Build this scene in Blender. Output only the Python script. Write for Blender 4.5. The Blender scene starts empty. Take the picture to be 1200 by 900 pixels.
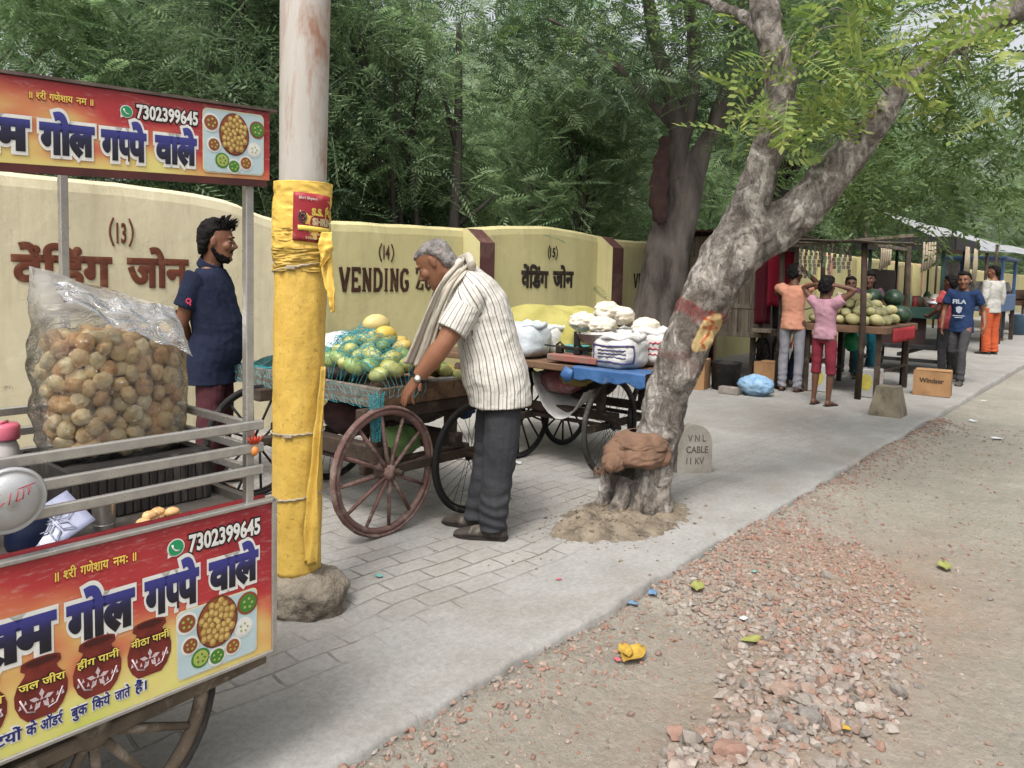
import bpy, bmesh, math, random, re
import numpy as np
from mathutils import Vector, Matrix, noise
PI = math.pi
rnd = random.Random(11)
nr = np.random.RandomState(5)
C = bpy.context.scene.collection
scene = bpy.context.scene

# ------------------------------------------------------------------ camera
FPX = 901.0; EYE = 1.35; V0 = 385.0
_p = math.radians(4.0); _r = 0.023
_F = Vector((0, math.cos(_p), -math.sin(_p))); _u = Vector((0, math.sin(_p), math.cos(_p))); _rt = Vector((1, 0, 0))
_R = _rt*math.cos(_r)+_u*math.sin(_r); _U = -_rt*math.sin(_r)+_u*math.cos(_r)
cam = bpy.data.cameras.new('camera'); cam_o = bpy.data.objects.new('camera', cam); C.objects.link(cam_o)
cam.sensor_width = 36; cam.lens = 36*FPX/1200; cam.shift_y = -(450-V0)/1200
cam.clip_start = 0.05; cam.clip_end = 2000
m = Matrix((( _R.x, _U.x, -_F.x, 0), (_R.y, _U.y, -_F.y, 0), (_R.z, _U.z, -_F.z, EYE), (0, 0, 0, 1)))
cam_o.matrix_world = m
scene.camera = cam_o

# ------------------------------------------------------------------ sky, sun, exposure
world = bpy.data.worlds.new('World'); scene.world = world; world.use_nodes = True
wt = world.node_tree; bg = wt.nodes['Background']
sky = wt.nodes.new('ShaderNodeTexSky'); sky.sky_type = 'NISHITA'; sky.sun_disc = False
SUN_EL, SUN_AZ = math.radians(58), math.radians(200)       # high hazy sun behind the camera, a little to the left
sky.sun_elevation = SUN_EL; sky.sun_rotation = SUN_AZ
sky.air_density = 1.2; sky.dust_density = 7.0; sky.ozone_density = 0.6
hs = wt.nodes.new('ShaderNodeHueSaturation'); hs.inputs['Saturation'].default_value = 0.22; hs.inputs['Value'].default_value = 1.0
wt.links.new(sky.outputs[0], hs.inputs['Color']); wt.links.new(hs.outputs[0], bg.inputs['Color'])
bg.inputs['Strength'].default_value = 0.15
sun = bpy.data.lights.new('sun', 'SUN'); sun.energy = 1.5; sun.angle = math.radians(14); sun.color = (1.0, 0.965, 0.91)
sun_o = bpy.data.objects.new('sun', sun); C.objects.link(sun_o)
_sd = Vector((math.sin(SUN_AZ)*math.cos(SUN_EL), math.cos(SUN_AZ)*math.cos(SUN_EL), math.sin(SUN_EL)))
sun_o.rotation_euler = _sd.to_track_quat('Z', 'Y').to_euler()
vs = scene.view_settings; vs.view_transform = 'Standard'; vs.look = 'None'; vs.gamma = 1; vs.use_curve_mapping = False
vs.exposure = 0.80
scene.cycles.max_bounces = 8; scene.cycles.diffuse_bounces = 3; scene.cycles.glossy_bounces = 3
scene.cycles.transmission_bounces = 4; scene.cycles.transparent_max_bounces = 12
scene.cycles.caustics_reflective = False; scene.cycles.caustics_refractive = False
scene.cycles.use_denoising = True

# ------------------------------------------------------------------ street frame
ANG = math.radians(50.3)                       # street runs away to the right; s along it, w towards the wall
SU = Vector((math.cos(ANG), math.sin(ANG), 0)); SWV = Vector((-math.sin(ANG), math.cos(ANG), 0))
def W(s, w, z=0.0): return SU*s+SWV*w+Vector((0, 0, z))
def ray(px, py): return _F+_R*((px-600)/FPX)-_U*((py-V0)/FPX)
def at(px, py, Y):
    d = ray(px, py); return Vector((0, 0, EYE))+d*(Y/d.y)
def onw(px, py, w):                            # street coordinates where the line of sight meets the plane w
    d = ray(px, py); t = w/(d.dot(SWV)); p = Vector((0, 0, EYE))+d*t
    return p.dot(SU), p.z
def ons(px, py, s):
    d = ray(px, py); t = s/(d.dot(SU)); p = Vector((0, 0, EYE))+d*t
    return p.dot(SWV), p.z
def G(px, py, z=0.0):
    d = ray(px, py); return Vector((0, 0, EYE))+d*((z-EYE)/d.z)

# ------------------------------------------------------------------ colours and materials
ALB = 0.78
def L(r, g=None, b=None):
    if g is None: g = b = r
    f = lambda c: (c/255/12.92) if c/255 <= 0.04045 else ((c/255+0.055)/1.055)**2.4
    return (f(r)*ALB, f(g)*ALB, f(b)*ALB, 1)          # pigment read off a chart, brought down to real reflectance
def _n(t, ty, **k):
    n = t.nodes.new(ty)
    for a, b in k.items():
        if a.startswith('i_'): n.inputs[a[2:].replace('_', ' ')].default_value = b
        else: setattr(n, a, b)
    return n
def mixc(t, f, a, b, mode='MIX'):
    n = t.nodes.new('ShaderNodeMix'); n.data_type = 'RGBA'; n.blend_type = mode
    for i, v in ((0, f), (6, a), (7, b)):
        if hasattr(v, 'links') or isinstance(v, bpy.types.NodeSocket): t.links.new(v, n.inputs[i])
        else: n.inputs[i].default_value = v
    return n.outputs[2]
def ramp(t, fac, stops):
    n = t.nodes.new('ShaderNodeValToRGB'); e = n.color_ramp.elements
    while len(e) < len(stops): e.new(0.5)
    for i, (p, c) in enumerate(stops):
        e[i].position = p; e[i].color = c if len(c) == 4 else (*c, 1)
    t.links.new(fac, n.inputs[0]); return n.outputs[0]
def noise_n(t, vec, scale, detail=5, rough=0.6, dist=0.0):
    n = _n(t, 'ShaderNodeTexNoise', i_Scale=scale, i_Detail=detail, i_Roughness=rough, i_Distortion=dist)
    if vec is not None: t.links.new(vec, n.inputs['Vector'])
    return n.outputs['Fac']
BW = [(0.35, (0, 0, 0, 1)), (0.65, (1, 1, 1, 1))]
def new_mat(name):
    m = bpy.data.materials.new(name); m.use_nodes = True; t = m.node_tree
    return m, t, t.nodes['Principled BSDF'], t.nodes['Material Output']
def coords(t, kind='Object', scale=None):
    o = t.nodes.new('ShaderNodeTexCoord').outputs[kind]
    if scale is not None:
        mp = t.nodes.new('ShaderNodeMapping'); mp.inputs['Scale'].default_value = scale
        t.links.new(o, mp.inputs['Vector']); o = mp.outputs[0]
    return o
def bump(t, h, b, strength=0.3, dist=0.01, prev=None):
    n = t.nodes.new('ShaderNodeBump'); n.inputs['Strength'].default_value = strength; n.inputs['Distance'].default_value = dist
    t.links.new(h, n.inputs['Height'])
    if prev is not None: t.links.new(prev, n.inputs['Normal'])
    t.links.new(n.outputs[0], b.inputs['Normal']); return n.outputs[0]
def M(name, c1, c2=None, scale=6, rough=0.8, bmp=0.0, bscale=40, bdist=0.01, metal=0.0, spec=0.3, stain=None, stscale=3, stamt=0.5,
      stretch=None, island=0.0, coat=0.0, sub=0.0, rvar=0.0, lo=0.35, hi=0.65):
    m, t, b, o = new_mat(name)
    v = coords(t, 'Object', stretch)
    c2 = c2 or tuple(x*0.75 for x in c1[:3])+(1,)
    f = ramp(t, noise_n(t, v, scale, 6, 0.62), [(lo, (0, 0, 0, 1)), (hi, (1, 1, 1, 1))])
    col = mixc(t, f, c1, c2)
    if stain:
        sf = ramp(t, noise_n(t, v, stscale, 8, 0.7, 0.4), [(0.74-stamt*0.48, (0, 0, 0, 1)), (0.74-stamt*0.48+0.14, (0.9, 0.9, 0.9, 1))])
        col = mixc(t, sf, col, stain)
    if island:
        g = t.nodes.new('ShaderNodeNewGeometry')
        hsv = t.nodes.new('ShaderNodeHueSaturation')
        mr = t.nodes.new('ShaderNodeMapRange'); mr.inputs[3].default_value = 1-island; mr.inputs[4].default_value = 1+island
        t.links.new(g.outputs['Random Per Island'], mr.inputs[0]); t.links.new(mr.outputs[0], hsv.inputs['Value'])
        t.links.new(col, hsv.inputs['Color']); col = hsv.outputs[0]
    t.links.new(col, b.inputs['Base Color'])
    b.inputs['Roughness'].default_value = rough; b.inputs['Metallic'].default_value = metal
    b.inputs['Specular IOR Level'].default_value = spec
    if coat: b.inputs['Coat Weight'].default_value = coat
    if sub: b.inputs['Subsurface Weight'].default_value = sub; b.inputs['Subsurface Radius'].default_value = (0.012, 0.005, 0.003); b.inputs['Subsurface Scale'].default_value = 0.3
    if rvar:
        mr = t.nodes.new('ShaderNodeMapRange'); mr.inputs[3].default_value = max(0, rough-rvar); mr.inputs[4].default_value = min(1, rough+rvar)
        t.links.new(f, mr.inputs[0]); t.links.new(mr.outputs[0], b.inputs['Roughness'])
    if bmp: bump(t, noise_n(t, v, bscale, 7, 0.65), b, bmp, bdist)
    return m

# ------------------------------------------------------------------ mesh building
class MB:
    """collects shapes; build() links them as one mesh object"""
    def __init__(s): s.v = []; s.f = []; s.mi = []; s.sm = []; s.m = 0
    def add(s, vs, fs, smooth=False, mi=None):
        o = len(s.v); s.v.extend([tuple(p) for p in vs])
        for f in fs: s.f.append(tuple(i+o for i in f)); s.mi.append(s.m if mi is None else mi); s.sm.append(smooth)
    def box(s, c, d, ch=0.0, rot=None, jit=0.0, mi=None):
        x, y, z = d[0]/2, d[1]/2, d[2]/2; R = rot or Matrix.Identity(3); c = Vector(c)
        ch = min(ch, 0.45*min(d))
        if ch <= 0:
            P = [Vector((a*x, b*y, e*z)) for a in (-1, 1) for b in (-1, 1) for e in (-1, 1)]
            F = [(0, 1, 3, 2), (4, 6, 7, 5), (0, 4, 5, 1), (2, 3, 7, 6), (0, 2, 6, 4), (1, 5, 7, 3)]
        else:
            P = []; idx = {}
            for a in (-1, 1):
                for b in (-1, 1):
                    for e in (-1, 1):
                        idx[a, b, e] = len(P)
                        P += [Vector((a*x, b*(y-ch), e*(z-ch))), Vector((a*(x-ch), b*y, e*(z-ch))), Vector((a*(x-ch), b*(y-ch), e*z))]
            F = []
            def q(l, ax, sg): F.append(tuple(l) if sg > 0 else tuple(reversed(l)))
            for a in (-1, 1):
                q([idx[a, -1, -1], idx[a, 1, -1], idx[a, 1, 1], idx[a, -1, 1]], 0, a)
                q([idx[1, a, -1]+1, idx[-1, a, -1]+1, idx[-1, a, 1]+1, idx[1, a, 1]+1], 0, a)
                q([idx[-1, -1, a]+2, idx[1, -1, a]+2, idx[1, 1, a]+2, idx[-1, 1, a]+2], 0, a)
            for a in (-1, 1):
                for b in (-1, 1):
                    q([idx[a, b, -1]+1, idx[a, b, -1], idx[a, b, 1], idx[a, b, 1]+1], 0, -a*b)
                    q([idx[a, -1, b], idx[a, -1, b]+2, idx[a, 1, b]+2, idx[a, 1, b]], 0, -a*b)
                    q([idx[-1, a, b]+2, idx[-1, a, b]+1, idx[1, a, b]+1, idx[1, a, b]+2], 0, -a*b)
                    for e in (-1, 1):
                        k = idx[a, b, e]; q([k, k+1, k+2], 0, a*b*e)
        if jit: P = [p+Vector((rnd.uniform(-jit, jit), rnd.uniform(-jit, jit), rnd.uniform(-jit, jit))) for p in P]
        s.add([c+R@p for p in P], F, False, mi)
    def tube(s, pts, rad, n=10, caps=True, ref=None, smooth=True, mi=None, closed=False, axis=None):
        """pts: centres; rad: number or list of r or (a, b): a along ref, b across"""
        pts = [Vector(p) for p in pts]; k = len(pts)
        if not isinstance(rad, (list, tuple)) or (isinstance(rad, tuple)): rad = [rad]*k
        V = []; prev = None
        for i, p in enumerate(pts):
            if closed: t = (pts[(i+1) % k]-pts[i-1])
            else: t = (pts[min(i+1, k-1)]-pts[max(i-1, 0)])
            t.normalize()
            if axis is not None: t = Vector(axis).normalized()
            if ref is not None: a = Vector(ref[i] if isinstance(ref, list) else ref)
            else:
                a = prev if prev is not None else (Vector((0, 0, 1)) if abs(t.z) < 0.9 else Vector((1, 0, 0)))
            a = a-t*a.dot(t)
            if a.length < 1e-6: a = t.orthogonal()
            a.normalize(); b = t.cross(a); prev = a
            r = rad[i]; ra, rb = (r if isinstance(r, (tuple, list)) else (r, r))
            for j in range(n):
                th = 2*PI*j/n; V.append(p+a*(ra*math.cos(th))+b*(rb*math.sin(th)))
        F = []
        for i in range(k if closed else k-1):
            i2 = (i+1) % k
            for j in range(n):
                F.append((i*n+j, i*n+(j+1) % n, i2*n+(j+1) % n, i2*n+j))
        if caps and not closed:
            F.append(tuple(range(n-1, -1, -1))); F.append(tuple((k-1)*n+j for j in range(n)))
        s.add(V, F, smooth, mi)
    def rod(s, a, b, r, n=8, mi=None): s.tube([a, b], r, n, mi=mi)
    def lathe(s, prof, n=24, c=(0, 0, 0), rot=None, smooth=True, mi=None, cap0=True, cap1=True):
        c = Vector(c); R = rot or Matrix.Identity(3); V = []; F = []
        for r, z in prof:
            for j in range(n):
                th = 2*PI*j/n; V.append(c+R@Vector((r*math.cos(th), r*math.sin(th), z)))
        k = len(prof)
        for i in range(k-1):
            for j in range(n): F.append((i*n+j, i*n+(j+1) % n, (i+1)*n+(j+1) % n, (i+1)*n+j))
        if cap0: F.append(tuple(range(n-1, -1, -1)))
        if cap1: F.append(tuple((k-1)*n+j for j in range(n)))
        s.add(V, F, smooth, mi)
    def ell(s, c, r, nu=14, nv=9, rot=None, fn=None, mi=None, smooth=True):
        c = Vector(c); R = rot or Matrix.Identity(3); r = r if isinstance(r, (tuple, list)) else (r, r, r)
        V = []; F = []
        def pt(d):
            k = fn(d) if fn else 1.0
            return c+R@Vector((d.x*r[0]*k, d.y*r[1]*k, d.z*r[2]*k))
        V.append(pt(Vector((0, 0, -1))))
        for i in range(1, nv):
            ph = -PI/2+PI*i/nv
            for j in range(nu):
                th = 2*PI*j/nu; V.append(pt(Vector((math.cos(ph)*math.cos(th), math.cos(ph)*math.sin(th), math.sin(ph)))))
        V.append(pt(Vector((0, 0, 1)))); top = len(V)-1
        for j in range(nu): F.append((0, 1+(j+1) % nu, 1+j)); F.append((top, 1+(nv-2)*nu+j, 1+(nv-2)*nu+(j+1) % nu))
        for i in range(nv-2):
            for j in range(nu): F.append((1+i*nu+j, 1+i*nu+(j+1) % nu, 1+(i+1)*nu+(j+1) % nu, 1+(i+1)*nu+j))
        s.add(V, F, smooth, mi)
    def grid(s, fn, nu, nv, smooth=True, thick=0.0, mi=None):
        """fn(u, v) -> point, u and v in 0..1; thick gives it a second side"""
        P = [[Vector(fn(i/nu, j/nv)) for j in range(nv+1)] for i in range(nu+1)]
        k = nv+1; V = [P[i][j] for i in range(nu+1) for j in range(nv+1)]
        F = [(i*k+j, (i+1)*k+j, (i+1)*k+j+1, i*k+j+1) for i in range(nu) for j in range(nv)]
        if thick:
            N = []
            for i in range(nu+1):
                for j in range(nv+1):
                    a = P[min(i+1, nu)][j]-P[max(i-1, 0)][j]; b = P[i][min(j+1, nv)]-P[i][max(j-1, 0)]
                    n = a.cross(b); N.append(n.normalized() if n.length > 1e-9 else Vector((0, 0, 1)))
            o = len(V); V = V+[p-n*thick for p, n in zip(V, N)]
            F += [tuple(reversed([q+o for q in f])) for f in list(F)]
            for i in range(nu):
                a, b = i*k, (i+1)*k; F.append((b, a, a+o, b+o)); a, b = i*k+nv, (i+1)*k+nv; F.append((a, b, b+o, a+o))
            for j in range(nv):
                a, b = j, j+1; F.append((a, b, b+o, a+o)); a, b = nu*k+j, nu*k+j+1; F.append((b, a, a+o, b+o))
        s.add(V, F, smooth, mi)
    def prism(s, poly, h, c=(0, 0, 0), ux=(1, 0, 0), uy=(0, 1, 0), un=None, mi=None):
        """flat polygon (x, y) in the plane ux, uy raised by h along the normal"""
        ux, uy, c = Vector(ux), Vector(uy), Vector(c); un = Vector(un) if un else ux.cross(uy)
        k = len(poly); V = [c+ux*x+uy*y for x, y in poly]+[c+ux*x+uy*y+un*h for x, y in poly]
        F = [tuple(range(k-1, -1, -1)), tuple(range(k, 2*k))]+[(i, (i+1) % k, k+(i+1) % k, k+i) for i in range(k)]
        s.add(V, F, False, mi)
    def mesh(s, name, mats):
        me = bpy.data.meshes.new(name); me.from_pydata(s.v, [], s.f)
        for mt in (mats if isinstance(mats, (list, tuple)) else [mats]): me.materials.append(mt)
        if s.f:
            me.polygons.foreach_set('material_index', s.mi); me.polygons.foreach_set('use_smooth', s.sm)
        me.update(); return me
    def build(s, name, mats, parent=None, loc=None, rotz=None):
        return link(name, s.mesh(name, mats), parent, loc, rotz)
def link(name, me, parent=None, loc=None, rotz=None):
    o = bpy.data.objects.new(name, me); C.objects.link(o)
    if parent is not None: o.parent = parent
    if loc is not None: o.location = loc
    if rotz is not None: o.rotation_euler = (0, 0, rotz)
    return o
def tag(o, label, cat, group=None, kind=None):
    if label: o['label'] = label
    if cat: o['category'] = cat
    if group: o['group'] = group
    if kind: o['kind'] = kind
    return o
def thing(name, label, cat, loc=(0, 0, 0), rotz=0.0, group=None):
    o = bpy.data.objects.new(name, None); C.objects.link(o); o.empty_display_size = 0.1
    o.location = loc; o.rotation_euler = (0, 0, rotz)
    return tag(o, label, cat, group)
def street_thing(name, label, cat, s=0, w=0, z=0, group=None, turn=0.0):
    return thing(name, label, cat, W(s, w, z), ANG+turn, group)
def copy_tree(o, parent=None):
    c = o.copy(); C.objects.link(c)
    if parent is not None: c.parent = parent
    for ch in [k for k in bpy.data.objects if k.parent == o]: copy_tree(ch, c)
    return c
def fast_mesh(name, V, Q, mat, smooth=False):
    V = np.asarray(V, dtype=np.float32); Q = np.asarray(Q, dtype=np.int32); k = Q.shape[1]
    me = bpy.data.meshes.new(name); me.vertices.add(len(V)); me.vertices.foreach_set('co', V.ravel())
    me.loops.add(Q.size); me.loops.foreach_set('vertex_index', Q.ravel())
    me.polygons.add(len(Q)); me.polygons.foreach_set('loop_start', np.arange(0, Q.size, k, dtype=np.int32))
    me.polygons.foreach_set('use_smooth', np.full(len(Q), smooth)); me.materials.append(mat)
    me.update(calc_edges=True); return me
def remesh(mb, vox, smooth=2, name='skin'):
    """one continuous surface from overlapping closed shapes"""
    me = mb.mesh(name, []) ; o = bpy.data.objects.new(name, me); C.objects.link(o)
    r = o.modifiers.new('r', 'REMESH'); r.mode = 'VOXEL'; r.voxel_size = vox; r.use_smooth_shade = True
    if smooth:
        k = o.modifiers.new('s', 'SMOOTH'); k.iterations = smooth; k.factor = 0.5
    dg = bpy.context.evaluated_depsgraph_get(); dg.update()
    out = bpy.data.meshes.new_from_object(o.evaluated_get(dg))
    bpy.data.objects.remove(o); bpy.data.meshes.remove(me); out.name = name
    return out
def displace(me, fn):
    n = len(me.vertices); co = np.empty(n*3, np.float32); me.vertices.foreach_get('co', co); no = np.empty(n*3, np.float32)
    me.vertex_normals.foreach_get('vector', no)
    co = co.reshape(-1, 3); no = no.reshape(-1, 3)
    d = np.array([fn(Vector(p)) for p in co], np.float32)
    me.vertices.foreach_set('co', (co+no*d[:, None]).ravel()); me.update()
def nz(p, sc, seed=0.0): return noise.noise(Vector((p[0]*sc+seed, p[1]*sc-seed*0.7, p[2]*sc+seed*1.3)))
def fbm(p, sc, oct=4, seed=0.0):
    a, t = 1.0, 0.0
    for i in range(oct): t += a*nz(p, sc, seed+i*7.1); a *= 0.5; sc *= 2
    return t
def crom(P, sub=4):
    P = [np.array(p, float) for p in P]; out = []
    for i in range(len(P)-1):
        a, b, c, d = P[max(i-1, 0)], P[i], P[i+1], P[min(i+2, len(P)-1)]
        for k in range(sub):
            t = k/sub
            out.append(0.5*((2*b)+(c-a)*t+(2*a-5*b+4*c-d)*t*t+(3*b-a-3*c+d)*t**3))
    out.append(P[-1]); return out

# ------------------------------------------------------------------ lettering
_tc = {}
def text_raw(s, bold):
    k = (s, bold)
    if k in _tc: return _tc[k]
    cu = bpy.data.curves.new('lettering', 'FONT'); cu.body = s; cu.fill_mode = 'BOTH'; cu.resolution_u = 3
    cu.bevel_depth = bold; cu.bevel_resolution = 0
    o = bpy.data.objects.new('lettering', cu); C.objects.link(o)
    dg = bpy.context.evaluated_depsgraph_get(); dg.update()
    me = bpy.data.meshes.new_from_object(o.evaluated_get(dg))
    V = [tuple(v.co) for v in me.vertices]; F = [tuple(p.vertices) for p in me.polygons]
    bpy.data.objects.remove(o); bpy.data.meshes.remove(me); bpy.data.curves.remove(cu)
    _tc[k] = (V, F); return V, F
def _w(s): return max([p[0] for p in text_raw(s, 0.0)[0]] or [0])
def adv(s): return _w(s+'I')-_w('I') if s else 0
def text_shape(s, bold=0.0):
    """word outline in em units; a letter followed by ~ is a half letter; ^ puts a reph hook over the letter before"""
    V, F = [], []; x = 0.0
    for seg in re.findall(r'.~|\^|[^~^]+?(?=.~|\^|$)', s):
        if seg == '^':
            vs, fs = text_raw('क\u0947', bold); base = text_raw('क', bold)[0]
            top = max(p[1] for p in base)
            ks = [i for i, p in enumerate(vs) if p[1] > top-0.02]; mk = set(ks)
            cx = sum(vs[i][0] for i in ks)/len(ks)
            mp = {}; o = len(V)
            for i in ks: mp[i] = o+len(mp); V.append((x-0.12-(vs[i][0]-cx), vs[i][1], vs[i][2]))
            for f in fs:
                if all(i in mk for i in f): F.append(tuple(mp[i] for i in reversed(f)))
            continue
        half = seg.endswith('~'); seg = seg.rstrip('~')
        vs, fs = text_raw(seg, bold); a = adv(seg); o = len(V)
        if half:
            bm = bmesh.new(); bv = [bm.verts.new(p) for p in vs]
            for f in fs:
                try: bm.faces.new([bv[i] for i in f])
                except ValueError: pass
            cut = a-0.175
            bmesh.ops.bisect_plane(bm, geom=bm.verts[:]+bm.edges[:]+bm.faces[:], plane_co=(cut, 0, 0), plane_no=(1, 0, 0), clear_outer=True)
            bm.verts.index_update(); vs = [tuple(v.co) for v in bm.verts]; fs = [tuple(v.index for v in f.verts) for f in bm.faces]; bm.free(); a = cut
        V += [(p[0]+x, p[1], p[2]) for p in vs]; F += [tuple(i+o for i in f) for f in fs]; x += a
    return V, F
def add_text(mb, s, c, ux, uy, un, width=None, height=None, bold=0.0, relief=0.001, shear=0.0, mi=None, fn=None):
    """puts lettering on a plane: c is the left end of the base line, width in metres, height = height of the body above the base line"""
    V, F = text_shape(s, bold); c, ux, uy, un = Vector(c), Vector(ux), Vector(uy), Vector(un)
    xs = [p[0] for p in V]; x0 = min(xs); w0 = max(xs)-x0; h0 = 0.64 if any(ord(ch) > 0x900 for ch in s) else 0.68
    kx = width/w0 if width else None; ky = height/h0 if height else kx
    if kx is None: kx = ky
    zs = [abs(p[2]) for p in V]; zm = max(max(zs), 1e-6)
    P = []
    for p in V:
        x, y = (p[0]-x0)*kx, p[1]*ky; x += shear*y
        z = relief*((p[2]/zm) if max(zs) > 1e-6 else 0)
        q = c+ux*x+uy*y+un*z
        P.append(fn(q) if fn else q)
    mb.add(P, F, False, mi)
# ================================================================== THE SETTING
def pip(x, y, poly):
    c = False; j = len(poly)-1
    for i in range(len(poly)):
        if (poly[i][1] > y) != (poly[j][1] > y) and x < (poly[j][0]-poly[i][0])*(y-poly[i][1])/(poly[j][1]-poly[i][1])+poly[i][0]: c = not c
        j = i
    return c
def sw_of(p): return (p.dot(SU), p.dot(SWV))
def gpoly(pts): return [sw_of(G(*p)) for p in pts]
HEAP = gpoly([(872, 606), (940, 600), (1010, 625), (1075, 670), (1095, 740), (1075, 800), (1015, 880), (960, 930), (790, 940), (740, 890), (830, 820), (850, 750), (800, 712), (770, 690), (820, 640)])
def heapness(s, w):
    if not pip(s, w, HEAP): return 0.0
    d = 9
    for i in range(len(HEAP)):
        a, b = Vector(HEAP[i]), Vector(HEAP[i-1]); p = Vector((s, w)); ab = b-a
        t = max(0, min(1, (p-a).dot(ab)/ab.length_squared)); d = min(d, (p-(a+ab*t)).length)
    return min(1, d/0.25)
CURB = 1.64
# ---- ground: one sheet to the horizon
def ground_mat():
    m, t, b, o = new_mat('dirt'); v = coords(t)
    f1 = ramp(t, noise_n(t, v, 0.9, 6, 0.62), BW); f2 = ramp(t, noise_n(t, v, 5.5, 8, 0.7, 0.3), BW)
    c = mixc(t, f1, L(163, 159, 148), L(145, 141, 130)); c = mixc(t, mixc(t, 1.0, f2, (0.45, 0.45, 0.45, 1), 'MULTIPLY'), c, L(177, 173, 162))
    at_ = _n(t, 'ShaderNodeAttribute', attribute_name='brickdust')
    f3 = ramp(t, noise_n(t, v, 9, 8, 0.7), [(0.3, (0.25, 0.25, 0.25, 1)), (0.7, (1, 1, 1, 1))])
    red = mixc(t, 1.0, at_.outputs['Color'], f3, 'MULTIPLY')
    c = mixc(t, red, c, L(162, 137, 117))
    g2 = ramp(t, noise_n(t, v, 26, 9, 0.78), [(0.34, (0.82, 0.81, 0.80, 1)), (0.64, (1.1, 1.1, 1.1, 1))]); c = mixc(t, 1.0, c, g2, 'MULTIPLY')
    sp = ramp(t, noise_n(t, v, 60, 4, 0.8), [(0.56, (0, 0, 0, 1)), (0.64, (1, 1, 1, 1))])
    c = mixc(t, mixc(t, 1.0, sp, (0.35, 0.35, 0.35, 1), 'MULTIPLY'), c, L(124, 112, 100))
    t.links.new(c, b.inputs['Base Color']); b.inputs['Roughness'].default_value = 0.95; b.inputs['Specular IOR Level'].default_value = 0.1
    h = noise_n(t, v, 28, 9, 0.72); bump(t, h, b, 0.9, 0.03)
    return m
def axis(lo, hi, fine, far):
    a = list(np.arange(lo, hi+fine/2, fine)); st = fine; x = a[-1]
    while x < far: st *= 1.35; x += st; a.append(x)
    st = fine; x = lo
    while x > -far: st *= 1.35; x -= st; a.insert(0, x)
    return np.array(a)
ss = axis(0.6, 7.5, 0.045, 500); ww = axis(-2.2, 1.7, 0.045, 500)
V = []; red = []
for s_ in ss:
    for w_ in ww:
        near = math.exp(-max(0, abs(s_-4)-4)/4)*math.exp(-max(0, abs(w_+0.3)-2.5)/3)
        z = -0.07
        h = heapness(s_, w_) if (0 < s_ < 8 and -3 < w_ < 2) else 0
        if near > 0.02:
            z += near*(0.022*nz((s_, w_, 0), 0.9, 3)+0.016*nz((s_, w_, 0), 2.6, 5)+0.012*nz((s_, w_, 1), 7, 1))
            z += 0.05*h
            e = max(0, 1-(CURB-w_)/0.3) if w_ < CURB else 0
            z += near*e*(0.05+0.025*nz((s_, 0, 0), 2.2, 9))
        if w_ > CURB+0.02: z = -0.09
        z = min(z, 0.0 if h > 0 else -0.012)
        V.append((s_, w_, z))
        r_ = 0.0
        r_ = math.exp(-((s_-3.7)/1.1)**2-((w_-0.85)/0.5)**2)*.9+0.6*math.exp(-((s_-2.0)/0.9)**2-((w_-0.8)/0.6)**2)+0.12*max(0, nz((s_, w_, 0), 0.8, 4))*math.exp(-((w_-1)/0.9)**2)+0.3*h
        red.append(min(1, r_))
nw = len(ww); idx = np.arange(len(ss)*nw).reshape(len(ss), nw)
Q = np.stack([idx[:-1, :-1], idx[1:, :-1], idx[1:, 1:], idx[:-1, 1:]], -1).reshape(-1, 4)
me = fast_mesh('ground', V, Q, ground_mat(), True)
ca = me.color_attributes.new('brickdust', 'FLOAT_COLOR', 'POINT')
ca.data.foreach_set('color', np.stack([red, red, red, np.ones(len(red))], 1).astype(np.float32).ravel())
tag(link('ground', me, rotz=ANG), 'sandy dirt verge strewn with brick dust', 'ground', kind='structure')

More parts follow.
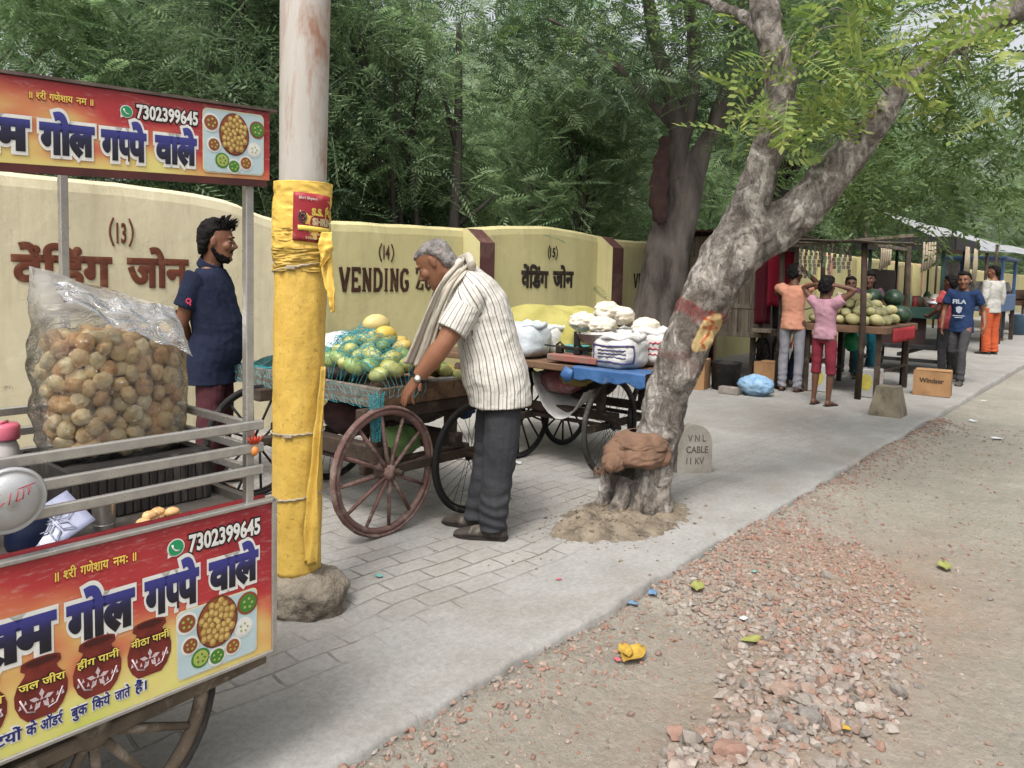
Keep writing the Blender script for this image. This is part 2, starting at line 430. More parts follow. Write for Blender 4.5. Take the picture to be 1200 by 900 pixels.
# ---- pavement
def pavement_mat():
    m, t, b, o = new_mat('pavers'); v = coords(t)
    d = _n(t, 'ShaderNodeTexNoise', i_Scale=1.6, i_Detail=3); t.links.new(v, d.inputs['Vector'])
    va = _n(t, 'ShaderNodeVectorMath', operation='MULTIPLY_ADD'); t.links.new(d.outputs['Color'], va.inputs[0]); va.inputs[1].default_value = (0.13, 0.13, 0); t.links.new(v, va.inputs[2])
    rt = _n(t, 'ShaderNodeMapping'); rt.inputs['Rotation'].default_value = (0, 0, 0.07); t.links.new(va.outputs[0], rt.inputs['Vector'])
    br = _n(t, 'ShaderNodeTexBrick', i_Scale=1.0, offset=0.5); br.inputs['Brick Width'].default_value = 0.215; br.inputs['Row Height'].default_value = 0.118
    br.inputs['Mortar Size'].default_value = 0.0055; br.inputs['Mortar Smooth'].default_value = 0.55; br.inputs['Bias'].default_value = 0
    br.inputs['Color1'].default_value = L(172, 167, 160); br.inputs['Color2'].default_value = L(150, 146, 140); br.inputs['Mortar'].default_value = L(108, 103, 96)
    t.links.new(rt.outputs[0], br.inputs['Vector'])
    xyz = _n(t, 'ShaderNodeSeparateXYZ'); t.links.new(v, xyz.inputs[0])
    # cement edging along the kerb, and cement wash further down the street
    def mr(sock, a, b_, lo=0.0, hi=1.0):
        q = _n(t, 'ShaderNodeMapRange'); q.inputs[1].default_value = a; q.inputs[2].default_value = b_; q.inputs[3].default_value = lo; q.inputs[4].default_value = hi
        t.links.new(sock, q.inputs[0]); return q.outputs[0]
    nlo = noise_n(t, v, 1.3, 5, 0.6)
    def math_(op, a, b_):
        q = _n(t, 'ShaderNodeMath', operation=op)
        for i, x in enumerate((a, b_)):
            if isinstance(x, (int, float)): q.inputs[i].default_value = x
            else: t.links.new(x, q.inputs[i])
        return q.outputs[0]
    wv = math_('ADD', xyz.outputs['Y'], math_('MULTIPLY', math_('SUBTRACT', nlo, 0.5), 0.35))
    e1 = mr(wv, 2.05, 2.22, 1, 0)
    sv = math_('ADD', xyz.outputs['X'], math_('MULTIPLY', math_('SUBTRACT', noise_n(t, v, 0.8, 6, 0.7), 0.5), 4.0))
    e2 = mr(sv, 3.2, 5.0, 0, 0.86)
    e3 = ramp(t, noise_n(t, v, 1.9, 7, 0.7, 0.3), [(0.34, (0.1, 0.1, 0.1, 1)), (0.58, (0.95, 0.95, 0.95, 1))])
    cov = math_('MAXIMUM', math_('MAXIMUM', e1, e2), e3)
    cf = ramp(t, noise_n(t, v, 2.4, 7, 0.65), BW)
    cem = mixc(t, cf, L(166, 165, 161), L(149, 147, 143))
    st = ramp(t, noise_n(t, v, 0.9, 9, 0.75, 0.8), [(0.46, (0, 0, 0, 1)), (0.64, (0.6, 0.6, 0.6, 1))])
    c = mixc(t, cov, br.outputs['Color'], cem); c = mixc(t, st, c, L(142, 135, 126))
    g = ramp(t, noise_n(t, v, 40, 8, 0.82), [(0.32, (0.74, 0.74, 0.74, 1)), (0.64, (1.08, 1.08, 1.08, 1))])
    c = mixc(t, 1.0, c, g, 'MULTIPLY'); t.links.new(c, b.inputs['Base Color'])
    b.inputs['Roughness'].default_value = 0.92; b.inputs['Specular IOR Level'].default_value = 0.12
    inv = math_('MULTIPLY', br.outputs['Fac'], math_('SUBTRACT', 1.0, math_('MULTIPLY', cov, 0.93)))
    p = bump(t, math_('SUBTRACT', 1.0, inv), b, 1.0, 0.012)
    bump(t, noise_n(t, v, 16, 9, 0.75), b, 0.5, 0.014, p)
    return m
ss = np.concatenate([np.arange(-4, 0.4, 0.4), np.arange(0.4, 8, 0.05), np.arange(8, 20, 0.25), np.arange(20, 90, 4)])
ww = np.concatenate([[CURB, CURB, CURB+0.015], np.arange(CURB+0.05, 3.4, 0.05), np.arange(3.4, 5.9, 0.25)])
V = []
for s_ in ss:
    for j, w_ in enumerate(ww):
        k = 0.035*fbm((s_, 0, 0), 1.6, 4, 2)+0.02*nz((s_, 0, 0), 9, 4)
        wj = w_+(k*max(0, 1-(w_-CURB)/0.2))
        z = 0.004*nz((s_, w_, 0), 1.1)+0.004*nz((s_, w_, 0), 4, 3)
        if j == 0: z = -0.13
        elif j == 1: z -= 0.012+0.01*abs(nz((s_, 0, 0), 12, 8))
        V.append((s_, wj, z))
nw = len(ww); idx = np.arange(len(ss)*nw).reshape(len(ss), nw)
Q = np.stack([idx[:-1, :-1], idx[1:, :-1], idx[1:, 1:], idx[:-1, 1:]], -1).reshape(-1, 4)
tag(link('pavement', fast_mesh('pavement', V, Q, pavement_mat(), True), rotz=ANG), 'grey paver pavement with cement edging', 'pavement', kind='structure')

# ---- rubble: chips of stone and brick nobody could count
def chunk(seed, sub=1):
    r_ = random.Random(seed); bm = bmesh.new(); bmesh.ops.create_icosphere(bm, subdivisions=sub, radius=1)
    pl = [(Vector((r_.gauss(0, 1), r_.gauss(0, 1), r_.gauss(0, 1))).normalized(), r_.uniform(0.45, 0.85)) for _ in range(9)]
    for v in bm.verts:
        d = v.co.normalized(); k = 1.0
        for n, q in pl:
            x = d.dot(n)
            if x > 0.05: k = min(k, q/x)
        v.co = d*k
    bm.verts.index_update(); V = np.array([v.co[:] for v in bm.verts]); F = np.array([[v.index for v in f.verts] for f in bm.faces]); bm.free()
    return V, F
CH = [chunk(i) for i in range(14)]
def rubble_mat(stops, name):
    m, t, b, o = new_mat(name); g = t.nodes.new('ShaderNodeNewGeometry')
    c = ramp(t, g.outputs['Random Per Island'], stops); v = coords(t)
    c = mixc(t, ramp(t, noise_n(t, v, 40, 5, 0.7), BW), c, mixc(t, 1.0, c, (0.72, 0.7, 0.68, 1), 'MULTIPLY'))
    up = _n(t, 'ShaderNodeSeparateXYZ'); t.links.new(g.outputs['Normal'], up.inputs[0])
    t.links.new(c, b.inputs['Base Color']); b.inputs['Roughness'].default_value = 0.95; b.inputs['Specular IOR Level'].default_value = 0.1
    bump(t, noise_n(t, v, 130, 5, 0.7), b, 0.4, 0.004); return m
RED = [(0.0, L(162, 122, 106)), (0.3, L(146, 130, 118)), (0.55, L(170, 152, 140)), (0.8, L(152, 112, 97)), (1.0, L(136, 126, 117))]
GREY = [(0.0, L(140, 133, 127)), (0.3, L(158, 144, 134)), (0.5, L(150, 122, 108)), (0.7, L(172, 163, 154)), (1.0, L(124, 118, 112))]
def rubble(name, pts, mat, label):
    VV, FF, o = [], [], 0
    for s_, w_, r_ in pts:
        v, f = CH[rnd.randrange(14)]
        q = Matrix.Rotation(rnd.uniform(0, 2*PI), 3, 'Z')@Matrix.Rotation(rnd.uniform(-0.6, 0.6), 3, 'X')
        v = (v*np.array([1, rnd.uniform(0.6, 1), rnd.uniform(0.4, 0.75)])*r_)@np.array(q).T
        p = W(s_, w_, gz(s_, w_)+r_*(0.16 if r_ > .014 else .05)); VV.append(v+np.array(p)); FF.append(f+o); o += len(v)
    tag(link(name, fast_mesh(name, np.concatenate(VV), np.concatenate(FF), mat)), label, 'rubble', kind='stuff')
def gz(s_, w_):
    h = heapness(s_, w_); z = -0.07+0.022*nz((s_, w_, 0), 0.9, 3)+0.016*nz((s_, w_, 0), 2.6, 5)+0.012*nz((s_, w_, 1), 7, 1)+0.05*h
    e = max(0, 1-(CURB-w_)/0.3) if w_ < CURB else 0
    z += e*(0.05+0.025*nz((s_, 0, 0), 2.2, 9)); return min(z, 0.0 if h > 0 else -0.012)
hp = []; rp = []
for _ in range(40000):
    s_, w_ = rnd.uniform(1.0, 5.5), rnd.uniform(-0.8, 1.7)
    h = heapness(s_, w_)
    if h <= 0 or rnd.random() > 0.35+0.65*h: continue
    red_zone = math.exp(-((s_-3.9)/0.9)**2)
    r_ = abs(rnd.gauss(0, 1))
    if rnd.random() < red_zone: rp.append((s_, w_, 0.006+0.0065*r_))
    else: hp.append((s_, w_, 0.009+0.0125*r_*(1.25 if s_ < 2.7 else .8)))
for _ in range(5200):
    s_ = rnd.uniform(0.8, 9); d = abs(rnd.gauss(0, 0.2)); w_ = CURB-0.0-d
    (rp if rnd.random() < 0.6 else hp).append((s_, w_, 0.004+0.008*abs(rnd.gauss(0, 1))*(1-0.4*min(1, d/0.3))))
for _ in range(9000):
    s_, w_ = rnd.uniform(0.9, 9), rnd.uniform(-2.2, 1.6)
    if nz((s_, w_, 0), 1.3, 8) < 0.05+0.25*rnd.random() and w_ < 0.4: continue
    (rp if rnd.random() < (0.5 if w_ > .3 else .12) else hp).append((s_, w_, 0.003+0.0065*abs(rnd.gauss(0, 1))))
rubble('gravel', hp, rubble_mat(GREY, 'stone_chips'), 'loose grey and pink stone chips spilled over the dirt beside the kerb')
rubble('brick_rubble', rp, rubble_mat(RED, 'brick_chips'), 'fine reddish brick chips spread along the kerb')
# larger pieces one can tell apart
rock_m = [M('rock_grey', L(140, 134, 128), L(112, 106, 100), 9, 0.95, 0.5, 60), M('rock_pink', L(158, 128, 114), L(134, 104, 92), 9, 0.95, 0.5, 60), M('rock_pale', L(176, 168, 158), L(146, 138, 130), 9, 0.95, 0.5, 60)]
ROCKS = [(855, 890, 0.062, 1, 'largest reddish brick chunk at the near edge of the gravel'), (950, 858, 0.05, 0, 'flat grey slab of stone right of the largest brick chunk'),
         (888, 848, 0.042, 2, 'pale angular stone in the middle of the near gravel'), (925, 872, 0.04, 0, 'bluish grey stone between the slab and the brick chunk'),
         (1052, 808, 0.045, 0, 'grey stone alone at the right rim of the gravel heap'), (982, 800, 0.042, 1, 'pink half brick half way up the gravel heap'),
         (608, 785, 0.034, 0, 'grey stone on bare dirt close to the kerb, below the yellow leaf'), (790, 858, 0.04, 1, 'squarish pink stone at the left tip of the gravel'),
         (1010, 838, 0.038, 2, 'pale stone just below the pink half brick'), (1160, 700, 0.02, 0, 'small dark stone lying on the open sand far right'), (1080, 884, 0.016, 0, 'tiny dark chip on the sand at the bottom right')]
for i, (px, py, r_, k, lb) in enumerate(ROCKS):
    v, f = chunk(90+i, 2); p = G(px, py, -0.05); s_, w_ = sw_of(p); p = W(s_, w_, gz(s_, w_)+r_*0.25)
    v = v*np.array([1.1, 0.8, 0.55])*r_; a = rnd.uniform(0, 6)
    v = v@np.array(Matrix.Rotation(a, 3, 'Z')).T
    tag(link('rock', fast_mesh('rock', v, f, rock_m[k]), loc=p), lb, 'rock', 'larger stones in the rubble')

# ---- boundary wall
WF = 5.71
TOP = [(-8, 1.93), (1.7, 1.945), (2.5, 1.94), (3.1, 1.92), (3.35, 1.89), (3.55, 1.82), (3.72, 1.77), (4.4, 1.805), (5.25, 1.825), (6.16, 1.85), (6.6, 1.9), (7.48, 1.955), (8.3, 1.93), (9.03, 1.87), (9.7, 1.88), (12, 1.95), (16, 2.04), (22, 2.0), (60, 2.0)]
def wall_top(s_): return float(np.interp(s_, [a for a, b in TOP], [b for a, b in TOP]))+0.012*fbm((s_, 0, 0), 1.7, 3, 5)
def wall_mat(name, c1, c2, st):
    m, t, b, o = new_mat(name); v = coords(t)
    c = mixc(t, ramp(t, noise_n(t, v, 0.9, 7, .65), BW), c1, c2)
    dr = ramp(t, noise_n(t, coords(t, 'Object', (1, 1, .13)), 3.4, 9, .72, .3), [(.46, (0, 0, 0, 1)), (.66, (.55, .55, .55, 1))]); c = mixc(t, dr, c, st)
    pt = ramp(t, noise_n(t, v, 1.7, 9, .75, .8), [(.54, (0, 0, 0, 1)), (.62, (.5, .5, .5, 1))]); c = mixc(t, pt, c, mixc(t, 1.0, c, (1.16, 1.16, 1.2, 1), 'MULTIPLY'))
    ch = ramp(t, noise_n(t, v, 5.5, 10, .8, .5), [(.635, (0, 0, 0, 1)), (.65, (1, 1, 1, 1))]); c = mixc(t, ch, c, L(176, 166, 146))
    vo = _n(t, 'ShaderNodeTexVoronoi', i_Scale=1.1, feature='DISTANCE_TO_EDGE'); ds = _n(t, 'ShaderNodeVectorMath', operation='ADD'); nn = _n(t, 'ShaderNodeTexNoise', i_Scale=2.0, i_Detail=6); t.links.new(v, nn.inputs['Vector']); t.links.new(nn.outputs['Color'], ds.inputs[0]); t.links.new(v, ds.inputs[1]); t.links.new(ds.outputs[0], vo.inputs['Vector'])
    ck = ramp(t, vo.outputs['Distance'], [(0, (.22, .22, .22, 1)), (.004, (0, 0, 0, 1))]); c = mixc(t, ck, c, L(120, 108, 84))
    t.links.new(c, b.inputs['Base Color']); b.inputs['Roughness'].default_value = .92; b.inputs['Specular IOR Level'].default_value = .12
    p = bump(t, noise_n(t, v, 9, 9, .7), b, .4, .012); bump(t, ch, b, .4, .004, p); return m
wall_cream = wall_mat('wall_cream_paint', L(224, 214, 182), L(210, 199, 166), L(176, 166, 138)); wall_yellow = wall_mat('wall_yellow_paint', L(202, 193, 144), L(188, 179, 132), L(162, 154, 118))
pil_m = M('maroon_paint', L(92, 58, 56), L(78, 48, 47), 3, 0.85, 0.25, 18, stain=L(112, 84, 76), stscale=3, stamt=0.5)
pil_pink = M('pink_paint', L(205, 150, 132), L(188, 132, 116), 3, 0.85, 0.2, 18)
mb = MB(); sa = np.concatenate([np.arange(-8, 12, 0.12), np.arange(12, 60, 1.0)])
prof = lambda zt: [(WF, -0.2), (WF, 0.35), (WF, zt-0.10), (WF+0.012, zt-0.035), (WF+0.05, zt-0.006), (WF+0.12, zt), (WF+0.2, zt-0.03), (WF+0.22, zt-0.1), (WF+0.22, -0.2)]
rows = [[Vector((s_, w_+0.004*nz((s_, z_, 0), 2), z_)) if i > 1 else Vector((s_, w_, z_)) for i, (w_, z_) in enumerate(prof(wall_top(s_)))] for s_ in sa]
V = [p for r_ in rows for p in r_]; k = 9
for i in range(len(sa)-1):
    F = [(i*k+j, (i+1)*k+j, (i+1)*k+j+1, i*k+j+1) for j in range(k-1)]
    o = len(mb.v)
    for f in F: mb.f.append(f); mb.mi.append(0 if sa[i] < 3.66 else 1); mb.sm.append(False)
mb.v = [tuple(p) for p in V]
wall = mb.build('boundary_wall', [wall_cream, wall_yellow], rotz=ANG)
tag(wall, 'long cream and yellow painted boundary wall lettered with vending zone numbers', 'wall')
def pilaster(s0, s1, mat):
    mb = MB(); zt = wall_top((s0+s1)/2)
    zf = zt-0.16; wf = WF-0.24
    pr = [(wf, -0.1), (wf, zf), (WF-0.05, zt-0.012), (WF+0.05, zt-0.012), (WF+0.05, -0.1)]
    mb.add([(s0, a, b) for a, b in pr]+[(s1, a, b) for a, b in pr], [(0, 5, 6, 1), (1, 6, 7, 2), (2, 7, 8, 3)], False, 0)
    mb.add([(s0, a, b) for a, b in pr]+[(s1, a, b) for a, b in pr], [(0, 1, 2, 3, 4), (9, 8, 7, 6, 5)], False, 1)
    return mb.build('pilaster', [mat, wall_yellow], wall)
for s0, s1 in ((-2.4, -2.14), (0.55, 0.8), (6.03, 6.27), (8.62, 8.89)): pilaster(s0, s1, pil_m)
for s0 in (11.6, 14.5, 17.4, 20.3, 23.2, 26.1): pilaster(s0, s0+0.26, pil_pink)
paint_brown = M('brown_letter_paint', L(112, 62, 44), L(98, 52, 38), 8, 0.85, stain=L(140, 96, 70), stscale=9, stamt=0.42)
paint_dark = M('dark_letter_paint', L(70, 42, 30), L(56, 34, 26), 8, 0.85, stain=L(110, 84, 58), stscale=9, stamt=0.4)
paint_black = M('black_letter_paint', L(48, 38, 32), L(38, 32, 28), 8, 0.85, stain=L(96, 84, 60), stscale=9, stamt=0.4)
WU, WN = (1, 0, 0), (0, -1, 0); UZ = (0, 0, 1)
def wtext(s, s0, s1, z0, h, bold, mat, shear=0.0):
    mb = MB(); add_text(mb, s, (s0, WF-0.006, z0), WU, UZ, WN, s1-s0, h, bold, 0.002, shear)
    return mb.build('lettering', mat, wall)
def parens(s0, s1, z0, z1, mat):
    mb = MB(); b = (s1-s0)*0.16
    for sg, x in ((1, s0), (-1, s1)):
        mb.tube([(x+sg*b*(1-math.sin(PI*t/8)), WF-0.006, z0+(z1-z0)*t/8) for t in range(9)], (0.004, 0.0075), 6, ref=(0, 1, 0))
    return mb.build('lettering', mat, wall)
wtext('13', 2.43, 2.50, 1.515, 0.135, 0.03, paint_brown); parens(2.385, 2.545, 1.49, 1.69, paint_brown)
wtext('वेंिडंग', 1.765, 2.40, 1.205, 0.197, 0.045, paint_brown); wtext('जोन', 2.50, 2.965, 1.205, 0.197, 0.045, paint_brown)
wtext('रेन', 2.76, 2.89, 0.955, 0.07, 0.03, paint_brown)
wtext('14', 4.91, 4.99, 1.475, 0.125, 0.03, paint_dark); parens(4.86, 5.04, 1.45, 1.62, paint_dark)
# block letters with slab serifs: strokes on a 1 x 1 cell
GL = {'V': [[(0.08, 1), (0.5, 0)], [(0.92, 1), (0.5, 0)], '0-0.26', '0.72-1'], 'E': [[(0.2, 0), (0.2, 1)], [(0.05, 0.93), (0.9, 0.93)], [(0.05, 0.07), (0.9, 0.07)], [(0.2, 0.5), (0.7, 0.5)], [(0.87, 1), (0.87, 0.75)], [(0.87, 0), (0.87, 0.25)]],
      'N': [[(0.2, 0), (0.2, 1)], [(0.82, 0), (0.82, 1)], [(0.18, 1), (0.82, 0)], '0-0.3', '0.68-1', '_0-0.4'], 'D': [[(0.2, 0), (0.2, 1)], [(0.05, 0.93), (0.6, 0.93), (0.85, 0.75), (0.88, 0.5), (0.85, 0.25), (0.6, 0.07), (0.05, 0.07)]],
      'I': [[(0.5, 0), (0.5, 1)], '0.2-0.8', '_0.2-0.8'], 'G': [[(0.9, 0.78), (0.75, 0.93), (0.45, 0.95), (0.2, 0.8), (0.14, 0.5), (0.2, 0.2), (0.45, 0.05), (0.75, 0.08), (0.86, 0.22), (0.86, 0.42)], [(0.55, 0.42), (0.98, 0.42)]],
      'Z': [[(0.1, 0.93), (0.85, 0.93), (0.15, 0.07), (0.9, 0.07)], [(0.13, 1), (0.13, 0.72)], [(0.87, 0), (0.87, 0.28)]], 'O': [[(0.5, 0.95), (0.22, 0.84), (0.14, 0.5), (0.22, 0.16), (0.5, 0.05), (0.78, 0.16), (0.86, 0.5), (0.78, 0.84), (0.5, 0.95)]]}
def slab(word, s0, s1, z0, h, mat):
    n = sum(0.62 if c == 'I' else (0.45 if c == ' ' else 1) for c in word); cw = (s1-s0)/n; x = s0; mb = MB()
    for c in word:
        k = 0.62 if c == 'I' else (0.45 if c == ' ' else 1)
        for st in GL.get(c, []):
            if isinstance(st, str):
                lo = st.startswith('_'); a, b = st.lstrip('_').split('-'); zz = 0.045 if lo else 0.955
                st = [(float(a), zz), (float(b), zz)]; t_ = 0.055
            else: t_ = 0.125
            pts = [(x+cw*k*(0.06+0.88*a), WF-0.006, z0+h*b) for a, b in st]
            mb.tube(pts, (0.002, max(0.006, (t_*0.95)*cw if abs(st[0][0]-st[-1][0]) < 0.2 and len(st) == 2 else t_*0.72*h)), 4, ref=(0, 1, 0), smooth=False)
        x += cw*k
    return mb.build('lettering', mat, wall)
slab('VENDING', 4.385, 5.25, 1.16, 0.225, paint_dark); slab('ZONE', 5.33, 5.83, 1.175, 0.225, paint_dark)
wtext('15', 7.57, 7.68, 1.58, 0.11, 0.03, paint_black); parens(7.53, 7.72, 1.55, 1.715, paint_black)
wtext('वेंिडंग', 7.02, 7.55, 1.21, 0.185, 0.05, paint_black); wtext('जोन', 7.64, 8.085, 1.215, 0.185, 0.05, paint_black)
slab('VENDING', 9.56, 10.4, 1.2, 0.21, paint_black); slab('ZONE', 10.48, 11.0, 1.2, 0.21, paint_black)
wtext('वेंिडंग', 12.6, 13.3, 1.2, 0.2, 0.04, paint_black); wtext('जोन', 13.4, 13.9, 1.2, 0.2, 0.04, paint_black)
# ================================================================== TREES
def leaf_mat(name, c1, c2, c3, trans=0.35, scale=0.7):
    m, t, b, o = new_mat(name); g = t.nodes.new('ShaderNodeNewGeometry'); v = coords(t)
    c = ramp(t, g.outputs['Random Per Island'], [(0, c1), (0.55, c2), (1, c3)])
    c = mixc(t, ramp(t, noise_n(t, v, scale, 3), BW), c, mixc(t, 1.0, c, (0.72, 0.82, 0.75, 1), 'MULTIPLY'))
    t.links.new(c, b.inputs['Base Color']); b.inputs['Roughness'].default_value = 0.6; b.inputs['Specular IOR Level'].default_value = 0.25
    tr = _n(t, 'ShaderNodeBsdfTranslucent'); hv = _n(t, 'ShaderNodeHueSaturation', i_Value=1.5, i_Saturation=1.1); t.links.new(c, hv.inputs['Color']); t.links.new(hv.outputs[0], tr.inputs['Color'])
    mx = _n(t, 'ShaderNodeMixShader'); mx.inputs[0].default_value = trans
    t.links.new(b.outputs[0], mx.inputs[1]); t.links.new(tr.outputs[0], mx.inputs[2]); t.links.new(mx.outputs[0], o.inputs['Surface'])
    return m
lf_mid = leaf_mat('leaf_mid_green', L(112, 136, 98), L(138, 158, 118), L(170, 186, 142), 0.46)
lf_dark = leaf_mat('leaf_dark_green', L(84, 104, 78), L(106, 124, 94), L(132, 148, 112), 0.36)  # darker leaf green, shade of the deep foliage gaps put into the colour
lf_pale = leaf_mat('leaf_pale_green', L(158, 176, 148), L(178, 194, 166), L(200, 210, 182), 0.42)
lf_bright = leaf_mat('leaf_bright_green', L(112, 132, 74), L(136, 152, 88), L(174, 178, 108), 0.42)
bark_dark = M('dark_bark', L(84, 78, 74), L(58, 53, 50), 5, 0.95, 0.6, 18, 0.03, stretch=(1, 1, 0.35))
bark_grey = M('grey_bark', L(120, 112, 104), L(90, 83, 77), 6, 0.95, 0.6, 20, 0.02, stretch=(1, 1, 0.4))

def leaf_quad(a, d, n, w):
    """pointed leaflet as one quad from a along d, in the plane with normal n"""
    a, d, n = np.array(a), np.array(d), np.array(n); s = np.cross(n, d); s = s/np.linalg.norm(s)*w/2
    return [a, a+d*0.45+s, a+d, a+d*0.55-s]
def spray(length, pairs, ll, lw, ang=62, droop=0.25):
    Qs = []; z = np.array([0, 0, 1.0])
    for i in range(pairs):
        u = (i+0.6)/pairs; p = np.array([length*u, 0, -droop*length*u*u]); l = ll*(0.75+0.5*math.sin(PI*min(1, u*1.05)))
        for sg in (-1, 1):
            a = math.radians(ang-18*u)*sg; d = np.array([math.cos(a), math.sin(a), -0.18])*l
            Qs.append(leaf_quad(p, d, [0.1*sg, 0.25*sg, 1], lw))
    Qs.append(leaf_quad([length*0.98, 0, -droop*length], np.array([1, 0, -0.3])*ll, [0, 0, 1], lw))
    Qs.append([np.array([0, 0.0025, 0]), np.array([0, -0.0025, 0]), np.array([length, -0.0012, -droop*length]), np.array([length, 0.0012, -droop*length])])
    return np.array(Qs)                                    # (k, 4, 3)
SP_FEATHER = spray(0.30, 8, 0.085, 0.022); SP_LOOSE = spray(0.34, 7, 0.075, 0.03, 55, 0.5); SP_HANG = spray(0.32, 8, 0.07, 0.019, 55, 0.8)
def rots(n, tilt, r_):
    a = r_.uniform(0, 2*PI, n); p = r_.normal(0, tilt, n); q = r_.normal(0, tilt, n)
    ca, sa, cp, sp, cq, sq = np.cos(a), np.sin(a), np.cos(p), np.sin(p), np.cos(q), np.sin(q)
    Rz = np.zeros((n, 3, 3)); Rz[:, 0, 0] = ca; Rz[:, 0, 1] = -sa; Rz[:, 1, 0] = sa; Rz[:, 1, 1] = ca; Rz[:, 2, 2] = 1
    Ry = np.zeros((n, 3, 3)); Ry[:, 0, 0] = cp; Ry[:, 0, 2] = sp; Ry[:, 1, 1] = 1; Ry[:, 2, 0] = -sp; Ry[:, 2, 2] = cp
    Rx = np.zeros((n, 3, 3)); Rx[:, 0, 0] = 1; Rx[:, 1, 1] = cq; Rx[:, 1, 2] = -sq; Rx[:, 2, 1] = sq; Rx[:, 2, 2] = cq
    return Rz@Ry@Rx
def scatter(temp, pos, tilt, seed, smin=0.75, smax=1.3):
    r_ = np.random.RandomState(seed); n = len(pos); R = rots(n, tilt, r_); k = r_.uniform(smin, smax, n)
    V = np.einsum('nij,qvj->nqvi', R*k[:, None, None], temp)+np.asarray(pos)[:, None, None, :]
    return V.reshape(-1, 3)
def leaves_mesh(name, V, mat): return fast_mesh(name, V, np.arange(len(V)).reshape(-1, 4), mat)
def clumps(n, rx, ry, z0, z1, seed, per, sig, bottom=0.25):
    """clump centres in the crown, more of them towards its outside; leaf positions round each"""
    r_ = np.random.RandomState(seed); cs = []
    while len(cs) < n:
        p = r_.uniform(-1, 1, 3); d = np.linalg.norm(p)
        if d < 1 and r_.rand() < 0.25+0.75*d**1.5: cs.append(p*np.array([rx, ry, (z1-z0)/2])+np.array([0, 0, (z0+z1)/2]))
    cs = np.array(cs); pos = []
    for c in cs:
        m_ = int(per*r_.uniform(0.5, 1.5)); g = r_.normal(0, 1, (m_, 3))*np.array([sig, sig, sig*0.5])*r_.uniform(0.7, 1.35)
        g[:, 2] -= 0.25*(g[:, 0]**2+g[:, 1]**2)/sig
        q_ = c+g; pos.append(q_[np.hypot(q_[:, 0], q_[:, 1]) < max(rx, ry)*1.08])
    return cs, np.concatenate(pos)
def limbs(mb, base_top, cs, r0, seed, k=10):
    r_ = random.Random(seed); cs = list(cs); r_.shuffle(cs)
    for c in cs[:k]:
        c = Vector(c); b = Vector(base_top)+Vector((0, 0, r_.uniform(-0.6, 0.5)))
        mid = b.lerp(c, 0.5)+Vector((r_.uniform(-0.3, 0.3), r_.uniform(-0.3, 0.3), r_.uniform(-0.1, 0.35)))
        pts = crom([b, mid, c], 5); rr = r0*r_.uniform(0.3, 0.6)
        mb.tube(pts, [rr*(1-0.85*i/(len(pts)-1)) for i in range(len(pts))], 6, mi=0)
        for q in range(3):
            i = r_.randrange(4, len(pts)-1); p = Vector(pts[i]); e = p+Vector((r_.gauss(0, 0.5), r_.gauss(0, 0.5), r_.gauss(0.1, 0.35)))
            mb.tube([p, p.lerp(e, 0.5)+Vector((0, 0, 0.08)), e], [rr*0.3, rr*0.2, rr*0.06], 5)
def trunk_mb(pts, rads, n=12, seed=1):
    P = crom(pts, 4); Rr = np.interp(np.linspace(0, 1, len(P)), np.linspace(0, 1, len(rads)), rads)
    mb = MB(); mb.tube(P, list(Rr), n)
    mb.v = [tuple(Vector(v)+Vector((nz(v, 3, seed), nz(v, 3, seed+5), 0))*0.1*rads[0]) for v in mb.v]; return mb
# six sorts of crown, each shared by several trees
KINDS = []
for i, (mat, sp, n, per, rx, ry, z0, z1, tz, sig) in enumerate([
        (lf_mid, SP_FEATHER, 55, 62, 2.3, 1.9, 1.3, 6.4, 2.2, 0.42), (lf_dark, SP_HANG, 56, 88, 2.2, 1.8, 1.6, 6.6, 2.6, 0.45),
        (lf_pale, SP_FEATHER, 60, 60, 3.0, 2.4, 1.8, 8.5, 3.0, 0.55), (lf_mid, SP_LOOSE, 50, 62, 2.0, 1.8, 0.9, 5.4, 1.8, 0.40),
        (lf_dark, SP_FEATHER, 60, 70, 2.8, 2.2, 1.5, 8.0, 2.4, 0.50), (lf_pale, SP_LOOSE, 55, 60, 2.6, 2.1, 1.2, 7.0, 2.4, 0.5)]):
    cs, pos = clumps(n, rx, ry, z0, z1, 40+i, per, sig)
    crown = leaves_mesh('crown', scatter(sp, pos, 0.5, 60+i, 0.8, 1.4), mat)
    mb = MB(); r_ = random.Random(i)
    for q in range((1, 2, 1, 4, 2, 3)[i]):
        a = r_.uniform(0, 6.3); b0 = Vector((0.12*math.cos(a)*q, 0.12*math.sin(a)*q, -0.1)); top = Vector((0.5*math.cos(a)*(q > 0), 0.5*math.sin(a)*(q > 0), tz))
        rr = 0.13 if q == 0 else 0.07
        mb.tube(crom([b0, b0.lerp(top, 0.5)+Vector((r_.uniform(-0.15, 0.15), r_.uniform(-0.15, 0.15), 0)), top], 4), list(np.linspace(rr, rr*0.55, 9)), 8)
        limbs(mb, top, cs, rr, i*10+q, 9 if q == 0 else 4)
    KINDS.append((mb.mesh('trunk', bark_dark if i in (1, 4, 3) else bark_grey), crown))
def tree(kind, s, w, k, rot, label, z=-0.1, grp='trees behind the boundary wall'):
    t = street_thing('tree', label, 'tree', s, w, z, grp, rot); t.scale = (k, k, k)
    link('trunk', KINDS[kind][0], t); link('crown', KINDS[kind][1], t); return t
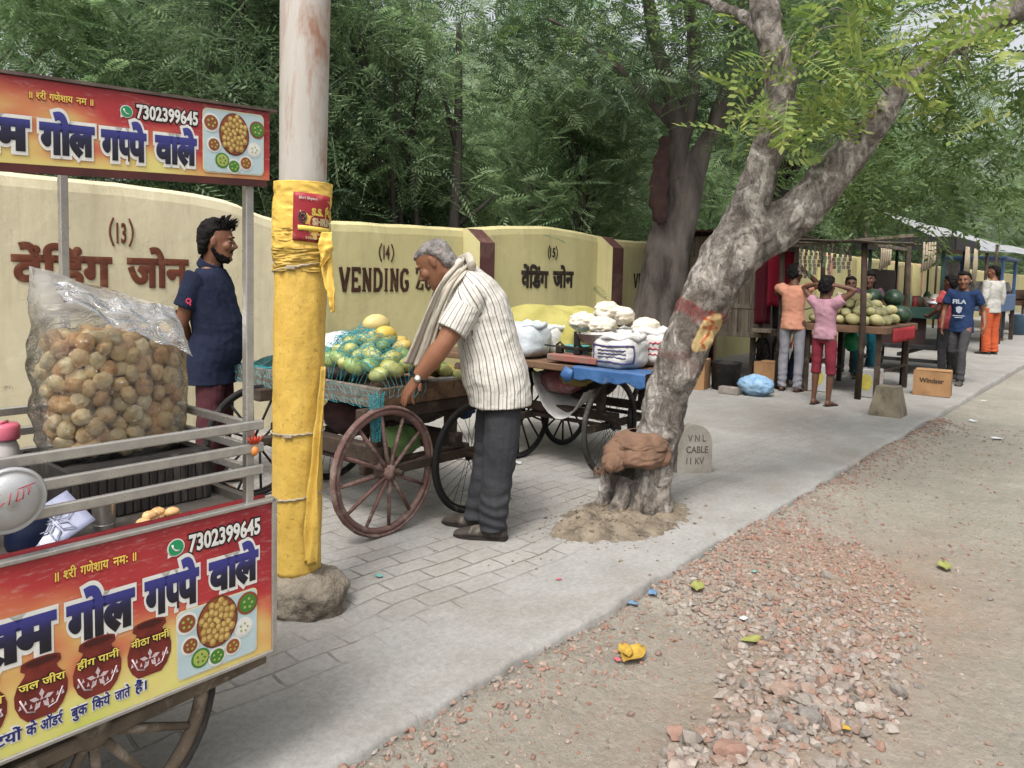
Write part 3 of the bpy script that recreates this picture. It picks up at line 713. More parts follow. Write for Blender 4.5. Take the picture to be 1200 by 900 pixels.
TREES = [
 # front row, close behind the wall
 (5, -3.5, 8.2, 1.0, 'pale loose tree behind the wall, left of the stall sign, cut by the frame'),
 (3, 0.2, 7.2, 0.8, 'low bushy tree peeping over the wall behind the red stall sign'),
 (0, 2.6, 8.3, 0.85, 'feathery green tree rising behind the right end of the red stall sign'),
 (1, 5.2, 7.4, 1.0, 'dark drooping tree hanging over the wall right of the yellow wrapped pole'),
 (1, 6.9, 8.2, 0.95, 'dark feathery tree behind the wall panel numbered 14'),
 (3, 9.0, 8.6, 0.8, 'many stemmed small tree behind the wall panel numbered 15'),
 (0, 11.4, 7.6, 0.8, 'feathery tree behind the wall just left of the thick dark leaning trunk'),
 (4, 14.2, 8.0, 0.8, 'dark green tree behind the wall above the wooden kiosk'),
 (0, 18.0, 7.6, 0.85, 'green tree above the hanging goods and the melon table'),
 (3, 22.5, 7.8, 0.95, 'bushy tree rising over the dark stall roof'),
 (0, 28, 7.6, 1.1, 'green tree above the far tarpaulin roofs'),
 (4, 35, 8.0, 1.1, 'last dark tree along the wall where the street fades'),
 # second row
 (2, -4.5, 13.0, 1.0, 'tall hazy tree under the bit of sky at the top left corner'),
 (2, 0.5, 12.0, 0.85, 'pale feathery tree well behind the middle of the red stall sign'),
 (2, 4.5, 13.5, 0.95, 'tall pale tree seen just left of the bare upper pole'),
 (4, 8.0, 12.5, 0.95, 'dark tree deep behind the drooping one, right of the pole'),
 (5, 11.5, 12.0, 0.95, 'light green tree glowing through the gap above panel 15'),
 (0, 15.5, 12.5, 1.15, 'green tree behind the upper fork of the dark leaning trunk'),
 (0, 20.0, 11.5, 1.0, 'green tree behind the fork of the big street tree'),
 (0, 25.5, 11.5, 1.0, 'tall green tree right of the street tree limb'),
 (4, 32, 11, 1.2, 'dark tree over the far stalls'), (0, 42, 9, 1.3, 'hazy tall tree closing the street at the far right'),
 # far row
 (2, -8, 21, 1.3, 'farthest pale tree at the top left edge'), (4, 3, 20, 1.2, 'farthest dark tree behind the pole'), (2, 12, 20, 1.3, 'farthest hazy tree above panel 14'),
 (4, 21, 19, 1.3, 'farthest tree showing through the fork of the dark trunk'), (2, 32, 18, 1.4, 'farthest pale tree above the street tree limb'), (5, 50, 12, 1.6, 'farthest light tree at the right edge of the frame'),
 (0, 55, 5.5, 1.3, 'pale tree standing at the far end of the pavement'), (2, 66, -1, 1.5, 'hazy tree at the far end of the road'),
 (0, 27, 9.5, 1.75, 'very tall green tree over the dark stall roof'), (4, 36, 10.5, 1.8, 'very tall hazy tree above the far white tarpaulin'), (0, 46, 8.5, 1.9, 'very tall pale tree near the right edge of the frame'), (0, 60, 4, 2.0, 'tallest hazy tree closing the street at the right edge'),
 (5, 17, 14.5, 1.5, 'tall light tree between the dark trunk and the street tree'), (2, 7.5, 16.5, 1.35, 'tall pale tree filling the gap above the old man'), (0, 22, 9.5, 1.35, 'tall green tree just behind the kiosk and the hanging goods')]
for i, (k, s_, w_, sc, lb) in enumerate(TREES): tree(k, s_, w_+(1.0 if w_ < 9 and s_ < 40 else 0), sc, i*2.3, lb)

# bare stems standing close behind the wall
def stems(label, px, py, w_, n, hgt, r0, seed, lean=0.0):
    s_, z_ = onw(px, py, w_); t = sthing_('tree', label, s_, w_); r_ = random.Random(seed); mb = MB(); tips = []
    for k in range(n):
        a = r_.uniform(-1, 1); b0 = Vector((.05*a, 0, -.1)); p1 = Vector((.25*a+lean*.3, r_.uniform(-.1, .1), hgt*.35)); p2 = Vector((.7*a+lean*.7, r_.uniform(-.2, .2), hgt*.7)); p3 = Vector((1.25*a+lean, r_.uniform(-.3, .3), hgt)); P = crom([b0, p1, p2, p3], 5); mb.tube(P, list(np.linspace(r0, r0*.3, len(P))), 7); tips.append(np.array(p3)); 
        for q in range(4):
            i = r_.randrange(6, len(P)-2); e = Vector(P[i])+Vector((r_.gauss(0, .5), r_.gauss(0, .2), r_.uniform(.3, .9))); mb.tube([P[i], Vector(P[i]).lerp(e, .5)+Vector((.03, 0, 0)), e], [r0*.4, r0*.28, r0*.1], 5); tips.append(np.array(e))
    mb.build('trunk', bark_dark, t); rr = np.random.RandomState(seed); pos = np.concatenate([q+rr.normal(0, 1, (26, 3))*np.array([.3, .2, .22]) for q in tips]); link('crown', leaves_mesh('crown', scatter(SP_FEATHER, pos, .5, seed), lf_mid), t)
def sthing_(name, label, s_, w_): return street_thing(name, label, 'tree', s_, w_, 0, 'trees behind the boundary wall')
stems('many stemmed bare shrub fanning out behind the wall panel numbered 15', 683, 258, 6.75, 7, 3.6, .035, 3); stems('single dark straight trunk behind the wall, above the pilaster by the old man', 532, 230, 6.9, 1, 4.6, .11, 5); stems('thin leaning stems behind the wall between the old man and panel 15', 490, 235, 7.2, 3, 4.2, .05, 8, -.4)

# ---- thick dark tree leaning out over the wall
def px_path(pts, Y):                                       # (px, py, width px) -> world points and radii at depth Y
    P, Rr = [], []
    for q in pts:
        y = Y+(q[3] if len(q) > 3 else 0); P.append(at(q[0], q[1], y)); Rr.append(q[2]/FPX*y/2)
    return P, Rr
t = thing('tree', 'thick dark tree with twin fused stems leaning up from behind the sack cart', 'tree', W(8.9, 5.05, 0), ANG)
Minv = Matrix.Translation(t.location)@Matrix.Rotation(ANG, 4, 'Z'); Minv = Minv.inverted()
loc = lambda P: [Minv@Vector(p) for p in P]
Yd = W(8.9, 5.05).y
mb = MB()
for pts in ([(754, 452, 66), (760, 400, 54), (768, 350, 52), (778, 300, 50), (788, 250, 38), (795, 200, 30), (797, 160, 26), (790, 110, 22), (770, 40, 18), (755, -60, 16)],
            [(770, 452, 52), (778, 390, 48), (788, 330, 46), (800, 280, 42), (812, 225, 34), (824, 185, 30), (842, 145, 26), (860, 95, 24), (872, 30, 20), (890, -60, 18)],
            [(800, 180, 22), (812, 130, 24), (818, 70, 20), (812, 0, 17), (800, -80, 14)], [(835, 160, 16), (880, 120, 14), (930, 60, 10), (990, 10, 8)], [(794, 150, 14), (740, 90, 11), (680, 40, 8), (640, 20, 5)]):
    pts = [(q[0]-(4 if q[1] < 420 else 0), q[1], q[2]*.80) for q in pts]
    P, Rr = px_path(pts, Yd); P = crom(P, 4); Rr = np.interp(np.linspace(0, 1, len(P)), np.linspace(0, 1, len(Rr)), Rr); mb.tube(P, list(Rr), 14)
me = remesh(mb, 0.03, 1, 'trunk'); displace(me, lambda p: 0.035*fbm((p[0], p[1], p[2]*0.4), 3.5, 4)); me.transform(Minv); me.materials.append(M('brown_grey_bark', L(112, 104, 98), L(76, 69, 65), 5, 0.95, 0.9, 16, 0.03, stretch=(1, 1, 0.3), stain=L(58, 52, 48), stscale=5, stamt=.45)); link('trunk', me, t)
cs, pos = clumps(70, 3.0, 2.4, 3.3, 7.6, 9, 66, 0.5)
link('crown', leaves_mesh('crown', scatter(SP_FEATHER, pos+np.array([0.5, 0.2, 0]), 0.5, 9), lf_dark), t)  # dark leaf colour stands in for the shade this crown hangs in
mb = MB()                                                   # dark cloth hung over the left stem
P = [at(780, 160, Yd-0.25), at(774, 200, Yd-0.28), at(772, 240, Yd-0.28), at(776, 262, Yd-0.25)]
mb.tube(crom(P, 5), [(0.05+0.07*math.sin(PI*i/16)+0.02*math.sin(i*2.1), 0.05) for i in range(16)], 12, ref=(1, 0, 0))
tag(mb.build('cloth', M('dark_brown_cloth', L(74, 52, 48), L(52, 38, 36), 9, 0.95, 0.4, 30)), 'dark brown cloth hung on the left stem of the thick dark tree', 'cloth')

# ---- the big pale street tree
def street_tree():
    base = W(3.85, 2.25, 0); Yt = base.y
    t = thing('street_tree', 'big pale leaning tree with red painted band growing out of the pavement', 'tree', base, 0)
    Mi = Matrix.Translation(-base); mb = MB()
    def limb(pts, n=26):
        P, Rr = px_path(pts, Yt); P = crom(P, 5); Rr = np.interp(np.linspace(0, 1, len(P)), np.linspace(0, 1, len(Rr)), Rr); mb.tube(P, list(Rr), n)
    limb([(756, 615, 78), (757, 592, 64), (761, 565, 55), (767, 530, 54), (777, 485, 50), (790, 440, 51), (806, 400, 53), (824, 360, 56), (846, 318, 62), (864, 290, 66), (884, 268, 58)])
    limb([(850, 312, 58), (866, 275, 52), (880, 235, 44), (892, 200, 40), (904, 160, 36), (914, 122, 34), (914, 95, 33), (905, 55, 32), (897, 10, 31), (893, -60, 28), (883, -130, 24)])
    limb([(866, 292, 52), (890, 278, 56), (918, 262, 54), (950, 234, 48), (978, 200, 44), (1004, 170, 40), (1026, 144, 34, -0.05), (1048, 112, 26, -0.05), (1075, 84, 20, 0), (1110, 58, 20, 0.1), (1150, 32, 28, 0.1), (1200, 5, 34, 0.1), (1260, -40, 30, 0.2)])
    limb([(896, 40, 14, 0.1), (870, 20, 13, 0.25), (835, 2, 12, 0.4), (790, -20, 9, 0.6)], 10)
    # root flare
    for a, l in ((0.4, 0.19), (1.7, 0.18), (2.8, 0.21), (4.0, 0.22), (5.2, 0.19)):
        b0 = base+Vector((math.cos(a)*0.1, math.sin(a)*0.1, 0.22)); b1 = base+Vector((math.cos(a)*l, math.sin(a)*l, -0.04)); mb.tube([b0, b0.lerp(b1, 0.5)-Vector((0, 0, 0.03)), b1], [0.065, 0.05, 0.025], 10)
    # knots and burls
    r_ = random.Random(4)
    for (px, py, rr, dy) in ((868, 262, 0.03, -0.1), (905, 268, 0.03, -0.12), (846, 330, 0.03, -0.13), (862, 300, 0.03, -0.14), (812, 420, 0.03, -0.11), (790, 470, 0.03, -0.1), (800, 440, 0.035, -0.1), (777, 490, 0.03, -0.1), (834, 330, 0.03, -0.12), (762, 570, 0.04, -0.1), (745, 580, 0.04, -0.08), (884, 222, 0.022, -0.08)):
        mb.ell(at(px, py, Yt+dy+0.03), rr, 10, 7)
    me = remesh(mb, 0.011, 2, 'trunk')
    def dsp(p):
        q = (p[0], p[1], p[2]*0.75); low = max(0, min(1, (1.5-p[2])/0.8))
        a = fbm(q, 7, 3, 1)*0.015+fbm(q, 20, 3, 2)*0.008-0.008*max(0, 1-abs(nz(q, 5, 12))*5)
        r1 = 1-abs(nz(q, 9, 3))*2.2
        return a+0.012*max(0, r1)*(0.4+0.6*low)-0.010*low*max(0, nz(q, 14, 9))
    displace(me, dsp)
    # paint: red lead band, orange daub and a small red figure on it
    n = len(me.vertices); co = np.empty(n*3, np.float32); me.vertices.foreach_get('co', co); co = co.reshape(-1, 3)
    d = co-np.array([0, 0, EYE]); zc = d@np.array(_F); X = 600+FPX*(d@np.array(_R))/zc; Yp = V0-FPX*(d@np.array(_U))/zc
    wob = np.array([7*nz(p, 9, 1)+4*nz(p, 25, 1) for p in co])
    ax = Yp-0.42*(X-820)                                    # along the band's slope
    red = np.clip(1-np.abs(ax-368+wob)/15, 0, 1)*1.6
    pale = np.clip(1-np.sqrt(((X-829+0.4*(Yp-390))/15)**2+((Yp-391)/27)**2)+wob/40, 0, 1)*3
    low = np.clip(1-np.abs(ax-430+wob*2)/20, 0, 1)*0.42
    fig = np.zeros(n)
    for a, b in (((824, 372), (836, 378)), ((836, 378), (830, 392)), ((830, 392), (822, 402)), ((824, 384), (840, 384)), ((822, 402), (826, 408)), ((833, 366), (835, 371))):
        a, b = np.array(a), np.array(b); ab = b-a; P2 = np.stack([X, Yp], 1)-a; tt = np.clip(P2@ab/(ab@ab), 0, 1); fig = np.maximum(fig, np.clip(1.5-np.linalg.norm(P2-tt[:, None]*ab, axis=1)/1.6, 0, 1))
    front = (zc < Yt+0.05)
    ca = me.color_attributes.new('paint', 'FLOAT_COLOR', 'POINT')
    ca.data.foreach_set('color', np.stack([np.clip(np.maximum(red, low), 0, 1), np.clip(pale, 0, 1)*front, fig*front, np.ones(n)], 1).astype(np.float32).ravel())
    me.transform(Mi)
    m, tr, b, o = new_mat('pale_knotted_bark'); v = coords(tr); vs_ = coords(tr, 'Object', (1, 1, 0.55))
    f1 = ramp(tr, noise_n(tr, vs_, 9, 9, 0.74, 0.9), [(0.40, (0, 0, 0, 1)), (0.56, (1, 1, 1, 1))]); f2 = ramp(tr, noise_n(tr, v, 2.2, 5, 0.6), BW)
    c = mixc(tr, f1, L(126, 118, 111), L(206, 200, 193)); c = mixc(tr, f2, c, mixc(tr, 1.0, c, L(232, 224, 216), 'MULTIPLY'))
    vo = _n(tr, 'ShaderNodeTexVoronoi', i_Scale=11.0, feature='F1'); dv = _n(tr, 'ShaderNodeVectorMath', operation='ADD'); nt = _n(tr, 'ShaderNodeTexNoise', i_Scale=5.0, i_Detail=4); tr.links.new(vs_, nt.inputs['Vector'])
    tr.links.new(nt.outputs['Color'], dv.inputs[0]); tr.links.new(vs_, dv.inputs[1]); tr.links.new(dv.outputs[0], vo.inputs['Vector'])
    sc_ = ramp(tr, vo.outputs['Distance'], [(0.10, (1, 1, 1, 1)), (0.24, (0, 0, 0, 1))]); c = mixc(tr, mixc(tr, 1.0, sc_, (0.7, 0.7, 0.7, 1), 'MULTIPLY'), c, L(74, 66, 60))
    fine = ramp(tr, noise_n(tr, v, 34, 8, 0.78), [(0.32, (0.5, 0.49, 0.48, 1)), (0.62, (1.15, 1.15, 1.15, 1))]); c = mixc(tr, 1.0, c, fine, 'MULTIPLY')
    pa = _n(tr, 'ShaderNodeAttribute', attribute_name='paint'); se = _n(tr, 'ShaderNodeSeparateColor'); tr.links.new(pa.outputs['Color'], se.inputs[0])
    wear = ramp(tr, noise_n(tr, v, 24, 7, 0.7), [(0.3, (0.35, 0.35, 0.35, 1)), (0.62, (1, 1, 1, 1))])
    def msk(ch): return ramp(tr, se.outputs[ch], [(0.3, (0, 0, 0, 1)), (0.6, (0.92, 0.92, 0.92, 1))]) if ch == 1 else mixc(tr, 1.0, ramp(tr, se.outputs[ch], [(0.2, (0, 0, 0, 1)), (0.75, (0.85, 0.85, 0.85, 1))]), wear, 'MULTIPLY')
    c = mixc(tr, msk(0), c, L(150, 76, 74)); c = mixc(tr, msk(1), c, L(255, 222, 158)); c = mixc(tr, msk(2), c, L(216, 70, 36))
    tr.links.new(c, b.inputs['Base Color']); b.inputs['Roughness'].default_value = 0.92; b.inputs['Specular IOR Level'].default_value = 0.15
    p = bump(tr, f1, b, 0.8, 0.025); p = bump(tr, noise_n(tr, vs_, 30, 9, 0.8), b, 0.9, 0.02, p)
    me.materials.append(m); link('trunk', me, t)
    # leaves on thin twigs: long compound leaves with paired leaflets
    LEAF = spray(0.25, 7, 0.062, 0.027, 70, 0.4); r2 = np.random.RandomState(3); pos = []; tw = MB()
    TW = [((1000, 150), (930, 110), 0), ((1010, 140), (905, 165), -0.1), ((960, 60), (880, 140), -0.3), ((990, 30), (935, 60), -0.1), ((1040, 110), (985, 80), -0.3), ((1050, 100), (1065, 60), -0.3), ((1060, 96), (1030, 45), 0.1),
          ((1100, 66), (1085, 110), -0.2), ((1120, 56), (1150, 110), -0.2), ((1140, 40), (1100, 90), -0.35), ((1160, 20), (1130, 70), -0.2), ((1000, 20), (960, 20), 0.0), ((1080, 20), (1050, 25), 0.1), ((1180, 10), (1165, 55), 0),
          ((1010, 160), (960, 175), -0.2), ((1030, 130), (1010, 100), -0.25), ((930, 40), (915, 90), -0.3), ((1060, 70), (1100, 40), 0.2), ((950, 130), (890, 150), -0.35), ((930, 120), (900, 180), -0.3), ((1020, 20), (1000, 60), 0.0), ((1110, 60), (1140, 130), 0.0)]
    for a, b2, dy in TW:
        A, B = at(a[0], a[1], Yt+dy*0.4), at(b2[0], b2[1], Yt+dy); md = A.lerp(B, 0.5)+Vector((0, 0, 0.05)); P = crom([A, md, B], 5)
        tw.tube(P, list(np.linspace(0.006, 0.0018, len(P))), 5)
        for q in range(7): i = r2.randint(3, len(P)); pos.append(np.array(P[i])+r2.normal(0, 1, 3)*np.array([0.10, 0.16, 0.06]))
    tw.v = [tuple(Vector(p)-base) for p in tw.v]; tw.build('twigs', bark_grey, t)
    link('leaves', leaves_mesh('leaves', scatter(LEAF, np.array(pos)-np.array(base), 0.55, 12, 0.7, 1.15), lf_bright), t)
    # high crown over the street (what of it hangs into view is thin) and deeper boughs to the right
    hang = []
    for (px, py, dY, k, sg) in ((1010, 215, 1.6, 60, 0.22), (1040, 235, 1.8, 50, 0.2), (1070, 150, 1.2, 60, 0.3), (1150, 150, 1.6, 80, 0.4), (1120, 210, 2.0, 50, 0.3), (1180, 90, 1.3, 60, 0.35), (960, 210, 1.2, 25, 0.2), (1190, 190, 2.0, 60, 0.4), (985, 90, 1.2, 40, 0.3), (1090, 60, 1.3, 70, 0.4), (960, 15, 1.2, 40, 0.3), (1030, 10, 0.9, 40, 0.35), (1130, 5, 0.9, 40, 0.35), (830, 15, 2.2, 40, 0.35), (700, 15, 2.4, 30, 0.4)):
        c = np.array(at(px, py, Yt+dY)); hang.append(c+r2.normal(0, 1, (k, 3))*np.array([sg, sg*1.2, sg*0.6]))
    link('crown', leaves_mesh('crown', scatter(spray(0.28, 8, 0.056, 0.022, 65, 0.5), np.concatenate(hang)-np.array(base), 0.5, 15), leaf_mat('leaf_street_green', L(76, 98, 60), L(98, 120, 74), L(128, 144, 90), 0.38)), t)
    return t
stree = street_tree()
# ================================================================== PEOPLE (builder)
HEADS = [(-.120, .066, .034, .020), (-.108, .086, .004, .040), (-.085, .091, -.03, .051), (-.06, .090, -.062, .059), (-.03, .088, -.082, .065), (0, .086, -.092, .069), (.03, .093, -.098, .073), (.06, .090, -.099, .074), (.085, .077, -.092, .069), (.105, .050, -.07, .054), (.119, .006, -.034, .024)]
HAIR = {'short': [(-.075, -.06, -.098, .040), (-.05, -.035, -.108, .066), (-.015, -.028, -.114, .078), (.02, -.020, -.117, .084), (.045, .020, -.117, .082), (.062, .046, -.114, .081), (.078, .074, -.108, .079), (.100, .084, -.094, .070), (.120, .055, -.066, .050), (.133, .01, -.025, .020)],
        'bald': [(-.078, -.06, -.097, .042), (-.05, -.035, -.104, .064), (-.015, -.028, -.108, .075), (.02, -.018, -.109, .080), (.045, .020, -.109, .081), (.066, .070, -.107, .080), (.082, .090, -.100, .076), (.104, .064, -.082, .062), (.114, .025, -.052, .042), (.118, 0.0, -.03, .02)],
        'puff': [(-.075, -.06, -.100, .042), (-.05, -.035, -.108, .066), (-.015, -.022, -.112, .076), (.02, -.004, -.114, .081), (.045, .022, -.115, .082), (.062, .048, -.114, .081), (.078, .070, -.110, .079), (.098, .084, -.102, .076), (.118, .088, -.088, .070), (.136, .070, -.064, .054), (.147, .03, -.03, .028)],
        'long': [(-.20, -.06, -.11, .05), (-.12, -.045, -.112, .072), (-.05, -.035, -.115, .080), (-.015, -.028, -.116, .082), (.02, -.020, -.117, .084), (.045, .020, -.117, .085), (.066, .075, -.114, .084), (.080, .104, -.108, .081), (.105, .088, -.092, .070), (.125, .05, -.06, .048), (.134, .01, -.025, .018)]}
eye_m = M('eye_white', L(190, 182, 174), L(176, 168, 160), 5, 0.35); iris_m = M('eye_brown', L(36, 24, 18), L(28, 18, 14), 5, 0.2)
def skin_mat(name, c):
    d = tuple(x*0.82 for x in c[:3])+(1,); return M(name, c, d, 9, 0.55, 0.15, 90, 0.004, sub=0.12, spec=0.35)
skin_tan = skin_mat('skin_tan', L(152, 104, 78)); skin_brown = skin_mat('skin_brown', L(128, 86, 64)); skin_dark = skin_mat('skin_dark', L(104, 70, 54))
hair_black = M('black_hair', L(24, 21, 20), L(15, 13, 13), 30, 0.75, 0.9, 160, 0.006, stretch=(1, 1, 0.4), spec=0.15)
hair_grey = M('grey_hair', L(158, 152, 148), L(108, 102, 100), 26, 0.7, 0.9, 150, 0.006, stretch=(1, 1, 0.5), stain=L(176, 146, 132), stscale=9, stamt=0.30)
sole_m = M('dark_rubber', L(48, 42, 40), L(36, 32, 30), 8, 0.8)
def cloth_mat(name, c, c2=None, bmp=0.5, stain=None): return M(name, c, c2 or tuple(x*0.82 for x in c[:3])+(1,), 5, 0.92, bmp, 14, 0.02, stain=stain, spec=0.12)

def pose(H=1.7, **over):
    k = H/1.7
    J = dict(pelvis=(0, 0, .93), waist=(0, 0, 1.06), chest=(-.01, 0, 1.25), neck=(-.018, 0, 1.435), head=(0.01, 0, 1.578))
    for s, y in (('L', 1), ('R', -1)):
        J['sh'+s] = (-.012, y*.172, 1.385); J['el'+s] = (-.03, y*.225, 1.11); J['wr'+s] = (.03, y*.225, .87); J['hd'+s] = (0.15, 0, -1)
        J['hip'+s] = (0, y*.088, .90); J['kn'+s] = (.012, y*.098, .49); J['an'+s] = (-.02, y*.10, .085); J['ft'+s] = (1, y*.15, 0)
    J = {a: Vector(b)*(1 if a[:2] in ('hd', 'ft') else k) for a, b in J.items()}
    for a, b in over.items(): J[a] = Vector(b)
    J['k'] = k; return J
def add_hand(mb, w, d, palm, thumb, k=1.0, curl=0.5, spread=0.12):
    d = Vector(d).normalized(); palm = Vector(palm); palm = (palm-d*palm.dot(d)).normalized(); th = Vector(thumb); th = (th-d*th.dot(d)-palm*th.dot(palm)).normalized()
    w = Vector(w)
    mb.tube([w-d*.02*k, w+d*.02*k, w+d*.055*k, w+d*.088*k], [(.028*k, .019*k), (.035*k, .018*k), (.041*k, .016*k), (.038*k, .013*k)], 12, ref=th)
    for i, ln in enumerate((.070, .078, .072, .056)):
        off = (0.030-0.02*i)*k; a = (1.5-i)*spread
        f = (d*math.cos(a)+th*math.sin(a)).normalized(); p = w+d*(.084-.004*abs(i-1.2))*k+th*off; pts = [p-f*.02*k, p]; ang = 0
        for q, fr in enumerate((0.45, 0.32, 0.23)):
            ang += curl*(0.6, 0.8, 0.6)[q]; v = f*math.cos(ang)+palm*math.sin(ang); pts.append(pts[-1]+v*ln*fr*k)
        mb.tube(pts, [.0095*k, .0095*k, .0088*k, .008*k, .006*k], 8)
    t0 = w+d*.022*k+th*.026*k; v = (d*.6+th*.75+palm*.25).normalized(); v2 = (d*.9+th*.25+palm*.35).normalized()
    mb.tube([t0-v*.015*k, t0, t0+v*.034*k, t0+v*.034*k+v2*.03*k], [.014*k, .0135*k, .011*k, .0075*k], 8)
def person(label, loc, rotz, J, skin, hair=('short', hair_black), shirt=None, trousers=None, shoes=None, beard=None, head_ypr=(0, 0, 0), fat=1.0, belly=0.0, vox=.008, group='people along the pavement',
           curl=(0.5, 0.5), sleeve=0.55, hem=-.10, leg_end=None, leg_w=1.0, shirt_pad=.018, stripes=False, palms=None, feet='shoe', collar=False, neckline=True, cat='person', fold=1.0, hem_out=.012, arm=1.0):
    k = J['k']; t = thing('person', label, cat, loc, rotz, group)
    HM = Matrix.Translation(J['head'])@Matrix.Rotation(math.radians(head_ypr[0]), 4, 'Z')@Matrix.Rotation(math.radians(head_ypr[1]), 4, 'Y')@Matrix.Rotation(math.radians(head_ypr[2]), 4, 'X')
    kh = 0.5+0.5*k if k < 1 else k
    HM = HM@Matrix.Scale(kh, 4); H3 = HM.to_3x3()
    hp = lambda p: HM@Vector(p)
    fx = (J['shL']-J['shR']).cross(Vector((0, 0, 1))).normalized()
    if fx.length < .5: fx = Vector((1, 0, 0))
    # ---- body
    mb = MB()
    prof = [(0.0, .110, .158), (.25, .112, .160), (.5, .100, .145), (.75, .108, .155), (1.0, .114, .166), (1.25, .106, .172), (1.5, .084, .150), (1.72, .062, .088), (1.85, .056, .064)]
    pth = [J['pelvis']-Vector((0, 0, .10*k)), J['pelvis'], J['waist'], J['chest'], J['neck']]
    par = [-.25, 0.12, .5, 1.0, 1.8]
    def torso(u):
        for i in range(4):
            if u <= par[i+1] or i == 3:
                f = (u-par[i])/(par[i+1]-par[i]); return pth[i].lerp(pth[i+1], f)
    def tpath(pad, us, kfat=fat, bel=belly):
        P, Rr = [], []
        for u in us:
            a = np.interp(u, [p[0] for p in prof], [p[1] for p in prof])*k*kfat; b = np.interp(u, [p[0] for p in prof], [p[2] for p in prof])*k*kfat
            g = bel*math.exp(-((u-.45)/.38)**2); P.append(torso(u)+fx*g*0.7); Rr.append((a+pad+g*0.75, b+pad+g*0.25))
        return P, Rr
    P, Rr = tpath(0, np.linspace(-.05, 1.85, 16)); mb.tube(P, Rr, 20, ref=fx)
    mb.tube([J['neck']-Vector((0, 0, .03*k)), J['neck'].lerp(hp((-.02, 0, -.07)), .5), hp((-.012, 0, -.05))], [.060*kh, .053*kh, .054*kh], 14)
    mb.tube([hp(((f+b)/2, 0, z)) for z, f, b, h in HEADS], [((f-b)/2*kh, h*kh) for z, f, b, h in HEADS], 20, ref=H3@Vector((1, 0, 0)), axis=H3@Vector((0, 0, 1)))
    mb.tube([hp((.086, 0, .030)), hp((.102, 0, .0)), hp((.115, 0, -.022)), hp((.100, 0, -.032))], [.007*kh, .0095*kh, .0145*kh, .012*kh], 10)
    mb.ell(hp((.097, .011, -.029)), (.010*kh, .008*kh, .008*kh), 8, 6); mb.ell(hp((.097, -.011, -.029)), (.010*kh, .008*kh, .008*kh), 8, 6)
    R3 = (H3*(1/kh))
    mb.ell(hp((.089, 0, -.055)), (.012*kh, .022*kh, .0062*kh), 10, 6, R3); mb.ell(hp((.087, 0, -.068)), (.012*kh, .020*kh, .0072*kh), 10, 6, R3); mb.ell(hp((.083, 0, -.100)), (.014*kh, .022*kh, .014*kh), 10, 6, R3)
    for y in (-1, 1):
        mb.ell(hp((.086, y*.030, .034)), (.012*kh, .026*kh, .007*kh), 10, 6, R3); mb.ell(hp((.062, y*.044, -.02)), (.027*kh, .022*kh, .028*kh), 10, 6, R3)
        mb.ell(hp((-.010, y*.077, .0)), (.019*kh, .008*kh, .032*kh), 10, 8, R3@Matrix.Rotation(y*-.35, 3, 'Z'))
    legs = 'LR'
    for s in 'LR':
        a, e, w = J['sh'+s], J['el'+s], J['wr'+s]
        P = [a.lerp(J['chest'], .25), a, a.lerp(e, .35), a.lerp(e, .75), e, e.lerp(w, .3), e.lerp(w, .7), w]
        mb.tube(P, [x*k*(.5+.5*fat)*arm for x in (.058, .057, .050, .044, .039, .042, .034, .027)], 14)
        pl = palms[s] if palms and s in palms else (Vector((0, 1 if s == 'R' else -1, 0)), Vector((1, 0, 0)))
        add_hand(mb, w, J['hd'+s], pl[0], pl[1], k*1.02*(.4+.6*arm), curl[0 if s == 'L' else 1])
        h, n, an = J['hip'+s], J['kn'+s], J['an'+s]
        P = [h+Vector((0, 0, .06*k)), h, h.lerp(n, .4), h.lerp(n, .85), n, n.lerp(an, .3), n.lerp(an, .7), an, an-Vector((0, 0, .03*k))]
        mb.tube(P, [x*k*(.4+.6*fat) for x in (.085, .086, .076, .06, .054, .056, .044, .036, .036)], 14)
        f = Vector(J['ft'+s]); f = Vector((f.x, f.y, f.z)).normalized(); up = Vector((0, 0, 1)); lat = up.cross(f)
        g = an-Vector((0, 0, .05*k))
        mb.tube([g-f*.055*k, g-f*.03*k, g+f*.05*k-up*.002*k, g+f*.12*k-up*.012*k, g+f*.165*k-up*.02*k, g+f*.185*k-up*.022*k], [(.022*k, .022*k), (.036*k, .030*k), (.034*k, .036*k), (.022*k, .043*k), (.015*k, .040*k), (.008*k, .022*k)], 14, ref=up)
    me = remesh(mb, vox, 3, 'person'); me.materials.append(skin); b = link('body', me, t)
    # ---- head details
    for y in (-1, 1):
        e = MB(); e.ell(hp((.0750, y*.030, .010)), (.0112*kh, .0120*kh, .0042*kh), 12, 8, R3, mi=0); e.ell(hp((.0822, y*.0305, .010)), (.0045*kh, .0052*kh, .0050*kh), 10, 6, R3, mi=1); e.build('eye', [eye_m, iris_m], b)
        e = MB(); e.tube([hp((.093, y*.014, .030)), hp((.098, y*.028, .037)), hp((.084, y*.046, .035))], [.003*kh, .0048*kh, .002*kh], 6); e.build('eyebrow', hair[1], b)
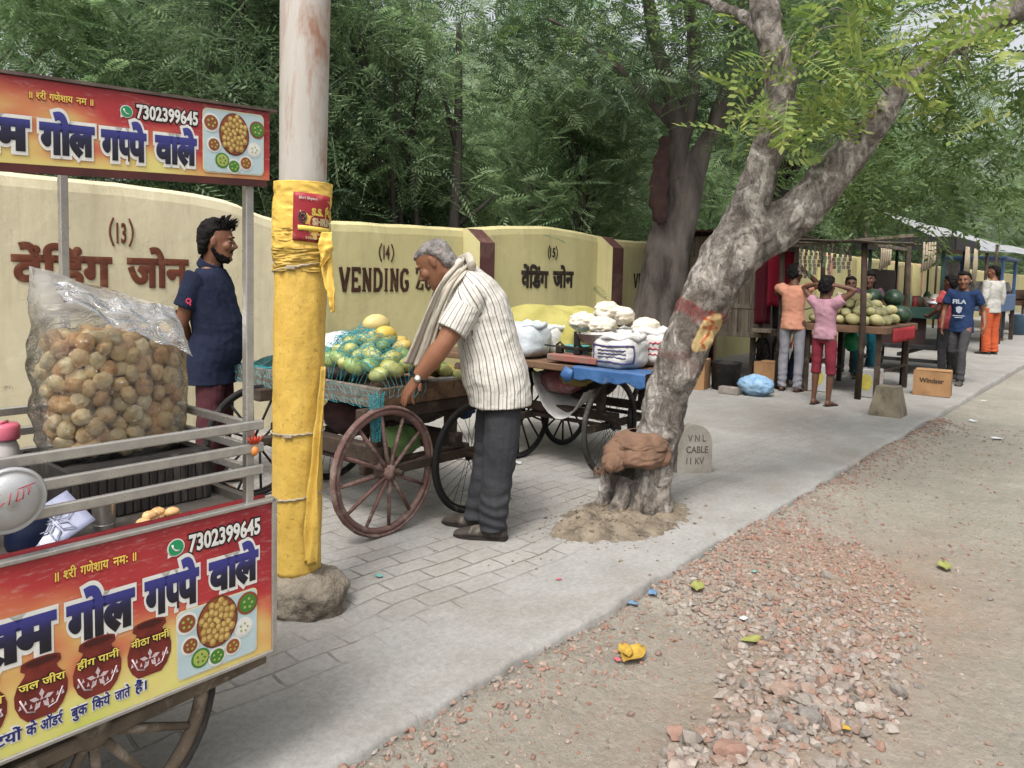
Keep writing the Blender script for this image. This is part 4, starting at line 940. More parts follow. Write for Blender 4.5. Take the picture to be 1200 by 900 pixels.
    if hair:
        hb = MB(); hs_ = HAIR[hair[0]]
        hb.tube([hp(((f+q)/2, 0, z)) for z, f, q, h in hs_], [((f-q)/2*kh, h*kh) for z, f, q, h in hs_], 22, ref=H3@Vector((1, 0, 0)), axis=H3@Vector((0, 0, 1)))
        r_ = random.Random(len(label)); 
        if hair[0] == 'puff':
            for q in range(60):
                a = r_.uniform(0, 2*PI); z = r_.uniform(.0, .15); rr = np.interp(z, [.0, .09, .15], [.1, .1, .05])
                p = Vector((rr*1.05*math.cos(a), .085*math.sin(a)*rr/.1, z)); 
                if p.x > 0.03 and z < .07: continue
                dv = Vector((0.028+.5*p.x*.3, p.y*.25, .022+.02*r_.random())); dv *= r_.uniform(.4, 1.0)
                if z < .10: continue
                hb.tube([hp(p*0.9), hp(p+dv*.5), hp(p+dv)], [.012*kh, .008*kh, .002*kh], 5)
        hm = remesh(hb, vox*.75, 1, 'hair'); am = .006 if hair[0] == 'puff' else (.004 if vox < .01 else .010)
        displace(hm, lambda p: am*kh*fbm(p, 30 if vox > .01 or hair[0] == 'puff' else 55, 3)+am*.8*(1-abs(nz(p, 22, 4))*2.4)); hm.materials.append(hair[1]); link('hair', hm, b)
        if hair[0] in ('puff', 'short') and vox < .0075:
            sb = MB()
            for q in range(90):
                a = r_.uniform(-1.5, 1.5); p = Vector((.095*math.cos(a), .075*math.sin(a), r_.uniform(.08, .145))); dv = Vector((.03*r_.random()+.006, p.y*.2, .012*r_.gauss(0, 1)+.012)); sb.tube([hp(p*.92), hp(p+dv*.5), hp(p+dv)], [.003*kh, .002*kh, .0006*kh], 4)
            sb.build('hair_strands', hair[1], b)
    if beard:
        bb = MB(); bs = [(-.128, .074, .03, .026), (-.113, .088, -.005, .043), (-.092, .0925, -.03, .0525), (-.080, .088, -.042, .057), (-.064, .060, -.046, .0615), (-.035, .015, -.040, .0675), (-.005, .008, -.030, .072), (.01, 0., -.025, .0725)]
        bb.tube([hp(((f+q)/2, 0, z)) for z, f, q, h in bs], [((f-q)/2*kh, h*kh) for z, f, q, h in bs], 18, ref=H3@Vector((1, 0, 0)), axis=H3@Vector((0, 0, 1)))
        bb.tube([hp((.082, .03, -.062)), hp((.098, .012, -.044)), hp((.101, 0, -.041)), hp((.098, -.012, -.044)), hp((.082, -.03, -.062))], [.006*kh]*5, 6)
        bm_ = remesh(bb, vox*.7, 1, 'beard'); displace(bm_, lambda p: .004*fbm(p, 60, 3)-.001); bm_.materials.append(beard); link('beard', bm_, b)
    # ---- shirt
    if shirt:
        sb = MB(); P, Rr = tpath(shirt_pad*1.0, np.concatenate([np.linspace(hem*2.5, 1.5, 16), [1.62, 1.72]]), bel=belly)
        Rr = [(a+hem_out*max(0, 1-i/7), b+hem_out*max(0, 1-i/7)) for i, (a, b) in enumerate(Rr)]
        sb.tube(P, Rr, 22, ref=fx)
        for s in 'LR':
            a, e = J['sh'+s], J['el'+s]
            if sleeve <= 1: pts = [a.lerp(J['chest'], .35), a, a.lerp(e, sleeve*.5), a.lerp(e, sleeve)]; rr = [.078, .072, .066, .066]
            else:
                w = J['wr'+s]; pts = [a.lerp(J['chest'], .35), a, a.lerp(e, .6), e, e.lerp(w, .5), e.lerp(w, sleeve-1)]; rr = [.078, .072, .064, .058, .052, .046]
            sb.tube(pts, [(x*k+shirt_pad*.45)*(.6+.4*fat) for x in rr], 16)
        sm = remesh(sb, vox, 3, 'shirt')
        displace(sm, lambda p: fold*(.006*fbm((p[0]+.4*p[2], p[1], p[2]*.7), 8, 3, 3)+.004*(1-abs(nz((p[0]+p[2]*.5, p[1], p[2]*1.3), 10, 6))*2)))
        if stripes:
            n = len(sm.vertices); co = np.empty(n*3, np.float32); sm.vertices.foreach_get('co', co); val = np.zeros(n, np.float32)
            segs = []
            for s in 'LR': segs.append((J['sh'+s].lerp(J['chest'], -.15 if True else 0), J['sh'+s].lerp(J['el'+s], .9), .075, s))
            lat = Vector((0, 1, 0))
            for i in range(n):
                p = Vector(co[i*3:i*3+3]); best = None
                for a, e, r0, s in segs:
                    ab = e-a; tt = (p-a).dot(ab)/ab.length_squared; q = a+ab*max(0, min(1, tt)); dd = (p-q).length/r0
                    if tt > .18 and dd < 1.45 and (best is None or dd < best[0]):
                        d_ = (p-q); u_ = ab.normalized(); x_ = fx-u_*fx.dot(u_); x_.normalize(); y_ = u_.cross(x_); best = (dd, (math.atan2(d_.dot(y_), d_.dot(x_)))*r0)
                if best is None:
                    u = min(np.linspace(-.25, 1.8, 24), key=lambda q: (torso(q)-p).length_squared); c0 = torso(u); u2 = (torso(min(1.8, u+.05))-torso(u-.05)).normalized()
                    d_ = p-c0; x_ = -fx-u2*(-fx).dot(u2); x_.normalize(); y_ = u2.cross(x_); best = (0, -math.atan2(d_.dot(y_), d_.dot(x_))*.165)
                val[i] = best[1]
            at_ = sm.attributes.new('stripe', 'FLOAT', 'POINT'); at_.data.foreach_set('value', val)
        sm.materials.append(shirt); so = link('shirt', sm, b)
        if collar:
            cb = MB(); nk = J['neck']; nd = (hp((-.012, 0, -.06))-nk).normalized(); up0 = nd
            for sg in (-1, 1):
                def cp(u, v, sg=sg):
                    a = u*PI*.93*sg+PI; rr = .066*k+.012*v; c = nk+nd*(.012+.036*(1-v))*k; x = fx-nd*fx.dot(nd); x.normalize(); y = nd.cross(x)
                    drop = -.03*k*v*(.3+.7*u); return c+x*(math.cos(a)*(rr+.016*u*v))+y*(math.sin(a)*rr*1.05)+nd*drop-nd*.02*u*k
                cb.grid(cp, 14, 4, thick=.004)
            cb.build('collar', collar, so)
    # ---- trousers
    if trousers:
        tb = MB(); P = [J['waist'].lerp(J['pelvis'], .55), J['pelvis'], J['pelvis']-Vector((0, 0, .05*k)), J['pelvis']-Vector((0, 0, .10*k))]
        tb.tube(P, [(.105*k*fat, .150*k*fat), (.112*k*fat, .156*k*fat), (.112*k*fat, .156*k*fat), (.095*k*fat, .145*k*fat)], 20, ref=fx)
        for s in 'LR':
            h, n, an = J['hip'+s], J['kn'+s], J['an'+s]
            pts = [h+Vector((0, 0, .02*k)), h-Vector((0, 0, .03*k)), h.lerp(n, .35), h.lerp(n, .75), n, n.lerp(an, .3), n.lerp(an, .65), an, an-Vector((0, 0, .035*k))]; rr = [.070, .084, .088, .081, .074, .072, .069, .067, .069]
            if leg_end: 
                m_ = n.lerp(an, leg_end); pts = pts[:5]+[n.lerp(an, leg_end*.5), m_]; rr = rr[:5]+[.074, .078]
            tb.tube(pts, [x*k*leg_w*(.3+.7*fat) for x in rr], 16)
        tm = remesh(tb, vox, 3, 'trousers')
        zk = (J['knL'].z+J['knR'].z)/2
        displace(tm, lambda p: fold*(.007*fbm((p[0]*1.2, p[1], p[2]*.6), 9, 3, 8)+.006*max(0, 1-abs(p[2]-zk)/.35)*math.sin(p[2]*70+4*nz(p, 4, 2))*nz(p, 5, 3)+.007*max(0, 1-p[2]/.3)*math.sin(p[2]*95+5*nz(p, 5, 7))))
        tm.materials.append(trousers); link('trousers', tm, b)
    if shoes:
        for s in 'LR':
            an = J['an'+s]; f = Vector(J['ft'+s]).normalized(); up = Vector((0, 0, 1)); lat = up.cross(f); g = an-Vector((0, 0, .05*k)); sb = MB()
            if feet == 'shoe':
                sb.tube([g-f*.075*k, g-f*.06*k, g+f*.0*k, g+f*.05*k, g+f*.11*k-up*.008*k, g+f*.165*k-up*.016*k, g+f*.20*k-up*.02*k, g+f*.212*k-up*.024*k], [(.018*k, .018*k), (.042*k, .034*k), (.050*k, .038*k), (.042*k, .041*k), (.030*k, .047*k), (.022*k, .045*k), (.014*k, .032*k), (.005*k, .014*k)], 16, ref=up)
                sm = remesh(sb, .005, 2, 'shoe'); sm.materials.append(shoes); so = link('shoe', sm, b)
                q = MB(); poly = [(-.078, -.02), (-.07, -.034), (0, -.039), (.1, -.05), (.17, -.046), (.21, -.02), (.21, .02), (.17, .046), (.1, .05), (0, .039), (-.07, .034), (-.078, .02)]
                q.prism([(x*k, y*k) for x, y in poly], .014*k, Vector((g.x, g.y, an.z-.085*k)), f, lat, up); q.build('sole', sole_m, so)
            else:
                q = MB(); poly = [(-.07, -.02), (-.06, -.032), (0, -.034), (.1, -.044), (.17, -.042), (.2, -.018), (.2, .018), (.17, .042), (.1, .044), (0, .034), (-.06, .032), (-.07, .02)]
                q.prism([(x*k, y*k) for x, y in poly], .014*k, Vector((g.x, g.y, an.z-.085*k)), f, lat, up)
                q.tube([g+f*.03*k+lat*.044*k-up*.01*k, g+f*.09*k+up*.022*k, g+f*.03*k-lat*.044*k-up*.01*k], [(.004*k, .010*k)]*3, 6); q.build('sandal', shoes, b)
    return t, b

# ------------------------------------------------------------------ the two men at the fruit cart
def frame_of(loc, rotz):
    Mi = (Matrix.Translation(loc)@Matrix.Rotation(rotz, 4, 'Z')).inverted(); return lambda px, py, Y: Mi@at(px, py, Y)
def stripe_mat():
    m, t, b, o = new_mat('striped_shirt_cloth'); a = _n(t, 'ShaderNodeAttribute', attribute_name='stripe')
    def line(period, w_, off):
        q = _n(t, 'ShaderNodeMath', operation='ADD'); q.inputs[1].default_value = off; t.links.new(a.outputs['Fac'], q.inputs[0])
        d = _n(t, 'ShaderNodeMath', operation='DIVIDE'); d.inputs[1].default_value = period; t.links.new(q.outputs[0], d.inputs[0])
        f = _n(t, 'ShaderNodeMath', operation='FRACT'); t.links.new(d.outputs[0], f.inputs[0])
        return ramp(t, f.outputs[0], [(0, (1, 1, 1, 1)), (w_, (1, 1, 1, 1)), (w_+0.05, (0, 0, 0, 1))])
    v = coords(t); base = mixc(t, ramp(t, noise_n(t, v, 5, 5), BW), L(218, 214, 206), L(202, 198, 190))
    c = mixc(t, line(0.032, 0.13, 1.0), base, L(124, 114, 106)); c = mixc(t, line(0.032, 0.06, 1.0150), c, L(160, 156, 150))
    t.links.new(c, b.inputs['Base Color']); b.inputs['Roughness'].default_value = 0.9; b.inputs['Specular IOR Level'].default_value = 0.12
    p = bump(t, noise_n(t, v, 16, 6, 0.6), b, 0.5, 0.02); return m
loc = Vector((-0.10, 3.95, 0)); rz = math.radians(162); lp = frame_of(loc, rz)
J = pose(1.66, pelvis=lp(587, 452, 3.95), waist=lp(580, 415, 3.96), chest=lp(564, 362, 3.97), neck=lp(538, 320, 3.98), head=lp(511, 309, 3.99),
         shL=lp(552, 349, 3.80), elL=lp(521, 402, 3.74), wrL=lp(489, 444, 3.76), shR=lp(548, 345, 4.13), elR=lp(512, 400, 4.16), wrR=lp(490, 440, 4.10),
         hipL=lp(590, 470, 3.87), knL=lp(585, 540, 3.84), anL=lp(578, 609, 3.85), hipR=lp(580, 468, 4.03), knR=lp(574, 536, 4.03), anR=lp(560, 598, 4.02))
hdir = (lp(470, 469, 3.80)-J['wrL']).normalized(); J['hdL'] = hdir; J['hdR'] = (J['wrR']-J['elR']).normalized()
J['ftL'] = Vector((1, .12, 0)); J['ftR'] = Vector((1, -.05, 0))
for s in 'LR': J['an'+s].z = .085
toe = M('brown_grey_shoe', L(76, 68, 62), L(56, 50, 46), 8, 0.75, 0.2, 40, stain=L(130, 122, 112), stscale=10, stamt=0.4)
old, oldb = person('old man in a white striped shirt and towel scarf leaning on the fruit cart', loc, rz, J, skin_tan, ('bald', hair_grey), stripe_mat(), cloth_mat('charcoal_cloth', L(66, 67, 70), L(52, 53, 57)), toe, head_ypr=(4, 36, 0),
       fat=1.06, belly=.035, vox=.0055, curl=(0.22, 0.5), sleeve=.74, hem=-.09, leg_w=1.08, shirt_pad=.030, arm=1.2, hem_out=.016, stripes=True, palms={'L': (Vector((.2, -.5, -1)), Vector((.9, -.45, 0.2))), 'R': (Vector((0, 0, -1)), Vector((0, 1, 0)))}, collar=M('white_collar', L(206, 202, 194), L(190, 186, 178)))
# wrist watch
wb = MB(); w = J['wrL']; d = (J['wrL']-J['elL']).normalized(); q = w-d*.012; a = d.orthogonal().normalized(); b2 = d.cross(a)
wb.tube([q+(a*math.cos(x*PI/8)+b2*math.sin(x*PI/8))*.0335 for x in range(16)], [(.009, .003)]*16, 6, ref=d, closed=True)
camdir = ((Matrix.Translation(loc)@Matrix.Rotation(rz, 4, 'Z')).inverted()@Vector((0.15, 0, 1.5))-q); nrm = (camdir-d*camdir.dot(d)).normalized()
cx = q+nrm*.034; wo = wb.build('watch_strap', M('black_leather', L(30, 28, 28), L(22, 20, 20), 9, .6))
wo.parent = None
f = MB(); R3 = nrm.to_track_quat('Z', 'Y').to_matrix(); f.lathe([(.0, -.002), (.019, -.002), (.019, .005), (.0165, .007), (0, .007)], 20, cx, R3, mi=0); f.lathe([(0, .0072), (.015, .0075), (0, .0078)], 18, cx, R3, mi=1)
ws = thing('wrist_watch', 'round white faced wrist watch on the old man\'s wrist', 'watch', loc, rz); wo.parent = ws; f.build('watch_face', [M('steel_case', L(170, 165, 155), None, 9, .3, metal=1), M('white_dial', L(226, 224, 216), L(220, 218, 210), 5, .4)], ws)
# towel round his neck, both ends hanging forward
def scarf():
    m = cloth_mat('cream_towel', L(196, 188, 174), L(176, 168, 154)); sc = MB()
    for (path, wd) in (([lp(545, 306, 4.02), lp(546, 310, 3.92), lp(538, 318, 3.84), lp(523, 336, 3.79), lp(511, 362, 3.78), lp(499, 395, 3.79), lp(486, 429, 3.80)], [.05, .05, .055, .06, .066, .076, .088]),
                       ([lp(544, 304, 3.98), lp(540, 308, 4.09), lp(528, 320, 4.14), lp(514, 345, 4.12), lp(506, 375, 4.06), lp(500, 405, 4.02), lp(496, 425, 4.0)], [.05, .05, .05, .055, .06, .07, .075])):
        P = crom(path, 6); Wd = np.interp(np.linspace(0, 1, len(P)), np.linspace(0, 1, len(wd)), wd)
        def fn(u, v):
            i = min(int(u*(len(P)-1)), len(P)-2); fr = u*(len(P)-1)-i; p = Vector(P[i]).lerp(Vector(P[i+1]), fr); tt = (Vector(P[i+1])-Vector(P[i])).normalized()
            wv = np.interp(u*(len(P)-1), range(len(P)), Wd); sd = Vector((.75, .35, .5)); sd = (sd-tt*sd.dot(tt)).normalized(); nn = tt.cross(sd)
            fold = .012*math.sin(v*12+3*nz((u*2, v, 0), 2))+.005*math.sin(v*27+u*4); return p+sd*((v-.5)*wv*1.25)+nn*(fold+.012*math.cos((v-.5)*PI))
        sc.grid(fn, 40, 22, thick=.006)
    sc.tube(crom([lp(553, 312, 3.86), lp(550, 303, 3.94), lp(546, 303, 4.02), lp(540, 306, 4.1)], 5), [(.030, .022)]*16, 12)
    t = thing('towel', 'cream towel draped round the old man\'s neck with hanging ends', 'towel', loc, rz); sc.build('towel_cloth', m, t)
scarf()

loc = Vector((-1.835, 4.72, 0)); rz = math.radians(0); lp = frame_of(loc, rz)
J = pose(1.68, pelvis=lp(247, 420, 4.74), waist=lp(251, 388, 4.74), hipL=(.0, .072, .80), hipR=(.0, -.072, .80), knL=(.01, .09, .45), knR=(.01, -.09, .45), chest=lp(248, 350, 4.74), neck=lp(247, 311, 4.74), head=lp(254, 284, 4.72),
         shR=lp(228, 329, 4.60), elR=lp(213, 378, 4.60), wrR=lp(221, 406, 4.80), shL=lp(254, 330, 4.90), elL=lp(240, 376, 5.0), wrL=lp(232, 405, 4.92), hdR=(0.35, 1, -.1), hdL=(0, -1, -.2))
maroon = cloth_mat('maroon_track_cloth', L(84, 48, 54), L(66, 38, 44)); navy = M('navy_polo_cloth', L(40, 46, 66), L(30, 35, 52), 5, .95, .5, 16, .02, spec=.1)
yng, yb = person('young bearded man in a navy polo shirt and maroon trousers, hands behind his back', loc, rz, J, skin_brown, ('puff', hair_black), navy, maroon, sole_m, beard=hair_black, head_ypr=(14, 2, 0), fat=1.0, belly=.045, vox=.006, hem_out=.034,
       sleeve=.62, hem=-.17, shirt_pad=.016, collar=navy, feet='sandal', fold=.8)
# pink badge on the sleeve, white piping on the trousers
bd = MB(); c0 = lp(221, 353, 4.515)
for a in range(7): bd.ell(c0+Vector((.013*math.cos(a*.9), 0.0, .013*math.sin(a*.9))), (.0065, .006, .0065), 7, 5)
bd.ell(c0+Vector((.010, 0, -.02)), (.006, .006, .010), 7, 5)
bd.build('badge', M('pink_badge', L(196, 64, 96), L(170, 48, 80)), yb)
# ================================================================== NEAR THINGS
def bld(mb, name, mats, parent, o=(0, 0, 0)):
    """build from absolute street coordinates under a thing whose base is at o"""
    mb.v = [(v[0]-o[0], v[1]-o[1], v[2]-o[2]) for v in mb.v]; return mb.build(name, mats, parent)
def sthing(name, label, cat, o, group=None): return thing(name, label, cat, W(o[0], o[1], o[2] if len(o) > 2 else 0), ANG, group)
def swz(p): p = Vector(p); return Vector((p.dot(SU), p.dot(SWV), p.z))
steel = M('worn_steel', L(196, 192, 186), L(170, 166, 160), 20, 0.36, 0.15, 60, 0.002, metal=0.7, stain=L(140, 128, 114), stscale=14, stamt=0.3, rvar=0.12)
alum = M('aluminium', L(206, 206, 206), L(186, 186, 188), 14, 0.34, 0.1, 40, 0.003, metal=0.45, rvar=0.1)
wood_old = M('old_grey_wood', L(132, 122, 110), L(96, 86, 76), 8, 0.9, 0.5, 40, 0.01, stretch=(0.4, 3, 3), stain=L(70, 62, 55), stscale=6, stamt=0.45)
wood_brown = M('brown_wood', L(124, 96, 74), L(88, 66, 50), 8, 0.88, 0.5, 40, 0.01, stretch=(3, 0.4, 3), stain=L(66, 52, 42), stscale=6, stamt=0.45)
wood_dark = M('dark_wood', L(72, 58, 48), L(48, 40, 34), 8, 0.9, 0.5, 40, 0.01, stain=L(98, 86, 74), stscale=7, stamt=0.4)
iron = M('black_iron', L(44, 42, 41), L(30, 29, 29), 12, 0.6, 0.3, 50, 0.004, metal=0.3, stain=L(92, 70, 56), stscale=16, stamt=0.4)
rubber = M('grey_rubber', L(66, 63, 60), L(46, 44, 43), 12, 0.9, 0.3, 60, 0.004, stain=L(120, 112, 102), stscale=10, stamt=0.45)
rubber_blk = M('black_rubber', L(34, 33, 33), L(26, 25, 25), 12, 0.85, 0.3, 60, 0.004, stain=L(96, 90, 82), stscale=10, stamt=0.35)
dusty_wood_wheel = M('dusty_red_wood', L(122, 92, 86), L(96, 72, 68), 10, 0.92, 0.4, 50, 0.006, stain=L(148, 134, 124), stscale=12, stamt=0.5)
grey_wood_wheel = M('dusty_grey_wood', L(126, 112, 96), L(92, 80, 68), 10, 0.92, 0.4, 50, 0.006, stain=L(160, 148, 132), stscale=12, stamt=0.45)

def spoked_wheel(parent, c, r, o, kind='wood', spokes=12, mats=(None, None), dish=0.02, rot=0.1):
    """wheel in the street plane (rolls along s); parts tyre, rim, spokes, hub"""
    c = Vector(c); RY = Matrix.Rotation(PI/2, 3, 'X')
    circ = lambda rr, n, dy=0: [c+Vector((rr*math.cos(2*PI*i/n), dy, rr*math.sin(2*PI*i/n))) for i in range(n)]
    w = bld_rim = MB()
    if kind == 'wood':
        t = MB(); t.tube(circ(r-.008, 44), [(.010+.0015*(i % 2), .020) for i in range(44)], 8, ref=[Vector((math.cos(2*PI*i/44), 0, math.sin(2*PI*i/44))) for i in range(44)], closed=True); 
        wh = bld(t, 'wheel', mats[0], parent, o)
        t = MB(); t.tube(circ(r-.030, 40), [(.018, .017)]*40, 8, ref=[Vector((math.cos(2*PI*i/40), 0, math.sin(2*PI*i/40))) for i in range(40)], closed=True); bld(t, 'rim', mats[1], wh, o)
        t = MB()
        for i in range(spokes):
            a = 2*PI*i/spokes+rot; d = Vector((math.cos(a), 0, math.sin(a))); t.tube([c+d*.03+Vector((0, -dish, 0)), c+d*(r-.035)], [(.011, .013), (.009, .009)], 6, ref=(0, 1, 0))
        bld(t, 'spokes', mats[1], wh, o)
        t = MB(); t.lathe([(0, -.075), (.022, -.075), (.03, -.05), (.045, -.03), (.05, .0), (.045, .03), (.03, .05), (0, .05)], 18, c, RY); bld(t, 'hub', mats[1], wh, o)
    else:
        t = MB(); t.tube(circ(r-.016, 56), .0165, 10, closed=True); wh = bld(t, 'wheel', mats[0], parent, o)
        t = MB(); t.tube(circ(r-.036, 48), [(.007, .012)]*48, 6, ref=[Vector((math.cos(2*PI*i/48), 0, math.sin(2*PI*i/48))) for i in range(48)], closed=True); bld(t, 'rim', mats[1], wh, o)
        t = MB(); n = 28 if spokes > 14 else spokes
        for i in range(n):
            a = 2*PI*i/n+rot; d = Vector((math.cos(a), 0, math.sin(a))); a2 = a+(.32 if i % 2 else -.32)*(n > 14); d2 = Vector((math.cos(a2), 0, math.sin(a2))); sd = (.03 if (i//2) % 2 else -.03)
            t.tube([c+d2*.022+Vector((0, sd, 0)), c+d*(r-.036)], .0016 if n > 14 else .008, 5)
        bld(t, 'spokes', mats[1], wh, o)
        t = MB(); t.lathe([(0, -.06), (.010, -.06), (.012, -.035), (.026, -.034), (.026, -.026), (.016, -.02), (.016, .02), (.026, .026), (.026, .034), (.012, .035), (.01, .06), (0, .06)], 14, c, RY); bld(t, 'hub', mats[1], wh, o)
    return wh

# ------------------------------------------------------------------ the snack cart with the printed signs
GO = (0.5, 2.0, 0.0)
gc = sthing('snack_cart', 'golgappa snack cart with red and yellow printed sign panels and steel rails', 'cart', GO)
def print_mat():
    m, t, b, o = new_mat('printed_red_yellow'); v = coords(t, 'Generated'); s_ = _n(t, 'ShaderNodeSeparateXYZ'); t.links.new(v, s_.inputs[0])
    nz_ = _n(t, 'ShaderNodeTexNoise', i_Scale=2.2, i_Detail=2); mp = _n(t, 'ShaderNodeMapping'); mp.inputs['Scale'].default_value = (2.2, 1, 0.8); t.links.new(v, mp.inputs['Vector']); t.links.new(mp.outputs[0], nz_.inputs['Vector'])
    f = mixc(t, 0.62, nz_.outputs['Fac'], nz_.outputs['Fac'])
    def m2(op, a, b_):
        q = _n(t, 'ShaderNodeMath', operation=op)
        for i, x in enumerate((a, b_)):
            if isinstance(x, (int, float)): q.inputs[i].default_value = x
            else: t.links.new(x, q.inputs[i])
        return q.outputs[0]
    x, z = s_.outputs['X'], s_.outputs['Z']
    dx = m2('ABSOLUTE', m2('SUBTRACT', x, 0.66), 0); k = m2('ADD', m2('MULTIPLY', dx, 1.0), m2('MULTIPLY', z, 0.60)); k = m2('ADD', k, m2('MULTIPLY', m2('SUBTRACT', nz_.outputs['Fac'], 0.5), 0.9))
    c = ramp(t, k, [(0.0, L(204, 206, 104)), (0.18, L(222, 212, 128)), (0.30, L(218, 188, 112)), (0.42, L(202, 112, 80)), (0.53, L(180, 58, 60)), (0.85, L(146, 36, 46))])
    sc = ramp(t, noise_n(t, coords(t, 'Object', (3, 1, 14)), 9, 8, 0.8), [(0.54, (0, 0, 0, 1)), (0.70, (0.45, 0.45, 0.45, 1))]); c = mixc(t, sc, c, L(214, 190, 180))
    t.links.new(c, b.inputs['Base Color']); b.inputs['Roughness'].default_value = 0.32; b.inputs['Specular IOR Level'].default_value = 0.4
    bump(t, noise_n(t, coords(t), 7, 3), b, 0.12, 0.01); return m
pm = print_mat()
def flat(name, c, c2=None): return M(name, c, c2 or tuple(x*.9 for x in c[:3])+(1,), 30, 0.4, spec=0.35)
p_white = flat('print_white', L(228, 226, 220)); p_black = flat('print_black', L(26, 24, 28)); p_yel = flat('print_yellow', L(232, 208, 96)); p_red = flat('print_red', L(170, 34, 40)); p_green = flat('print_green', L(40, 150, 96)); p_brown = flat('print_pot_brown', L(126, 50, 42), L(98, 36, 32)); p_mouth = flat('print_pot_mouth', L(70, 30, 26))
p_cream = flat('print_cream', L(226, 214, 170)); p_sky = flat('print_pale_blue', L(186, 206, 210)); p_puri = flat('print_puri', L(214, 186, 116), L(190, 156, 88)); p_plate = flat('print_plate', L(110, 62, 40)); p_blue = flat('print_navy', L(40, 44, 110)); p_chut = flat('print_chutney', L(70, 128, 54)); p_br2 = flat('print_brown', L(140, 78, 50)); p_lime = flat('print_lime', L(168, 178, 90)); p_motif = flat('print_motif', L(206, 186, 190))
def title_mat():
    m, t, b, o = new_mat('print_blue_black'); v = coords(t, 'Generated'); s_ = _n(t, 'ShaderNodeSeparateXYZ'); t.links.new(v, s_.inputs[0])
    t.links.new(ramp(t, s_.outputs['Z'], [(0.2, L(20, 18, 30)), (0.45, L(34, 32, 64)), (0.62, L(52, 52, 124)), (1.0, L(58, 60, 140))]), b.inputs['Base Color']); b.inputs['Roughness'].default_value = 0.35; return m
p_title = title_mat()
X, Z, NF = (1, 0, 0), (0, 0, 1), (0, -1, 0)
def sign_art(sign, wpl, ttl, phone, gan, inset, pots=None, footer=None, slope=0.0, zb=0.0):
    """lettering and pictures printed on a sign; each layer lies a little in front of the one below"""
    sk = lambda p: Vector((p[0], p[1], p[2]+slope*(p[0]-zb)))
    def lay(n): return wpl-0.0008*n
    def txt(parts, bold, mat, layer, name='lettering', grow=0.0):
        mb = MB()
        for s, x0, x1, z0, h in parts: add_text(mb, s, (x0-grow, lay(layer), z0), X, Z, NF, x1-x0+2*grow, h, bold, 0.0003, fn=sk)
        return bld(mb, name, mat, sign, GO)
    txt(ttl, .15, p_white, 1, grow=.004); txt(ttl, .065, p_title, 2)
    txt(phone, .11, p_black, 1, grow=.0025); txt(phone, .035, p_white, 2)
    txt(gan, .09, p_red, 1, grow=.001); txt(gan, .02, p_yel, 2)
    # messenger badge: green bubble with a white handset
    x, z, r = inset['badge']; q = MB()
    def disc(mb, cx, cz, r, layer, n=22, ry=None, mi=None): mb.prism([(r*math.cos(2*PI*i/n), (ry or r)*math.sin(2*PI*i/n)) for i in range(n)], .0003, sk((cx, lay(layer), cz)), X, Z, NF, mi)
    disc(q, x, z, r, 1, mi=0); q.prism([(-.9*r, -.35*r), (-.95*r, -1.05*r), (-.3*r, -.85*r)], .0003, sk((x, lay(1), z)), X, Z, NF, 0); disc(q, x, z, r*.86, 2, mi=1)
    q.tube([sk((x-.42*r, lay(3), z+.38*r)), sk((x-.36*r, lay(3), z+.02*r)), sk((x-.05*r, lay(3), z-.32*r)), sk((x+.36*r, lay(3), z-.40*r))], [(.0002, .15*r), (.0002, .10*r), (.0002, .10*r), (.0002, .15*r)], 6, ref=(0, 1, 0), mi=0)
    bld(q, 'badge', [p_white, p_green], sign, GO)
    # picture of a plate of puris and bowls
    x0, x1, z0, z1 = inset['rect']; q = MB(); cr = (z1-z0)*.08
    def rrect(a, b, c, d, r):
        P = []
        for cx, cz, st in ((b-r, d-r, 0), (a+r, d-r, 90), (a+r, c+r, 180), (b-r, c+r, 270)): P += [(cx+r*math.cos(math.radians(st+q*22.5)), cz+r*math.sin(math.radians(st+q*22.5))) for q in range(5)]
        return P
    q.prism(rrect(x0, x1, z0, z1, cr), .0003, sk((0, lay(1), 0)) if not slope else Vector((0, lay(1), 0)), Vector((1, 0, slope)), Z, NF, 0) if not slope else q.prism([(a, b+slope*(a-zb)) for a, b in rrect(x0, x1, z0, z1, cr)], .0003, (0, lay(1), 0), X, Z, NF, 0)
    e = (z1-z0)*.018; P = rrect(x0+e, x1-e, z0+e, z1-e, cr); q.prism([(a, b+slope*(a-zb)) for a, b in P], .0003, (0, lay(2), 0), X, Z, NF, 1)
    px, pz, pr, prz = inset['plate']; disc(q, px, pz, pr, 3, 30, prz, 2); disc(q, px, pz, pr*.92, 4, 30, prz*.93, 3)
    r_ = random.Random(2)
    for i in range(34):
        a = i*2.4; rr = math.sqrt(i/34)*.84; disc(q, px+pr*rr*math.cos(a), pz+prz*rr*math.sin(a), pr*.165, 5+i % 3, 10, pr*.19, 4)
        disc(q, px+pr*rr*math.cos(a)-pr*.03, pz+prz*rr*math.sin(a)+pr*.05, pr*.10, 8, 8, pr*.11, 5)
    for (bx, bz, br, ci) in inset['bowls']:
        disc(q, bx, bz, br, 3, 20, mi=6 if ci not in (7, 9) else (8 if ci == 7 else 7)); disc(q, bx, bz, br*.78, 4, 18, mi=ci)
        for i in range(5): disc(q, bx+br*.4*math.cos(i*1.3), bz+br*.4*math.sin(i*1.3), br*.13, 5, 6, mi=9 if ci != 9 else 11)
    bld(q, 'picture', [p_cream, p_sky, p_plate, p_br2, flat('print_puri_edge', L(176, 140, 78)), p_puri, p_white, p_chut, p_br2, p_lime, flat('print_rust', L(150, 84, 46)), p_chut], sign, GO)
